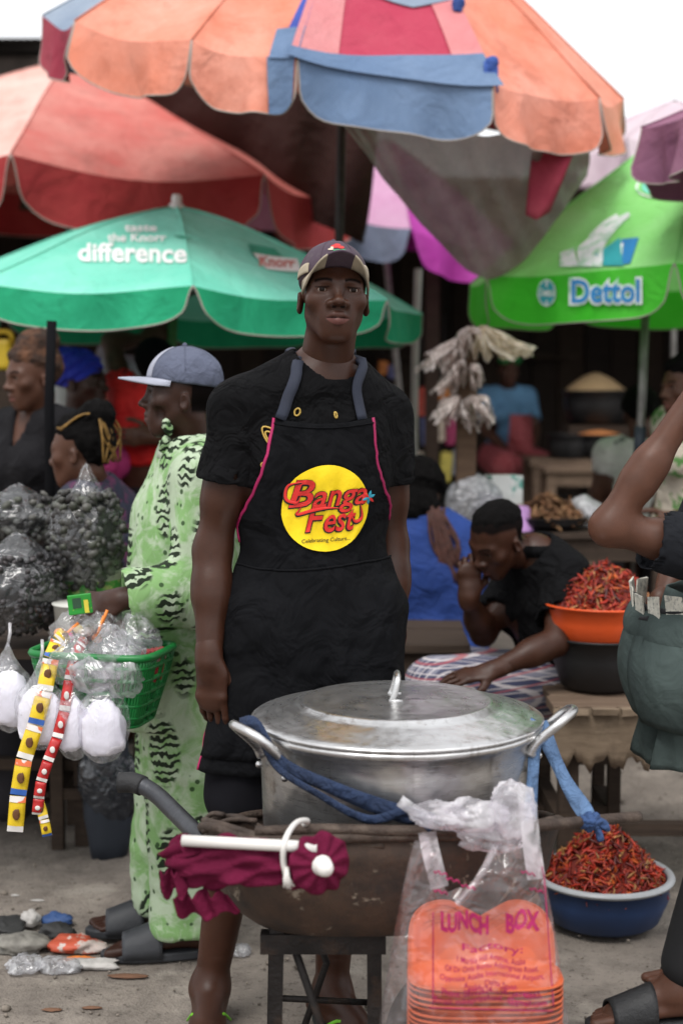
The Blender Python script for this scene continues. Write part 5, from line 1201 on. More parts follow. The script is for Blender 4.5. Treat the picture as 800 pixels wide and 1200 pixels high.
def heap(name, label, c, R_, H_, n, cols, ln, rad, seed, pw=1.4, mat=None, base_col=(.12, .012, .006), cat='heap', stray=.06):
    c = np.asarray(c, float)
    def pos(g):
        r = math.sqrt(g.random()) * R_; a = g.uniform(0, 2 * np.pi); z = H_ * (1 - (r / R_) ** pw) + .010 * math.sin(a * 5 + r * 40); sl = H_ * pw * (r / R_) ** (pw - 1) / R_
        nn = unit(V(math.cos(a) * sl, math.sin(a) * sl, 1)); return c + V(r * math.cos(a), r * math.sin(a), z + g.normal(0, rad * 1.1)), nn
    v, f, t = sticks(n, pos, ln, rad, cols, seed); root = thing(name, label, cat, c); root['kind'] = 'stuff'
    obj('pieces', v, f, mat or PIECE, root, world=True, tint=t)
    MB().lathe([(R_ * q, H_ * (1 - q ** pw) - rad * 1.5) for q in np.linspace(1, 0, 12)], 32).out('core', M('core_' + name, base_col, .9, var=.4, vs=40), root)
    return root

# ------------------------------------------------------------------ pepper stall on the right
tc = px(705, 820, 4.12); TZ = .565
PT = table('wooden_table', 'rough wooden table with plywood front under the orange pepper bowl', (tc[0] + .22, 4.18), (.80, .60, TZ), WOOD, WOODD)
fl = px(648, 822, 3.868); fr_ = px(790, 822, 3.868); P = []
for i, x in enumerate(np.linspace(fl[0], fr_[0], 30)):
    b = .155 + .018 * math.sin(i * .9) + .012 * math.sin(i * 2.3); P.append([(x, 3.868 - .006 * math.sin(i * .7) * v, TZ - .004 - b * v) for v in np.linspace(0, 1, 6)])
solid(MB().grid(np.array(P)).out('plywood_front', PLY, PT, world=True), .006)
for i in range(4):
    x = fl[0] + .02 + i * .085; MB().box((x + .035, 3.86, TZ - .010), (.078 - .01 * (i % 2), .03, .016), rotm(0, 0, RNG.uniform(-4, 4)), .002).out('lath', PLY, PT, smooth=False, world=True)
bx = px(702, 790, 4.12)
basin('plastic_bowl', 'black plastic bowl on the wooden table under the orange bowl', (bx[0], 4.12, TZ + .003), .142, .155, PBLK, taper=.80)
ob = basin('plastic_bowl', 'orange plastic bowl heaped with red chilli peppers', (bx[0] + .005, 4.12, TZ + .125), .166, .130, PORG, taper=.78)
heap('chilli_heap', 'red chilli peppers piled in the orange plastic bowl', (bx[0] + .01, 4.12, TZ + .240), .150, .115, 1000, CHILI, .040, .0042, 3, 1.7)
bc = gpx(708, 1085); bcx = px(706, 1040, 3.76)[0]
basin('plastic_basin', 'blue basin with grey rim on the ground heaped with chilli peppers', (bcx, 3.76, .004), .180, .125, PBLU, PGRY, taper=.84)
heap('chilli_heap', 'red chilli peppers piled in the blue basin on the ground', (bcx, 3.76, .112), .166, .150, 1300, CHILI, .040, .0042, 4, 1.35)
sd_ = thing('enamel_dish', 'small pale enamel dish tucked beside the orange bowl', 'dish', px(752, 742, 3.98)); MB().lathe([(0, 0), (.03, .002), (.045, .016), (.048, .018), (.043, .014), (0, .006)], 28).out('dish', M('cream_enamel', (.62, .56, .42), .4), sd_)
MB().lathe([(.0375, .0), (.0375, -.010), (.02, -.045), (.012, -.13), (0, -.13)], 20).out('stand', PBLK, sd_)

# ------------------------------------------------------------------ people helper
def P_(label, xpx, Y, rotdeg, group=None, name='person'):
    root = thing(name, label, 'person', V((xpx - 400) / F * Y * 1.0, Y, 0), R(rotdeg), group)
    rm = np.array(Matrix.Rotation(R(-rotdeg), 3, 'Z'))
    return root, (lambda x, y, Yd: w2l(root, px(x, y, Yd))[0]), (lambda *v: rm @ V(*v)), (lambda *v: w2l(root, V(*v))[0])
def trousers(root, J, mat, r=(.105, .085, .075), name='trousers', full=True, h=.011, seed=2, wrk=.006, top=None, W=1.0):
    pr = [(cap(J['pelvis'], J['waist'] * .3 + J['pelvis'] * .7, .155 * J['S'] * W, .145 * J['S'] * W, J['front'], .7), .04)]
    for q in (0, 1):
        pr.append((cap(J['hip'][q], J['kn'][q], r[0], r[1]), .04))
        if full: pr.append((cap(J['kn'][q], J['an'][q] + unit(J['kn'][q] - J['an'][q]) * .07, r[1], r[2]), .03))
    v, f = build(pr, h, .02, (), (), lambda P: wrk * wr(P, 24, seed)); return obj(name, v, f, mat, root)

# seated young man, head bowed, hand to his face
root, l, dv, wl = P_('young man in black polo shirt sitting bowed with hand to his face', 630, 4.35, -62)
J = joints(1.70, pelvis=l(655, 800, 4.42), waist=l(652, 752, 4.38), chest=l(643, 708, 4.33), neck=l(626, 652, 4.27), head=l(582, 630, 4.20), sh=[l(606, 682, 4.46), l(664, 676, 4.20)], el=[l(566, 742, 4.36), l(652, 752, 4.06)],
           wr=[l(548, 700, 4.20), l(578, 785, 3.98)], hip=[l(640, 806, 4.50), l(655, 812, 4.32)], kn=[l(545, 792, 4.50), l(512, 806, 4.12)])
J['an'] = [J['kn'][0] * V(1, 1, 0) + V(0, .05, .075), J['kn'][1] * V(1, 1, 0) + V(0, .06, .075)]; J['toe'] = [a * V(1, 1, 0) + V(0, -.15, .015) for a in J['an']]
hr = rotm(4, -34, 10)
person_body(root, J, hr, .93, SK1, .010, .0036, [dict(d=dv(.05, .0, 1), n=dv(.1, -1, .1), sd=dv(1, 0, 0), curl=(.75, .8, .85, .9), s=.95, thumb=.5), dict(d=dv(-1, -.1, -.18), n=dv(0, -.35, 1), sd=dv(.1, -1, -.2), curl=(.16, .18, .2, .24), spread=.25, s=.98, thumb=.2)], crop=(.046, .42))
eyes(root, J['head'], hr, .93); hair_shell(root, J['head'], hr, .93, HAIR, .0045, (.062, .42), .0022, .0035, back=-.03)
po, Fp = shirt(root, J, BLACKT, 'polo_shirt', .016, .72, (.066, .072), .0, .009, .070, wrk=.006, seed=12, skip_cut=True, neck_up=-.02)
nk = J['neck']; upv = unit(nk - J['chest']); cr = []
for a in np.linspace(0, 2 * np.pi, 28): cr.append([nk + upv * (.005 + .04 * k - .02 * (math.cos(a) > .8)) + V(math.sin(a) * (.076 - .006 * k), -math.cos(a) * (.072 - .004 * k), 0) for k in (0, .5, 1)])
solid(MB().grid(np.array(cr)).out('collar', BLACKT, po), .004)
v, f = text_mesh('ne mal', .03); v = fit_text(v); c0, g0 = Fp.project(np.array([l(602, 684, 4.05)]), .006, 25); p = c0[0] + np.array([l(25 * a + 589, 684 + 5 * a - 7 * b, 4.2) - l(602, 684, 4.2) for a, b in v]); p = p - np.outer((p - c0[0]) @ g0[0], g0[0]); obj('chest_print', p, f, M('print_white', (.7, .7, .7), .6), po, smooth=False)
def plaid():
    m, t, out = newmat('plaid_cotton'); p = N(t, 'ShaderNodeBsdfPrincipled'); c = (.16, .16, .20)
    cur = None
    for rot, sc, col, lo in (((0, 0, 0), 9, (.025, .03, .07), .55), ((0, R(90), 0), 9, (.03, .035, .08), .55), ((0, 0, R(8)), 18, (.5, .46, .46), .88), ((0, R(90), 0), 18, (.5, .46, .46), .88), ((0, R(90), R(5)), 9, (.30, .06, .07), .93)):
        w = N(t, 'ShaderNodeTexWave'); w.inputs['Scale'].default_value = sc; w.inputs['Distortion'].default_value = .6; L(t, coord(t, rot=rot), w.inputs[0]); cur = mixrgb(t, ramp(t, w.outputs['Fac'], (lo, 0.0), (min(.99, lo + .08), .8)), cur if cur else (.17, .17, .22), col)
    L(t, cur, p.inputs['Base Color']); p.inputs['Roughness'].default_value = .9; L(t, p.outputs[0], out.inputs[0]); return m
trousers(root, J, plaid(), (.115, .095, .09), 'shorts', False)
MB().lathe([(0, .0), (.13, 0), (.14, .02), (.15, J['pelvis'][2] - .16), (.14, J['pelvis'][2] - .14), (0, J['pelvis'][2] - .135)], 24)
sp_ = root_matrix(root) @ Vector(J['pelvis'])
st_ = table('wooden_stool', 'low dark stool under the bowed young man', (sp_[0] + .02, sp_[1]), (.36, .34, sp_[2] - .115), WOODD, WOODD, 3, .025, .04)

# woman in blue, seen from behind
root, l, dv, wl = P_('woman in blue top with dark hair and red-brown braids, her back turned', 508, 4.95, 172)
J = joints(1.60, pelvis=l(512, 770, 4.95), waist=l(510, 725, 4.97), chest=l(508, 672, 4.98), neck=l(500, 612, 5.0), head=l(490, 580, 5.05), sh=[l(545, 640, 4.98), l(474, 636, 4.98)], el=[l(552, 715, 5.0), l(462, 715, 5.02)], wr=[l(530, 760, 5.25), l(480, 760, 5.25)], hip=[l(535, 775, 4.98), l(490, 775, 4.98)], kn=[l(545, 770, 5.38), l(480, 770, 5.38)])
J['an'] = [k * V(1, 1, 0) + V(0, .03, .075) for k in J['kn']]; J['toe'] = [a * V(1, 1, 0) + V(0, -.15, .015) for a in J['an']]
hr = rotm(0, -28, 0); person_body(root, J, hr, .95, SK2, .013, .006, [dict(d=dv(0, 1, -.2), n=dv(0, 0, 1), sd=dv(0, .2, 0) + V(.1, 0, 0), curl=(.2,) * 4)] * 2, female=True)
shirt(root, J, M('blue_jersey', (.009, .034, .165), .85, var=.2, fold=.5, fs=12, weave=.3), 'blue_top', .022, 1.6, (.066, .055), 0, .011, .07, 1.08, wrk=.009, seed=5, skip_cut=True, hole=False, neck_up=-.01)
hair_shell(root, J['head'], hr, .95, HAIR, .030, (.0, .1), .006, .006, extra=[(ell((0, .05, -.06), (.085, .07, .08)), .03)], back=-.14)
bm = MB(); g_ = np.random.default_rng(8)
for i in range(26):
    a = l(508 + g_.uniform(-8, 14), 600 + g_.uniform(-8, 10), 4.88); b = l(520 + g_.uniform(-14, 18), 640, 4.86); c = l(524 + g_.uniform(-12, 20), 668 + g_.uniform(-10, 18), 4.86); bm.tube(spline([a, b, c], 8), .006, 5)
bm.out('braids', M('auburn_braids', (.045, .014, .009), .7, var=.4, vs=60), root)
trousers(root, J, M('dark_wrapper', (.02, .018, .025), .9), (.11, .10, .10), 'wrapper', True)
table('wooden_bench', 'dark plank bench beside the woman in blue', (px(497, 770, 4.72)[0] - .05, 4.62), (.36, .5, px(490, 745, 4.55)[2]), WOODD, WOODD, 3)

# stooping person with raised arm, grey-green money apron
root, l, dv, wl = P_('person in black shirt and grey-green money apron with arm raised beside the peppers', 880, 3.22, -82)
J = joints(1.62, pelvis=wl(0.935, 3.22, .86), waist=wl(0.930, 3.22, .98), chest=wl(0.915, 3.20, 1.13), neck=wl(0.905, 3.18, 1.30), head=wl(0.875, 3.16, 1.44), sh=[wl(0.915, 3.36, 1.24), l(868, 655, 3.02)], el=[wl(0.835, 3.44, 1.02), l(712, 618, 2.98)],
           wr=[wl(0.755, 3.36, .92), l(835, 432, 2.98)], hip=[wl(0.935, 3.30, .83), wl(0.935, 3.13, .83)], kn=[wl(0.895, 3.30, .45), wl(0.865, 3.11, .45)], an=[wl(0.935, 3.32, .078), l(793, 1148, 3.12)])
J['an'][1][2] = .078; J['toe'] = [a * V(1, 1, 0) + V(0, -.15, .016) for a in J['an']]
hr = rotm(0, -8, 0)
SKR = skin('skin_warm_brown', (.085, .036, .022), (.2, .08, .07))
pr_h = [dict(d=dv(-.2, 0, -1), n=dv(0, 1, 0), sd=dv(-1, 0, 0), curl=(.4,) * 4), dict(d=dv(.6, 0, 1), n=dv(-.8, 0, .5), sd=dv(0, -1, 0), curl=(.5,) * 4)]
person_body(root, J, hr, .92, SKR, .009, .006, pr_h, toes=True)
hair_shell(root, J['head'], hr, .92, HAIR, .02, (.03, .3), .004, .006)
shirt(root, J, M('black_ribbed_cotton', (.010, .011, .014), .85, fold=.5, fs=14, weave=.4, spec=.15), 't_shirt', .015, .70, (.072, .074), .78, .008, .07, wrk=.006, seed=14)
trousers(root, J, M('black_leggings', (.007, .007, .008), .8), (.088, .070, .058), 'leggings', True, .009, wrk=.002)
for q in (0, 1): pass
AG = M('grey_green_canvas', (.060, .080, .076), .9, var=.3, weave=.6, fold=.3, fs=14, spec=.12, col2=(.035, .045, .045), c2=(.5, .75), c2s=9)
rows = []
for z in np.linspace(.985, .585, 30):
    t = (.985 - z) / .40; row = []
    for u in np.linspace(0, 1, 36):
        a = -1.25 + 2.5 * u; r = .165 + .045 * math.sin(min(1, t * 1.6) * 1.57) + .026 * math.sin(u * 19 + t * 2) * t ** 1.3 + .012 * math.sin(u * 41 + 2 + t) * t + .004 * math.sin(u * 23 + t * 14)
        row.append(J['pelvis'] * V(1, 1, 0) + V(r * 1.05 * math.sin(a), -r * math.cos(a) - .02, z + .012 * math.sin(u * 11) * t))
    rows.append(row)
A = MB().grid(np.array(rows)).out('money_apron', AG, root); solid(A, .004)
for k, (a0, a1, z0, z1, rr) in enumerate(((-.9, .25, .93, .70, .243), (.1, 1.2, .91, .69, .248), (-.3, .8, .965, .83, .232))):
    rows = []
    for z in np.linspace(z0, z1, 14):
        t = (z0 - z) / (z0 - z1); rows.append([J['pelvis'] * V(1, 1, 0) + V(1.06 * (rr + .018 * math.sin(t * 3.1)) * math.sin(a), -(rr + .03 * math.sin(t * 3.1) - .012 * t) * math.cos(a) - .03, z - .016 * math.sin((a - a0) / (a1 - a0) * 3.14) * (1 - t)) for a in np.linspace(a0, a1, 18)])
    pk = MB().grid(np.array(rows)).out('pocket', AG, A); solid(pk, .004); MB().tube(np.array(rows)[0], .0075, 6).out('pocket_binding', M('black_binding', (.01, .01, .012), .7), pk)
nt_ = M('banknote_paper', (.55, .53, .46), .8, var=.2, vs=50, col2=(.3, .3, .27), c2=(.5, .6), c2s=80)
for k in range(6):
    a = -.75 + .26 * k + RNG.uniform(-.04, .04); c = J['pelvis'] * V(1, 1, 0) + V(.238 * math.sin(a), -.240 * math.cos(a) - .03, .940 + RNG.uniform(-.01, .02)); o = MB().box(c, (.045, .003, .075), rotm(math.degrees(a) + RNG.uniform(-8, 8), RNG.uniform(-14, 8), RNG.uniform(-16, 16)), .001).out('banknote', nt_, A, smooth=False)
SND = M('black_leather', (.012, .012, .013), .5, bump=.3, bs=90)
def sandal(root, J, q, mat=SND, wide=True):
    a = J['an'][q]; d = unit((J['toe'][q] - a) * V(1, 1, 0)); sd = np.cross(d, V(0, 0, 1)); g = V(a[0], a[1], 0); n = 28; pr = []
    for k in range(n):
        t = 2 * np.pi * k / n; u = math.cos(t); pr.append(g + d * (.07 + .145 * u) + sd * (.043 + .010 * max(u, 0)) * math.sin(t))
    pr = np.array(pr); v = np.concatenate([pr + V(0, 0, .001), pr + V(0, 0, .024)]); s = obj('sandal', v, [(i, (i + 1) % n, n + (i + 1) % n, n + i) for i in range(n)] + [tuple(range(n - 1, -1, -1)), tuple(range(n, 2 * n))], mat, root, smooth=False); bevel(s, .005)
    rows = []
    for k in np.linspace(0, 1, 10):
        c = g + d * (.06 + .10 * k); w = .046 - .004 * k; hgt = .088 - .036 * k; rows.append([c + sd * w * 1.08 * math.cos(t) + V(0, 0, .012 + hgt * max(0, math.sin(t)) ** .8) for t in np.linspace(0, math.pi, 14)])
    solid(MB().grid(np.array(rows)).out('upper', mat, s), .004); return s
for q in (0, 1): sandal(root, J, q)

# ------------------------------------------------------------------ old man in printed green robe
def ankara():
    m, t, out = newmat('green_print_cotton'); p = N(t, 'ShaderNodeBsdfPrincipled'); co = coord(t)
    c = mixrgb(t, ramp(t, noise(t, co, 7, 5, .6, 1.5), (.44, 0.0), (.56, 1.0)), (.36, .44, .31), (.19, .34, .13))
    c = mixrgb(t, ramp(t, noise(t, coord(t, loc=(3, 3, 3)), 22, 6, .6, 1.0), (.52, 0.0), (.62, .7)), c, (.40, .49, .35))
    # black scroll motifs: fine rings inside scattered upright lozenges
    vo = N(t, 'ShaderNodeTexVoronoi'); vo.inputs['Scale'].default_value = 1.0; vo.inputs['Randomness'].default_value = .75; L(t, coord(t, scale=(9, 9, 5)), vo.inputs['Vector'])
    w = N(t, 'ShaderNodeTexWave'); w.wave_type = 'RINGS'; w.inputs['Scale'].default_value = 19; w.inputs['Distortion'].default_value = 6; w.inputs['Detail'].default_value = 1.5; w.inputs['Detail Scale'].default_value = 2.2; L(t, coord(t, scale=(1, 1, .8)), w.inputs[0])
    mk = ramp(t, vo.outputs['Distance'], (.42, 1.0), (.48, 0.0)); ln = ramp(t, w.outputs['Fac'], (.50, 0.0), (.56, 1.0)); mm = mixrgb(t, 1.0, mk, ln, 'MULTIPLY'); c = mixrgb(t, mm, c, (.012, .02, .010))
    dt = N(t, 'ShaderNodeTexVoronoi'); dt.inputs['Scale'].default_value = 26; dt.inputs['Randomness'].default_value = 1; L(t, co, dt.inputs['Vector']); c = mixrgb(t, ramp(t, dt.outputs['Distance'], (.14, .9), (.19, 0.0)), c, (.02, .05, .015))
    L(t, c, p.inputs['Base Color']); p.inputs['Roughness'].default_value = .75; p.inputs['Specular IOR Level'].default_value = .2
    b = N(t, 'ShaderNodeBump'); b.inputs['Strength'].default_value = .5; b.inputs['Distance'].default_value = .03; L(t, noise(t, coord(t, scale=(1, 1, .5)), 13, 4, .5, .6), b.inputs['Height']); L(t, b.outputs[0], p.inputs['Normal']); L(t, p.outputs[0], out.inputs[0]); return m
ANK = ankara()
root, l, dv, wl = P_('old man in patterned green robe and grey-blue cap standing by the stall', 222, 3.62, -82)
J = joints(1.56, head=l(212, 462, 3.60), neck=l(226, 532, 3.63), sh=[l(214, 566, 3.80), l(242, 566, 3.46)], el=[l(206, 690, 3.86), l(238, 700, 3.40)], wr=[l(152, 735, 3.66), l(142, 702, 3.33)],
           chest=l(224, 612, 3.63), waist=l(220, 690, 3.63), pelvis=l(220, 745, 3.63), hip=[l(216, 765, 3.70), l(222, 765, 3.55)], kn=[l(208, 930, 3.70), l(216, 930, 3.55)], an=[l(196, 1085, 3.68), l(218, 1100, 3.52)])
for a in J['an']: a[2] = .078
J['toe'] = [a * V(1, 1, 0) + V(0, -.15, .016) for a in J['an']]
hr = rotm(-2, 2, 0)
person_body(root, J, hr, .90, SK2, .011, .0034, [dict(d=dv(-1, 0, -.3), n=dv(0, -.6, 1), sd=dv(0, -1, 0), curl=(.4,) * 4, s=.95), dict(d=dv(-1, .1, -.22), n=dv(-.1, -.75, .65), sd=dv(-.3, -.2, -.8), curl=(.55, .6, .65, .7), s=.98, thumb=.5)], toes=True, age=1, crop=(.03, .35))
eyes(root, J['head'], hr, .90)
cg = M('slate_cap_cotton', (.075, .085, .125), .9, weave=.4, fold=.3, fs=30); cl = M('pale_cap_cotton', (.30, .31, .37), .9, weave=.4)
cp, X = baseball_cap(root, J['head'], hr, .93, cg, cl, tilt=-3, brim_l=.078, arch=.02)
rows = []
for a in np.linspace(R(-30), R(30), 12): rows.append([X((.0845 * math.cos(e) * math.sin(a), .014 - .1045 * math.cos(e) * math.cos(a), .040 + .0915 * math.sin(e))) for e in np.linspace(.05, 1.25, 12)])
solid(MB().grid(np.array(rows)).out('front_panel', cl, cp), .002)
# tunic: loose, to mid-thigh, with wide sleeves
S_ = J['S']; pr = torso_prims(J, 1.02, inf=.028); pr = pr[:5] + pr[6:]
pr.append((cap(J['pelvis'], J['pelvis'] - V(0, .0, .20), .175, .20, None), .06)); pr.append((cap(J['chest'], J['pelvis'], .15, .175), .05))
subs = []
for q, (a, b) in enumerate(((.075, .07), (.080, .074))):
    e, w = J['el'][q], J['wr'][q]; pr += [(cap(J['sh'][q], e, .078, a), .04), (cap(e, e + (w - e) * .86, a, b), .03)]; d = unit(w - e); m_ = e + (w - e) * .86; subs += [(cap(m_ + d * .075, m_ + d * .16, .085), .004), (cap(m_ + d * .005, m_ + d * .06, .055), .004)]
nk = J['neck']; subs.append((cap(nk + V(0, -.01, .045), nk + V(0, -.01, .16), .074), .008))
v, f = build(pr, .0085, .03, subs, [lambda P: .60 - P[..., 2]], lambda P: .008 * wr(P * V(1, 1, .45), 22, 17) + .005 * wr(P * V(1, 1, .5), 46, 18)); tun = obj('tunic', v, f, ANK, root)
v, f = build([(cap(J['hip'][q], J['an'][q] + V(0, .0, .02), .135, .092), .05) for q in (0, 1)], .010, .03, (), [lambda P: .062 - P[..., 2], lambda P: P[..., 2] - .78], lambda P: .009 * wr(P * V(1, 1, .3), 26, 19) + .004 * wr(P, 50, 20)); obj('trousers', v, f, ANK, root)
nrf = []
for a in np.linspace(-2.2, 2.2, 30): nrf.append([nk + V((.076 + .006 * k) * math.sin(a), -(.082 + .004 * k) * math.cos(a), .018 - .016 * k + .006 * math.cos(a)) for k in (0, 1, 2)])
solid(MB().grid(np.array(nrf)).out('neck_band', M('pale_neckband', (.45, .52, .40), .8), tun), .004)
for i, (x, y) in enumerate(((193, 522), (197, 545), (190, 602), (186, 640), (196, 500))):
    c = l(x, y, 3.55); MB().grid(crumple(c, (.016, .014, .020), 30 + i, .25, 16, 10), True).out('frill', ANK, tun)
for q in (0, 1): sandal(root, J, q, M('grey_sandal', (.035, .037, .042), .55, bump=.2))

pkx = w2l(root, px(95, 705, 3.25))[0]
gp = thing('packet', 'small green packet held in the old man\'s hand', 'packet', px(94, 708, 3.27)); o = MB().box((0, 0, 0), (.055, .010, .046), rotm(10, 0, -6)).out('sleeve', M('packet_green', (.02, .24, .03), .4, col2=(.5, .6, .08), c2=(.58, .6), c2s=40), gp, smooth=False); bevel(o, .002)
MB().box((-.006, -.0062, .003), (.020, .002, .024), rotm(10, 0, -6)).out('label', M('packet_dark', (.02, .06, .03), .5), gp, smooth=False); MB().box((.016, -.006, -.004), (.010, .002, .030), rotm(10, 0, -6)).out('label', M('packet_yellow', (.6, .5, .05), .5), gp, smooth=False)

# ------------------------------------------------------------------ left stall with bags of snails
SZ = px(40, 742, 3.95)[2]
table('market_bench', 'dark trestle bench under the stall board', (px(48, 742, 4.55)[0] - .1, 4.55), (.62, .36, SZ - .032), WOODD, WOODD, 3, .025, .06)
sb_ = thing('stall_board', 'broad dark plank board carrying the bags of snails', 'board', (px(25, 742, 4.2)[0] - .14, 4.25, SZ - .03))
for i in range(5): bevel(MB().box((RNG.uniform(-.01, .01), -.44 + i * .222, .0145), (.86, .214, .027), None, .0015).out('plank', WOODD, sb_, smooth=False), .003)
SN = [(.055, .058, .05), (.030, .032, .030), (.018, .018, .018), (.09, .09, .08), (.045, .05, .038)]; SN2 = [(.02, .02, .022), (.035, .033, .036), (.012, .012, .014), (.06, .055, .058)]
SNF = film('glossy_thin_film', (.97, .98, 1.0), milk=.035, bump=.9, bs=15)
def snail_bag(label, c, r, seed, cols, gather, n=260, size=.017):
    root = thing('bag_of_snails', label, 'bag', V(c[0], c[1], c[2] - r[2]), 0, 'clear bags of snails on the stall'); g = np.random.default_rng(seed); mb_v = []; mb_f = []; tt = []; k = 0
    b0 = MB().ball((0, 0, 0), 1, 7); bv, bf = np.concatenate(b0.v), b0.f
    for i in range(n):
        d = unit(g.normal(0, 1, 3)); 
        if d[2] > .80: continue
        p = c + d * np.asarray(r) * g.uniform(.90, 1.0); s = size * g.uniform(.7, 1.25); v = bv * V(s, s * .62, s * .55) * (1 + .25 * bv[:, :1]) @ rotm(g.uniform(0, 360), g.uniform(-60, 60), g.uniform(-60, 60)).T + p
        mb_v.append(v); mb_f += [tuple(q + k for q in f_) for f_ in bf]; k += len(v); tt.append(np.tile(np.array(cols[g.choice(len(cols))]) * g.uniform(.6, 1.5), (len(v), 1)))
    o = obj('snails', np.concatenate(mb_v), mb_f, PIECE, root, world=True, tint=np.concatenate(tt)); o['kind'] = 'stuff'
    MB().ball(c, np.asarray(r) * .86, 20).out('inner_mass', M('dark_mass', (.012, .012, .012), .8), root, world=True)
    MB().grid(crumple(c, np.asarray(r) * 1.02, seed + 40, .03, 60, 36, gather, None, .04), True).out('bag_film', SNF, root, world=True); return root
def onz(x, y, Y, rz): q = px(x, y, Y); return q
snail_bag('tall clear bag of pale grey snails twisted shut beside the tubs', px(102, 628, 3.80), V(.098, .095, .155), 1, SN, .75, 420, .018)
snail_bag('round clear bag of olive-grey snails resting on a darker bag', px(22, 608, 4.05), V(.125, .11, .085), 2, SN, .5, 300, .017)
snail_bag('bulging clear bag of small black snails at the table front', px(22, 690, 3.74), V(.125, .12, .125), 3, SN2, .4, 520, .013)
def tub(label, x, y, Y, r, h, bands):
    c = px(x, y, Y); t = thing('plastic_tub', label, 'tub', c, 0); MB().lathe([(0, 0), (r * .92, 0), (r, h * .95), (r * 1.06, h * .96), (r * 1.06, h), (0, h)], 32).out('tub', M('tub_white', (.55, .55, .50), .4), t)
    for z0, z1, m in bands: MB().lathe([(r * (.923 + .08 * z), h * z) for z in (z0, (z0 + z1) / 2, z1)], 32).out('label_band', m, t)
OR_ = M('tub_orange', (.65, .16, .03), .45); LG_ = M('tub_leaf_green', (.06, .30, .05), .5, col2=(.5, .5, .2), c2=(.5, .6), c2s=60)
tub('white tub with green leafy band under the tall snail bag', 107, 703, 3.84, .085, .085, [(.25, .7, LG_)]); tub('white tub with orange bands beside the green basket', 98, 744, 3.66, .075, .085, [(.05, .2, OR_), (.75, .92, OR_)])
tb = thing('tomato_basin', 'shallow basin of tomatoes behind the snail bags', 'basin', V(px(12, 600, 4.45)[0], 4.45, px(12, 605, 4.45)[2] - .06)); MB().lathe([(0, 0), (.10, 0), (.14, .06), (.147, .062), (.13, .02), (0, .015)], 32).out('bowl', M('steel_bowl', (.3, .3, .3), .4, metal=.6), tb)
MB().lathe([(0, 0), (.13, 0), (.13, -(px(12, 605, 4.45)[2] - .06 - SZ)), (0, -(px(12, 605, 4.45)[2] - .06 - SZ))][::-1], 24).out('crate', PBLK, tb)
tm_ = M('tomato_skin', (.42, .09, .035), .3, var=.25, vs=9)
for i in range(14):
    a = i * 2.4; r = .018 * math.sqrt(i) * 1.6; b = MB().ball((0, 0, 0), (.026, .026, .023), 12).out('tomato', tm_, tb); b.location = (r * math.cos(a), r * math.sin(a), .065 + .03 * (1 - i / 14))
pp_ = thing('pepper_pile', 'pile of mixed red and green peppers behind the snail bags', 'peppers', V(px(52, 596, 4.5)[0], 4.5, px(50, 604, 4.5)[2])); pp_['kind'] = 'stuff'
v, f, t = sticks(120, lambda g: (px(50, 600, 4.5) + V(g.normal(0, .05), g.normal(0, .04), abs(g.normal(0, .015))), V(0, 0, 1)), .06, .012, [(.45, .10, .02), (.06, .22, .02), (.5, .3, .03), (.4, .03, .02)], 9); obj('pieces', v, f, PIECE, pp_, world=True, tint=t)

# ------------------------------------------------------------------ hawker's basket
GRN = M('green_plastic', (.006, .15, .03), .4, var=.15); bc0 = px(122, 805, 3.30); BB = thing('plastic_basket', 'green perforated plastic basket crammed with goods beside the old man', 'basket', V(bc0[0], bc0[1], bc0[2] - .075), R(-14))
def sq(k, hx, hy):
    a = np.linspace(0, 2 * np.pi, 48, endpoint=False); return np.stack([hx * np.sign(np.cos(a)) * np.abs(np.cos(a)) ** .35 * k, hy * np.sign(np.sin(a)) * np.abs(np.sin(a)) ** .35 * k], 1)
lv = [(.70, 0.0), (.74, .02), (.80, .05), (.86, .08), (.92, .11), (.97, .14), (1.0, .165)]
for i in range(len(lv)):
    k, z = lv[i]; p = np.c_[sq(k, .15, .105), np.full(48, z)]; MB().tube(np.vstack([p, p[:1]]), .0055 if i < 6 else .0095, 6, False).out('band' if i < 6 else 'rim', GRN, BB)
for j in range(48):
    p = [np.append(sq(k, .15, .105)[j], z) for k, z in lv]; MB().tube(p, .0050, 4).out('bar', GRN, BB)
MB().grid(np.array([np.c_[sq(k, .15, .105), np.full(48, .003)] for k in (.70, .35, .01)]).transpose(1, 0, 2), True).out('floor', GRN, BB)
for (x, y) in ((72, 752),):
    hp_ = [px(72, 760, 3.32), px(85, 746, 3.36), px(112, 752, 3.42), px(130, 770, 3.42)]; MB().tube(spline(hp_, 16), .008, 6).out('handle', GRN, BB, world=True)
WB_ = M('white_paper_goods', (.76, .74, .80), .7, var=.06)
def hang_bag(label, x, y, Y, r, seed):
    c = px(x, y, Y); t = thing('small_bag', label, 'plastic bag', V(c[0], c[1], c[2] - r[2]), 0, 'small white bags hung on the basket')
    o = MB().grid(crumple(c - V(0, 0, .018), np.asarray(r) * V(.84, .7, .72), seed, .10, 36, 24, .25, None, .06, None, .72), True).out('white_contents', WB_, t, world=True)
    MB().grid(crumple(c, np.asarray(r) * V(1, 1, 1.1), seed + 5, .06, 48, 30, .8, None, .03), True).out('bag_film', CLEAR2, t, world=True)
    tp = c + V(0, 0, r[2] * 1.25); MB().tube([tp, tp + V(.004, .012, .03), tp + V(.0, .03, .05)], .004, 6).out('twist', MILK, t, world=True)
hang_bag('plump milky bag of white goods hung on the basket by the sachet strips', 48, 832, 3.20, V(.060, .035, .085), 4); hang_bag('narrow milky bag of white goods squeezed between two others', 84, 842, 3.20, V(.045, .034, .085), 7)
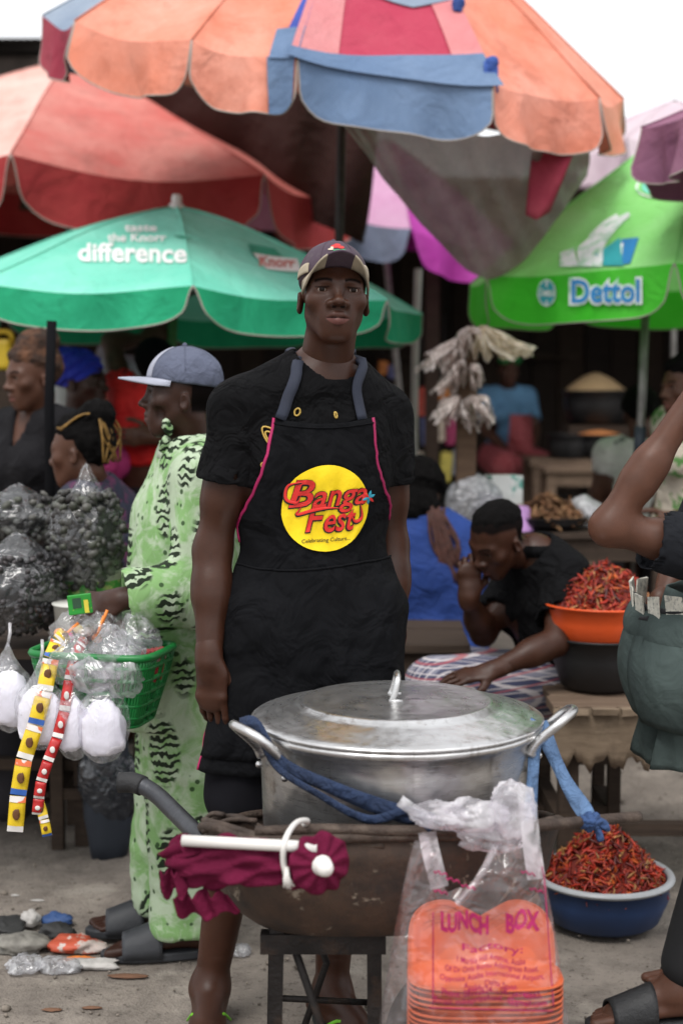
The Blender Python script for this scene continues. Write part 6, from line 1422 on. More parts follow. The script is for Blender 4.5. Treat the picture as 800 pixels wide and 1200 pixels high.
hang_bag('squarish milky bag of white goods hung at the perforated basket side', 121, 845, 3.19, V(.062, .036, .085), 9); hang_bag('half-hidden milky bag behind the sachet strips', 10, 810, 3.30, V(.06, .035, .085), 12)
def goods(label, x, y, Y, r, seed, m, cat='plastic bag'):
    c = px(x, y, Y); t = thing('goods_bag', label, cat, V(c[0], c[1], c[2] - r[2]), 0, 'clear bags heaped in the basket'); MB().grid(crumple(c, r, seed, .16, 44, 26, .3, None, .12), True).out('bag_film', m, t, world=True); return t
t = goods('crumpled clear bag of coloured sweets at the top of the basket', 95, 745, 3.32, V(.075, .06, .05), 14, CLEAR2)
for i, col in enumerate(((.7, .25, .03), (.6, .03, .25), (.65, .5, .1), (.6, .55, .5), (.7, .2, .02), (.5, .45, .4))):
    c = px(70 + i * 11, 742 + 6 * math.sin(i * 2), 3.31); MB().ball(c, (.014, .012, .012), 10, rotm(i * 40)).out('sweet', M('sweet_%d' % i, col, .4), t, world=True)
goods('clear crinkled bag bulging over the basket rim', 135, 770, 3.22, V(.065, .05, .06), 16, CLEAR2); goods('clear bag resting against the red packs', 160, 755, 3.27, V(.05, .05, .06), 18, CLEAR2); goods('small clear bag sagging at the basket front', 112, 790, 3.20, V(.06, .04, .04), 20, MILK)
goods('puffed clear bag on the rim above the hanging white bags', 88, 775, 3.22, V(.06, .045, .05), 22, CLEAR2); goods('glossy clear bag tucked behind the sweets', 125, 738, 3.33, V(.06, .05, .05), 24, CLEAR2); goods('pale crinkled bag between the white bags and the basket bars', 145, 790, 3.20, V(.05, .04, .05), 26, MILK)
RDP = M('red_wrapper', (.30, .015, .018), .35, var=.2, col2=(.55, .4, .38), c2=(.62, .64), c2s=50)
for i in range(5):
    a = px(160 + i * 6, 808 - i * 3, 3.24 + .01 * i); b = px(172 + i * 5, 762 - i, 3.25 + .01 * i); t = thing('red_pack', 'long red wrapped pack standing in the basket', 'packet', a, 0, 'red packs standing in the basket'); o = MB().beam(a, b, .020, .014, (0, 1, 0)).out('wrapper', RDP, t, smooth=False, world=True); bevel(o, .003)
ors = thing('orange_straws', 'orange tie and straws poking up from the sweets', 'straws', px(92, 735, 3.30)); 
for q in ([(68, 752), (92, 730)], [(112, 752), (122, 722)], [(118, 735), (126, 715)]): MB().tube([px(*q[0], 3.28), px(*q[1], 3.28)], .004, 6).out('straw', M('straw_orange', (.7, .2, .03), .4), ors, world=True)
# sachet strips
def sachet_mat(name, c1, c2, sc):
    m, t, out = newmat(name); p = N(t, 'ShaderNodeBsdfPrincipled'); co = coord(t, loc=(.1, .2, .3)); n = noise(t, co, sc, 2, .4); c = mixrgb(t, ramp(t, n, (.46, 0.0), (.50, 1.0)), c1, c2); L(t, c, p.inputs['Base Color']); p.inputs['Roughness'].default_value = .25; L(t, p.outputs[0], out.inputs[0]); return m
SY = M('sachet_yellow', (.66, .46, .02), .28, var=.12, vs=40); SR = M('sachet_red', (.40, .02, .02), .28, var=.2, vs=40); SK_ = M('sachet_brown', (.12, .05, .02), .4); SB = sachet_mat('sachet_band', (.60, .12, .03), (.62, .58, .55), 40); SU = M('sachet_blue', (.03, .10, .35), .3); SW = M('sachet_white', (.65, .63, .60), .3)
def strip(label, pts, w, kinds, n):
    path = spline([px(*p) for p in pts], n * 4 + 1); t = thing('sachet_strip', label, 'sachets', path[-1], 0)
    for i in range(n):
        q = path[i * 4:i * 4 + 5]; d = unit(q[-1] - q[0]); sd = unit(np.cross(d, V(0.1, -1, 0))); nn = np.cross(sd, d); nn = nn if nn[1] < 0 else -nn; L_ = np.linalg.norm(q[-1] - q[0]); rows = []
        for a in np.linspace(.02, .98, 7): rows.append([q[0] + d * L_ * a + sd * w * (b - .5) + nn * (.006 * math.sin(a * math.pi) * math.sin(b * math.pi) + .0015 * math.sin(a * 9 + i)) for b in np.linspace(0, 1, 6)])
        s = MB().grid(np.array(rows)).out('sachet', kinds[i % len(kinds)], t, world=True); solid(s, .002)
        if kinds[i % len(kinds)] is SY:
            P = np.array(rows); MB().grid(P[:2] + nn * .0025).out('print_band', SB, s, world=True); MB().grid(P[5:] + nn * .0025).out('print_band', SU if i % 2 else SW, s, world=True)
            cc = P[3, 2:4].mean(0) + nn * .0042; MB().ball(cc, (w * .24, .0012, L_ * .15), 10).out('print_figure', SK_, s, world=True); MB().ball(cc + V(w * .12, -.001, L_ * .06), (w * .10, .001, L_ * .10), 8).out('print_figure', SK_, s, world=True)
        else: MB().ball(np.array(rows)[3, 2:4].mean(0) + nn * .004, (w * .26, .0012, L_ * .14), 10).out('print_figure', SW if i % 2 else SB, s, world=True); MB().grid(np.array(rows)[5:] + nn * .0025).out('print_band', SW, s, world=True)
strip('long strip of yellow sachets with blue and orange print hanging from the basket', [(78, 742, 3.30), (62, 765, 3.22), (48, 830, 3.17), (26, 900, 3.15), (18, 975, 3.15)], .036, [SY], 7)
strip('strip of small red sachets hanging beside the yellow ones', [(100, 748, 3.30), (86, 775, 3.21), (72, 850, 3.17), (50, 910, 3.15), (44, 955, 3.15)], .024, [SR, SR, SR, SR, SR, SR, SR], 9)
strip('short strip of plain yellow sachets at the end of the red ones', [(46, 938, 3.16), (52, 960, 3.15), (56, 980, 3.15)], .022, [SY], 2)

# ------------------------------------------------------------------ people behind the left stall
root, l, dv, wl = P_('woman in charcoal shirt with brown tied-up hair behind the stall', 42, 5.05, -38)
J = joints(1.62, head=wl(*px(38, 440, 5.0)), neck=wl(*px(46, 492, 5.05)))
for k in ('sh', 'el', 'wr'): J[k] = [v + V(0, 0, -.02) for v in J[k]]
hr = rotm(-14, -8, 0); person_body(root, J, hr, .97, SK3, .014, .0045, [dict(d=V(0, -.2, -1), n=V(-1, 0, 0), sd=V(0, -1, 0), curl=(.4,) * 4), dict(d=V(0, -.2, -1), n=V(1, 0, 0), sd=V(0, -1, 0), curl=(.4,) * 4)], female=True); eyes(root, J['head'], hr, .97)
hair_shell(root, J['head'], hr, .97, M('brown_hair', (.030, .014, .008), .85, col2=(.16, .07, .035), c2=(.45, .7), c2s=18, bump=.9, bs=200), .014, (.03, .45), .004, .005, extra=[(ell((0, .04, .115), (.075, .08, .05)), .02)], back=-.03)
shirt(root, J, M('charcoal_shirt', (.011, .0105, .012), .9, fold=.5, spec=.1), 'shirt', .02, 1.5, (.062, .05), .75, .012, .075, wrk=.007, vneck=.10, hole=False, bust=.3)
trousers(root, J, M('dark_wrapper_b', (.02, .018, .022), .9), (.13, .14, .13), 'wrapper')

root, l, dv, wl = P_('woman in royal blue headwrap and pink top behind the stall', 100, 5.7, 72)
J = joints(1.58, head=wl(*px(98, 447, 5.7)), neck=wl(*px(92, 495, 5.72)))
hr = rotm(0, 0, 0); person_body(root, J, hr, .97, SK2, .014, .0045, None, female=True); eyes(root, J['head'], hr, .97)
bw = M('royal_blue_wrap', (.012, .025, .36), .75, var=.2, fold=.8, fs=18, weave=.3); Fd = Field((-.14, -.15, -.1), (.14, .19, .2), .006); Fd.add(ell((0, .03, .05), (.092, .110, .085))); Fd.add(ell((0, .085, .06), (.075, .065, .075)), .03); Fd.cut(lambda P: .030 - .35 * (P[..., 1] + .08) - P[..., 2], .006)
Fd.warp(lambda P: .006 * np.sin(P[..., 2] * 140 + P[..., 1] * 70 + 2 * np.sin(P[..., 0] * 40)) + .003 * wr(P, 60, 3)); v, f = Fd.mesh(1); obj('headwrap', v * .97 @ hr.T + J['head'], f, bw, root)
MB().tube([J['head'] + V(.082, .01, -.05), J['head'] + V(.084, .008, -.072)], .006, 8).out('earring', M('pearl', (.7, .68, .62), .3), root)
shirt(root, J, M('pink_top', (.36, .03, .14), .8, fold=.5), 'top', .018, .7, (.064, .062), .75, .012, .08, wrk=.006, bust=1); trousers(root, J, M('dark_wrapper_b', (0, 0, 0)), (.13, .14, .13), 'wrapper')

root, l, dv, wl = P_('seated woman with golden braids in a dark bun, in dark patterned dress', 118, 4.45, -118)
J = joints(1.60, pelvis=wl(*px(122, 760, 4.5)), waist=wl(*px(122, 705, 4.5)), chest=wl(*px(122, 645, 4.48)), neck=wl(*px(108, 572, 4.44)), head=wl(*px(94, 527, 4.38)), sh=[wl(*px(140, 600, 4.62)), wl(*px(92, 596, 4.32))], el=[wl(*px(148, 690, 4.66)), wl(*px(88, 690, 4.30))], wr=[wl(*px(110, 725, 4.62)), wl(*px(58, 715, 4.3))], hip=[wl(*px(128, 770, 4.6)), wl(*px(118, 770, 4.42))])
J['kn'] = [h + V(0, -.40, .02) for h in J['hip']]; J['an'] = [k * V(1, 1, 0) + V(0, .02, .075) for k in J['kn']]; J['toe'] = [a * V(1, 1, 0) + V(0, -.15, .015) for a in J['an']]
hr = rotm(10, -6, 0); person_body(root, J, hr, .95, SK3, .014, .005, None, female=True)
hair_shell(root, J['head'], hr, .95, HAIR, .010, (.035, .40), .004, .005, extra=[(ell((.0, .075, .105), (.062, .06, .052)), .02), (ell((0, .06, .02), (.075, .06, .08)), .02)], back=-.07)
gb = M('gold_braid', (.16, .085, .015), .7, var=.5, vs=50); bm = MB()
for i in range(18):
    a = -1.2 + 2.4 * i / 17; p0 = V(.078 * math.sin(a), .0 - .06 * math.cos(a), .06 + .02 * math.cos(a)); p1 = V(.07 * math.sin(a), .05, .10); p2 = V(.045 * math.sin(a), .10, .10); bm.tube([head_pt(J['head'], hr, .95, q) for q in spline([p0, p1 * 1.08, p2 * 1.05], 8)], .0035, 5)
for i in range(8): bm.tube([head_pt(J['head'], hr, .95, q) for q in spline([V(.05 * math.sin(i), .10, .11), V(.07 * math.sin(i * 1.3), .12, .04), V(.06 * math.sin(i * 1.7), .11, -.05)], 8)], .0035, 5)
bm.out('braids', gb, root)
shirt(root, J, M('dark_print_dress', (.016, .018, .035), .85, col2=(.09, .02, .06), c2=(.5, .58), c2s=24, fold=.5), 'dress', .022, .8, (.068, .066), 0, .012, .07, 1.08, wrk=.007, skip_cut=True); trousers(root, J, M('dark_wrapper_b', (0, 0, 0)), (.12, .12, .12), 'wrapper')
sp_ = root_matrix(root) @ Vector(J['pelvis']); table('wooden_stool', 'dark stool under the woman with golden braids', (sp_[0], sp_[1]), (.36, .34, sp_[2] - .12), WOODD, WOODD, 3, .025, .04)

root, l, dv, wl = P_('person in bright red t-shirt reaching up behind the stall', 172, 5.75, 150)
J = joints(1.66, head=wl(*px(184, 428, 5.8)), neck=wl(*px(178, 462, 5.8)), sh=[wl(*px(203, 478, 5.8)), wl(*px(148, 476, 5.8))], el=[wl(*px(214, 525, 5.78)), wl(*px(130, 400, 5.9))], wr=[wl(*px(180, 512, 5.6)), wl(*px(168, 398, 5.98))], chest=wl(*px(175, 505, 5.8)), waist=wl(*px(173, 555, 5.8)), pelvis=wl(*px(172, 600, 5.8)))
hr = rotm(0, 0, 0); person_body(root, J, hr, .95, SK3, .014, .006, [dict(d=dv(-1, -.1, 0), n=dv(0, -1, 0), sd=dv(0, 0, 1), curl=(.4,) * 4), dict(d=dv(.8, .2, .3), n=dv(0, -1, 0), sd=dv(0, 0, 1), curl=(.5,) * 4)]); hair_shell(root, J['head'], hr, .95, HAIR, .006, (.03, .35), .001, .006)
shirt(root, J, M('red_jersey', (.52, .012, .010), .75, fold=.5, col2=(.65, .22, .02), c2=(.72, .76), c2s=9), 't_shirt', .02, .5, (.066, .066), wl(*px(172, 545, 5.8))[2], .012, .07, wrk=.007); trousers(root, J, M('dark_wrapper_b', (0, 0, 0)), (.10, .085, .08))

# ------------------------------------------------------------------ market shed behind, raised floor, open front
FLZ = .42
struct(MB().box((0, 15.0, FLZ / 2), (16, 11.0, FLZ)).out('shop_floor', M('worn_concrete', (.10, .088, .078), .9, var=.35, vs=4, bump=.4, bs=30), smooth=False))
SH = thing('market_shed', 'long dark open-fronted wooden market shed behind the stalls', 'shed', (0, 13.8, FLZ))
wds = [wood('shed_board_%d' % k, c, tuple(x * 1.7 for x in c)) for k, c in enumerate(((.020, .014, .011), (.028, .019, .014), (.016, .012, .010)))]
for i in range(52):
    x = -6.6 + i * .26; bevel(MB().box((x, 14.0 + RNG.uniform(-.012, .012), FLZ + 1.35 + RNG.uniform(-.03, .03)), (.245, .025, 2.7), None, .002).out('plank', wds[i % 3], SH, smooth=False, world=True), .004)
MB().box((0, 14.12, FLZ + 1.5), (13.6, .03, 3.2)).out('gap_screen', WOODD, SH, smooth=False, world=True)  # added sheet that blocks bright sky between the planks
ZN = M('rusty_zinc', (.085, .058, .045), .7, var=.4, vs=5, metal=.3, col2=(.16, .15, .15), c2=(.5, .7), c2s=3, bump=.2)
def zinc(x0, x1, ya, za, yb, zb, parent, n=1, pitch=.076, mat=ZN):
    xs = np.arange(x0, x1, pitch / 6); P = [[(x, ya + (yb - ya) * v, za + (zb - za) * v + .010 * math.sin((x - x0) / pitch * 2 * math.pi)) for v in (0, .5, 1)] for x in xs]
    return solid(MB().grid(np.array(P)).out('roof_sheet', mat, parent, world=True), .002)
for i in range(17): zinc(-6.8 + i * .80, -6.8 + i * .80 + .84, 9.2, 2.72 + .012 * (i % 2), 14.3, 3.25 + .012 * (i % 2), SH)
for i in range(8): MB().beam((-6.4 + i * 1.75, 9.5, FLZ), (-6.4 + i * 1.75, 9.5, 2.70), .09, .09, (0, 1, 0)).out('post', WOODD, SH, smooth=False, world=True)
for y, z in ((9.35, 2.66), (9.6, 2.56), (11.6, 2.85)): MB().box((0, y, z), (13.4, .07, .11)).out('beam', WOODD, SH, smooth=False, world=True)
for x in (-6.7, 6.7): MB().box((x, 11.7, FLZ + 1.1), (.05, 4.6, 2.3)).out('side_wall', WOODD, SH, smooth=False, world=True)
for i in range(6): MB().box((-5 + i * 2.1, 13.7, FLZ + 1.0 + .35 * (i % 2)), (1.9, .35, .03)).out('shelf', WOODD, SH, smooth=False, world=True)
# taller building on the left, only its roof edge clears the umbrellas
HB = thing('zinc_roofed_building', 'taller dark building with corrugated roof above the faded red umbrella', 'building', (-7.4, 17.5, 0)); rz0 = px(25, 64, 18.0)[2]
MB().box((-7.4, 18.0, rz0 / 2 - .22), (8.4, 3.6, rz0 - .44)).out('wall', M('grimy_plaster', (.09, .075, .065), .9, var=.3), HB, smooth=False, world=True)
DZ = M('dark_zinc', (.05, .045, .043), .75, var=.4, vs=4, metal=.2)
for i in range(10): zinc(-11.8 + i * .86, -11.8 + i * .86 + .9, 15.6, rz0 - .38, 18.0, rz0 + .02 - .03 * i * 0, HB, mat=DZ)
for i in range(10): zinc(-11.8 + i * .86, -11.8 + i * .86 + .9, 18.0, rz0 + .02, 20.2, rz0 - .38, HB, mat=DZ)

# ------------------------------------------------------------------ goods and seated woman under the shed
root, l, dv, wl = P_('woman in light blue shirt and pink apron seated under the shed', 594, 11.0, 12)
J = joints(1.62); sz = .42
dz = (FLZ + sz) - .80
J.update(pelvis=V(0, .05, FLZ + sz + .10), waist=V(0, .04, FLZ + sz + .24), chest=V(0, .03, FLZ + sz + .42), neck=V(0, .03, FLZ + sz + .60), head=V(0, .0, FLZ + sz + .76), sh=[V(-.17, .03, FLZ + sz + .56), V(.17, .03, FLZ + sz + .56)], el=[V(-.20, -.04, FLZ + sz + .30), V(.21, -.04, FLZ + sz + .30)], wr=[V(-.05, -.25, FLZ + sz + .14), V(.10, -.27, FLZ + sz + .12)], hip=[V(-.10, .05, FLZ + sz + .07), V(.10, .05, FLZ + sz + .07)], kn=[V(-.15, -.40, FLZ + sz + .03), V(.18, -.40, FLZ + sz + .02)], an=[V(-.14, -.36, FLZ + .075), V(.16, -.36, FLZ + .075)], toe=[V(-.15, -.5, FLZ + .015), V(.17, -.5, FLZ + .015)])
hr = rotm(0, -4, 0); person_body(root, J, hr, .97, SK3, .015, .006, [dict(d=V(.5, -.6, -.2), n=V(0, -.3, 1), sd=V(1, 0, 0), curl=(.3,) * 4), dict(d=V(-.5, -.6, -.2), n=V(0, -.3, 1), sd=V(-1, 0, 0), curl=(.3,) * 4)], female=True)
hair_shell(root, J['head'], hr, .97, HAIR, .012, (.04, .4), .003, .006)
gs = M('green_scarf', (.02, .22, .05), .8, fold=.6, col2=(.01, .05, .02), c2=(.5, .6), c2s=30)
for q in (-1, 1): MB().grid(crumple(J['head'] + V(q * .045, -.05, .075), (.05, .045, .032), 50 + q, .2, 20, 12), True).out('headscarf', gs, root)
sh_, Fq = shirt(root, J, M('sky_blue_shirt', (.12, .27, .44), .8, fold=.5), 'shirt', .02, .75, (.07, .068), FLZ + sz - .02, .014, .07, wrk=.006, bust=1)
pkc = M('pink_gingham', (.46, .12, .13), .85, var=.15, col2=(.34, .06, .07), c2=(.48, .52), c2s=40)
for q in (-1, 1): p = np.array([[q * .085, -.3, FLZ + sz + .58 - .24 * t] for t in np.linspace(0, 1, 8)]); p, g = Fq.project(p, .008, 25); solid(MB().grid(ribbon(p, g, .035)).out('apron_strap', pkc, root), .003)
rows = []
for z in np.linspace(FLZ + sz + .44, FLZ + sz + .16, 12): p = np.array([[x, -.3, z] for x in np.linspace(-.13, .13, 14)]); p, g = Fq.project(p, .010, 25); rows.append(p)
solid(MB().grid(np.array(rows)).out('apron_bib', pkc, root), .003)
v, f = build([(cap(J['hip'][q] + V(0, 0, .015), J['kn'][q] + V(0, 0, .01), .125, .105), .06) for q in (0, 1)] + [(cap(J['kn'][q], J['an'][q] + V(0, 0, .22), .105, .085), .04) for q in (0, 1)] + [(cap((J['hip'][0] + J['hip'][1]) / 2, (J['kn'][0] + J['kn'][1]) / 2, .10, .08), .06)], .014, .02, (), (), lambda P: .006 * wr(P, 24, 3)); obj('pink_skirt', v, f, pkc, root)
bw_ = root_matrix(root) @ Vector(J['pelvis'])
t_ = table('wooden_bench', 'bench under the woman in the pink apron', (bw_[0], bw_[1] + .03), (.6, .34, FLZ + sz), WOODD, WOODD, 2)
bt = table('wooden_bench', 'pale plank bench in front of the black grain basins', (px(672, 560, 9.2)[0], 9.25), (.42, .34, px(672, 548, 9.1)[2]), WOOD, WOOD, 2, .035, .06)
tb2 = table('market_table', 'timber table under the black grain basins', (px(690, 540, 10.0)[0] + .05, 10.1), (.95, .6, px(690, 538, 9.85)[2]), WOOD, WOOD, 3, .04, .09); tz2 = px(690, 538, 9.85)[2]
SANDY = M('grain', (.36, .25, .13), .95, var=.15, vs=40, bump=.5, bs=120); ORG = M('orange_grain', (.45, .17, .05), .95, var=.2, vs=40)
def gbasin(label, x, y, Y, r, h, mound, mm=SANDY, z=None):
    c = px(x, y, Y); c = V(c[0], Y, z if z is not None else c[2]); b = basin('black_basin', label, c, r, h, PBLK, taper=.85, group='black grain basins under the shed')
    if mound:
        hp_ = MB().lathe([(r * .97 * q, h * .98 + mound * (1 - q ** 1.6)) for q in np.linspace(1, 0, 12)], 36).out('grain_mound', mm, b); hp_.name = 'grain_mound'
    return b
gbasin('black basin with a smooth mound of pale grain', 697, 460, 10.15, .225, .24, .13, z=px(697, 497, 10.15)[2]); 
cr_ = thing('wooden_crate', 'dark crate raising the basin of pale grain', 'crate', (px(697, 500, 10.15)[0], 10.15, tz2)); ch_ = px(697, 497, 10.15)[2] - tz2
for s in (-1, 1):
    for k in range(3): MB().box((0, s * .17, ch_ * (k + .5) / 3), (.42, .014, ch_ / 3 - .012)).out('slat', WOODD, cr_, smooth=False); MB().box((s * .21, 0, ch_ * (k + .5) / 3), (.014, .326, ch_ / 3 - .012)).out('slat', WOODD, cr_, smooth=False)
gbasin('black basin of orange grain at the front of the timber table', 702, 505, 9.92, .16, .17, .03, ORG, tz2 + .002); gbasin('empty-looking black basin beside the orange grain', 665, 505, 9.92, .15, .17, 0, z=tz2 + .002)
# hanging and stacked goods in the shade
gcol = [(.35, .05, .03), (.45, .16, .03), (.10, .12, .25), (.45, .38, .3), (.30, .03, .10), (.04, .14, .08), (.5, .42, .08), (.2, .2, .22)]
gm_ = [M('goods_%d' % i, c, .6, var=.3, vs=20) for i, c in enumerate(gcol)]
names_ = ('red', 'orange', 'navy', 'cream', 'crimson', 'dark green', 'mustard', 'grey')
k = 0
for (x, y, w, h) in ((506, 470, 15, 30), (520, 465, 12, 26), (500, 505, 14, 30), (514, 500, 14, 34), (528, 505, 12, 34), (505, 545, 16, 34), (522, 548, 14, 34), (534, 540, 10, 30), (494, 470, 10, 34), (448, 432, 9, 16), (458, 436, 9, 16), (492, 545, 8, 30)):
    c = px(x, y, 9.9); s = 9.9 / F; t = thing('hanging_packet', ('small ' if k > 7 else '') + '%s packet among goods hung on a rail under the shed' % names_[k % 8], 'packet', c - V(0, 0, h * s / 2), 0, 'packets hung under the shed'); bevel(MB().box(c, (w * s, .05, h * s), rotm(RNG.uniform(-20, 20), 0, RNG.uniform(-8, 8)), .006).out('pack', gm_[k % 8], t, smooth=False, world=True), .01); MB().tube([c + V(0, 0, h * s / 2), c + V(0, .03, h * s / 2 + .5)], .004, 5).out('string', PBLK, t, world=True); k += 1
for i in range(10):
    x = -4.4 + i * .42; t = thing('sack', 'dim bulging sack stacked under the shed roof', 'sack', (x, 12.6, FLZ), 0, 'sacks stacked under the shed'); MB().grid(crumple((x, 12.6, FLZ + .42), (.2, .17, .42), 70 + i, .08, 26, 18, .3, FLZ), True).out('sack_cloth', M('sackcloth_%d' % (i % 3), ((.16, .13, .10), (.10, .09, .09), (.2, .17, .15))[i % 3], .9), t, world=True)

# ------------------------------------------------------------------ post with bunched plastic bags, table of odds behind the bowed man
PO = thing('wooden_post', 'rough wooden post hung with bunches of plastic bags', 'post', px(543, 700, 5.5) * V(1, 1, 0)); a = px(541, 700, 5.5); a[2] = 0; b = px(548, 388, 5.5); b[1] = 5.5; a[1] = 5.5; bevel(MB().beam(a, b, .075, .06, (0, 1, 0)).out('timber', wood('brown_post', (.06, .036, .022), (.11, .07, .045)), PO, smooth=False, world=True), .004)
BG = film('dusty_pale_film', (.92, .84, .80), milk=.75, bump=.9, bs=26); BG2 = film('dusty_beige_film', (.90, .82, .66), milk=.85, bump=.7, bs=20)
for i, (x, y, rx, rz, m, lb) in enumerate(((516, 412, 22, 16, BG, 'drooping bunch of pale bags tied high on the post'), (524, 440, 20, 20, BG, 'middle bunch of pinkish bags on the wooden post'), (521, 478, 20, 14, BG, 'lowest bunch of pale bags on the wooden post'), (560, 482, 17, 20, BG, 'tan bunch of bags on the side of the post towards the pink apron'), (588, 398, 30, 17, BG2, 'large cream sheet of plastic bundled at the top of the post'), (550, 400, 16, 18, BG, 'small dusty bundle tied round the post top'), (558, 440, 9, 14, BG, 'small pinkish wad of plastic on the post'))):
    s = 5.42 / F; c = px(x, y, 5.42); tie = px(x * .4 + 547 * .6, y - rz * .8, 5.40); t = thing('bag_bunch', lb, 'plastic bags', c - V(0, 0, rz * s), 0, 'bunches of plastic bags on the post'); g_ = np.random.default_rng(60 + i)
    for k in range(6):
        e = c + V(g_.uniform(-1, 1) * rx * s, g_.uniform(-.05, .03), -g_.uniform(.2, 1.1) * rz * s); md = (tie + e) / 2 + V(g_.uniform(-.4, .4) * rx * s, g_.uniform(-.06, .0), g_.uniform(-.1, .6) * rz * s); pth = spline([tie, md, e], 14); w = rx * s * g_.uniform(.5, 1.0); ph = g_.uniform(0, 6); rows = []
        for j in range(14):
            q = j / 13; sd = unit(V(1, g_.uniform(-.2, .2), .35 * math.sin(ph))); rows.append([pth[j] + sd * w * (.25 + .9 * q) * (b_ - .5) + V(0, .022 * math.sin(b_ * 8 + ph + 2 * q), .012 * math.sin(b_ * 11 + ph) - .02 * q * abs(math.sin(b_ * 5 + ph))) for b_ in np.linspace(0, 1, 16)])
        MB().grid(np.array(rows)).out('bag_film', m, t, world=True)
tz3 = px(600, 622, 5.4)[2]
table('market_table', 'dark table of bundles behind the bowed young man', (px(625, 620, 5.6)[0], 5.65), (1.0, .62, tz3), WOODD, WOODD, 4)
def lump(name, label, cat, x, y, Y, rx, rz, m, seed, amp=.1, gather=.2, ry=None, z=None):
    s = Y / F; c = px(x, y, Y); 
    if z is not None: c[2] = z + rz * s
    t = thing(name, label, cat, c - V(0, 0, rz * s)); MB().grid(crumple(c, (rx * s, ry or rx * s * .8, rz * s), seed, amp, 44, 28, gather, c[2] - rz * s * .98, .06), True).out('skin', m, t, world=True); return t
lump('plastic_bundle', 'round grey-white plastic bundle behind the bowed man\'s head', 'bundle', 555, 588, 5.5, 32, 30, film('grey_bundle', (.75, .76, .80), milk=.9, bump=.9, bs=30), 4, .10, .15, z=tz3)
lump('white_sack', 'white plastic sack lying beside the heap of dried fish', 'sack', 684, 606, 5.55, 24, 18, film('white_sack', (.92, .92, .96), milk=.95, bump=.7), 6, .1, .3, z=tz3)
t = thing('printed_carton', 'white carton with green and blue print', 'carton', V(px(590, 575, 5.6)[0], 5.62, tz3)); bevel(MB().box((0, 0, .10), (.13, .10, .20), rotm(12)).out('box', M('carton_print', (.60, .62, .60), .5, col2=(.10, .30, .25), c2=(.52, .56), c2s=14), t, smooth=False), .004)
t = thing('plastic_cup', 'pale purple plastic bowl upturned on the table', 'bowl', V(px(607, 600, 5.3)[0], 5.42, tz3)); MB().lathe([(0, .095), (.05, .093), (.058, .085), (.075, .005), (.08, 0), (.073, .003), (.055, .08)], 28).out('cup', M('lilac_plastic', (.36, .20, .42), .4), t)
basin('shallow_basin', 'shallow dark basin of dried fish behind the orange bowl', (px(645, 622, 5.42)[0], 5.48, tz3), .15, .05, PBLK); heap('dried_fish_heap', 'brown dried fish heaped in the shallow dark basin', (px(645, 620, 5.42)[0], 5.48, tz3 + .04), .135, .07, 260, [(.20, .10, .05), (.12, .06, .03), (.28, .16, .08)], .06, .008, 12, 1.5, PIECED, (.06, .03, .015))
heap('dried_fish_heap', 'small brown heap of dried fish by the red peppers', (px(690, 668, 4.5)[0], 4.45, TZ + .002), .12, .17, 260, [(.16, .08, .04), (.10, .05, .03), (.22, .12, .06)], .06, .008, 13, 1.3, PIECED, (.05, .025, .012))

# ------------------------------------------------------------------ more people and props
root, l, dv, wl = P_('woman in white, green and orange floral dress by the grey pole', 806, 5.6, -70)
J = joints(1.60, head=wl(*px(802, 452, 5.55)), neck=wl(*px(806, 492, 5.58))); J['wr'][1] = J['wr'][1] + V(0, -.18, .16); J['el'][1] += V(.02, .04, 0)
hr = rotm(0, -5, 0); person_body(root, J, hr, .97, SK3, .014, .005, [dict(d=V(0, -.2, -1), n=V(-1, 0, 0), sd=V(0, -1, 0), curl=(.4,) * 4), dict(d=V(0, -1, -.4), n=V(1, 0, 0), sd=V(0, 0, 1), curl=(.4,) * 4)], female=True); eyes(root, J['head'], hr, .97)
hair_shell(root, J['head'], hr, .97, HAIR, .018, (.035, .4), .004, .006, extra=[(ell((0, .1, .06), (.06, .05, .06)), .02)])
shirt(root, J, M('floral_cotton', (.50, .44, .36), .8, col2=(.08, .20, .05), c2=(.50, .54), c2s=16, fold=.4), 'dress', .02, .55, (.064, .068), .6, .012, .08, 1.05, wrk=.006, bust=1, flare=.03); trousers(root, J, M('dark_wrapper_b', (0, 0, 0)), (.13, .13, .12), 'wrapper')
root, l, dv, wl = P_('dark-haired figure in white top with back turned beside the grey pole', 752, 6.6, 165)
J = joints(1.50, head=wl(*px(750, 484, 6.6)), neck=wl(*px(750, 515, 6.6)), sh=[wl(*px(788, 532, 6.6)), wl(*px(722, 530, 6.6))])
J['neck'][2] = J['head'][2] - .14
for q in (0, 1): J['sh'][q][2] = J['neck'][2] - .05; J['sh'][q][0] = (-.16, .16)[q]; J['sh'][q][1] = .01; J['el'][q] = J['sh'][q] + V((-.05, .05)[q], -.02, -.27); J['wr'][q] = J['el'][q] + V(0, -.16, -.14)
J['chest'] = J['neck'] - V(0, 0, .18); J['waist'] = J['neck'] - V(0, 0, .35); J['pelvis'] = J['neck'] - V(0, 0, .48)
hr = rotm(0, -4, 0); person_body(root, J, hr, .95, SK3, .014, .006, None, female=True); hair_shell(root, J['head'], hr, .95, HAIR, .02, (.0, .2), .004, .006, back=-.1)
shirt(root, J, M('white_cotton', (.50, .49, .47), .85, fold=.5, col2=(.06, .06, .07), c2=(.60, .63), c2s=9), 'top', .02, .35, (.062, .062), J['pelvis'][2] - .12, .012, .08, wrk=.006); trousers(root, J, M('dark_wrapper_b', (0, 0, 0)), (.12, .12, .11), 'wrapper')

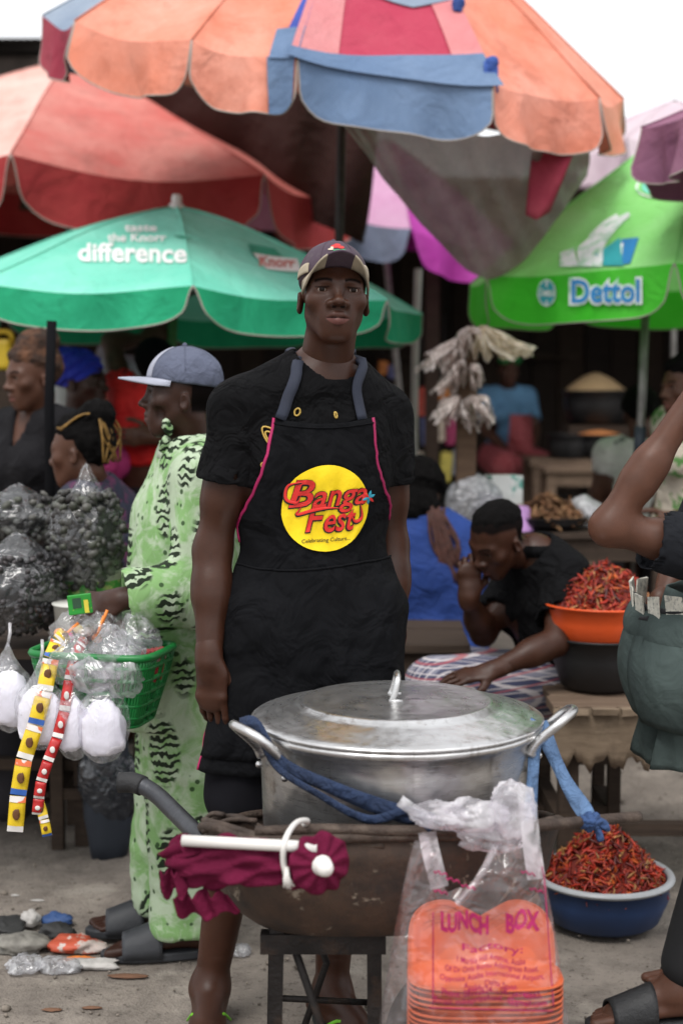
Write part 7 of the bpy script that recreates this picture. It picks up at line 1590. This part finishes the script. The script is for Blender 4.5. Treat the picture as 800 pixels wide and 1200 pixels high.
t = thing('metal_pole', 'slim grey metal pole standing under the bright green umbrella', 'pole', V(px(747, 560, 5.75)[0], 5.75, 0)); MB().tube([V(px(747, 560, 5.75)[0] - .02, 5.75, 0), px(751, 480, 5.75), px(757, 330, 5.75)], .0175, 12).out('tube', STEEL, t, world=True); MB().tube([px(748, 540, 5.74), px(750, 500, 5.74)], .024, 12).out('sleeve', M('dark_sleeve', (.03, .04, .055), .6), t, world=True)
t = thing('metal_pole', 'dark pole in front of the woman in the charcoal shirt', 'pole', V(px(57, 500, 4.75)[0], 4.75, 0)); MB().tube([V(px(56, 500, 4.75)[0], 4.75, 0), px(58, 470, 4.75), px(61, 376, 4.75)], .017, 12).out('tube', M('matte_black_pole', (.006, .006, .007), .9, spec=.05), t, world=True)
t = thing('pale_pole', 'pale slim pole beyond the plastic bag bunches', 'pole', V(px(487, 500, 7.0)[0], 7.0, 0)); MB().tube([V(px(485, 500, 7.0)[0], 7.0, 0), px(486, 420, 7.0), px(490, 315, 7.0)], .018, 12).out('tube', M('pale_pole', (.30, .29, .28), .5), t, world=True)
t = thing('plastic_drum', 'grey plastic drum with orange and blue label under the green umbrella', 'drum', V(px(128, 500, 7.2)[0], 7.2, 0)); zt = px(128, 415, 7.2)[2]; zb = px(128, 510, 7.2)[2]
MB().lathe([(0, zb), (.19, zb), (.205, zb + .03), (.205, zt - .06), (.16, zt - .01), (.06, zt), (.05, zt + .04), (0, zt + .04)], 28).out('drum', M('grey_hdpe', (.15, .16, .18), .5), t); MB().box((.03, -.2, zb + .18), (.13, .02, .12), rotm(4)).out('label', M('label_orange', (.55, .12, .03), .5, col2=(.6, .5, .45), c2=(.55, .6), c2s=30), t, smooth=False); MB().box((.03, -.198, zb + .07), (.15, .02, .06), rotm(4)).out('label', M('label_blue', (.06, .14, .28), .5), t, smooth=False)
for s in (-1, 1): MB().box((s * .16, 0, zb / 2), (.05, .3, zb - .002)).out('trestle', WOODD, t, smooth=False)
MB().box((0, 0, zb - .013), (.5, .4, .024)).out('trestle_top', WOODD, t, smooth=False)
t = thing('jerrycan', 'yellow jerrycan on a shelf beside the charcoal-shirted woman', 'jerrycan', px(4, 432, 7.0)); c = px(4, 416, 7.0); bevel(MB().box(c, (.12, .2, .15)).out('can', M('yellow_hdpe', (.55, .38, .02), .45), t, smooth=False, world=True), .02); MB().tube(spline([c + V(-.05, 0, .075), c + V(-.03, 0, .11), c + V(.03, 0, .11), c + V(.05, 0, .075)], 10), .012, 8).out('handle', M('yellow_hdpe', (.55, .38, .02), .45), t, world=True); MB().box((c[0], 7.0, (c[2] - .075) / 2), (.3, .25, c[2] - .077)).out('shelf_stand', WOODD, t, smooth=False, world=True)
lump('white_sack', 'white sack beside the blue-wrapped woman', 'sack', 74, 462, 6.4, 14, 32, M('white_woven', (.5, .5, .5), .8), 9, .08, .1); 
t = thing('orange_crate', 'orange plastic crate glimpsed behind the old man', 'crate', V(px(168, 640, 5.2)[0], 5.2, 0)); zt = px(168, 575, 5.2)[2]; 
for k in range(4): MB().box((0, -.14, zt - .03 - k * .06), (.34, .012, .045)).out('slat', M('crate_orange', (.55, .16, .02), .5), t, smooth=False)
for s in (-1, 1): MB().box((s * .165, 0, zt - .12), (.012, .27, .24)).out('side', M('crate_orange', (.55, .16, .02), .5), t, smooth=False); MB().box((s * .12, 0, (zt - .242) / 2), (.05, .2, zt - .243)).out('stand', WOODD, t, smooth=False)
t = thing('clear_bag', 'dark clear-wrapped bundle under the stall board', 'bag', px(118, 905, 4.2) * V(1, 1, 0) + V(0, 0, .0)); MB().grid(crumple(px(125, 915, 4.3), (.09, .07, .12), 44, .12, 36, 22, .2, None, .1), True).out('bag_film', film('smoky_film', (.4, .44, .5), milk=.10, bump=.8), t, world=True); MB().grid(crumple(px(125, 925, 4.3), (.075, .055, .30), 45, .1, 24, 16, 0, .0), True).out('contents', M('dark_contents', (.02, .025, .035), .7), t, world=True)

# ------------------------------------------------------------------ litter on the tarmac
def litter(label, x, y, r, m, seed, amp=.3, nm='litter', z=.0):
    c = gpx(x, y); t = thing(nm, label, 'litter', c, 0, 'litter by the old man\'s feet'); P = crumple(c + V(0, 0, r[2] * .55), r, seed, amp, 34, 20, 0, .001, .2); MB().grid(P, True).out('scrap', m, t, world=True)
W1 = film('litter_clear', (.9, .9, .92), milk=.5, bump=.9); W2 = M('litter_white', (.42, .40, .38), .7, var=.3, vs=30); W3 = M('litter_red', (.45, .08, .04), .6, col2=(.5, .42, .38), c2=(.5, .55), c2s=20); W4 = M('litter_blue', (.03, .07, .19), .6); W5 = M('litter_dark', (.03, .03, .03), .7); W6 = M('litter_grey', (.18, .17, .15), .8, var=.4, vs=30)
litter('white and red sachet wrapper lying crumpled', 92, 1112, (.060, .04, .022), W3, 1); litter('clear crumpled wrapper with bright specks', 30, 1136, (.045, .035, .02), W1, 2); litter('pale crumpled plastic scrap beside the red wrapper', 68, 1136, (.055, .03, .018), W1, 3)
litter('grey dusty plastic bag lying flat', 28, 1112, (.06, .045, .022), W6, 4); litter('blue scrap of plastic on the dark heap', 68, 1082, (.035, .025, .018), W4, 5); litter('black scrap under the blue one', 66, 1096, (.045, .03, .02), W5, 6); litter('round pale wad of plastic', 36, 1084, (.026, .02, .022), W2, 7); litter('dark flattened scrap at the kerb crack', 4, 1090, (.05, .05, .016), W5, 8)
litter('orange strip of wrapper', 96, 1128, (.04, .012, .010), M('litter_orange', (.6, .17, .03), .6), 9, .15); litter('long dusty white wrapper', 112, 1133, (.055, .022, .014), W2, 10); litter('brown leaf scrap near the sandal', 150, 1145, (.045, .012, .004), M('litter_brown', (.14, .07, .04), .8), 11, .15); litter('small clear scrap behind the barefoot leg', 282, 1118, (.025, .02, .014), W1, 12)
litter('brown scrap of bark', 62, 1184, (.02, .008, .003), M('litter_brown', (.1, .1, .1)), 13, .2); litter('thin brown twig scrap', 108, 1182, (.022, .006, .003), M('litter_brown', (.1, .1, .1)), 14, .2); litter('white straw scrap on the far tarmac', 45, 1056, (.018, .004, .003), W2, 15, .1, 'litter'); litter('short white straw on the far tarmac', 18, 1050, (.012, .004, .003), W2, 16, .1)
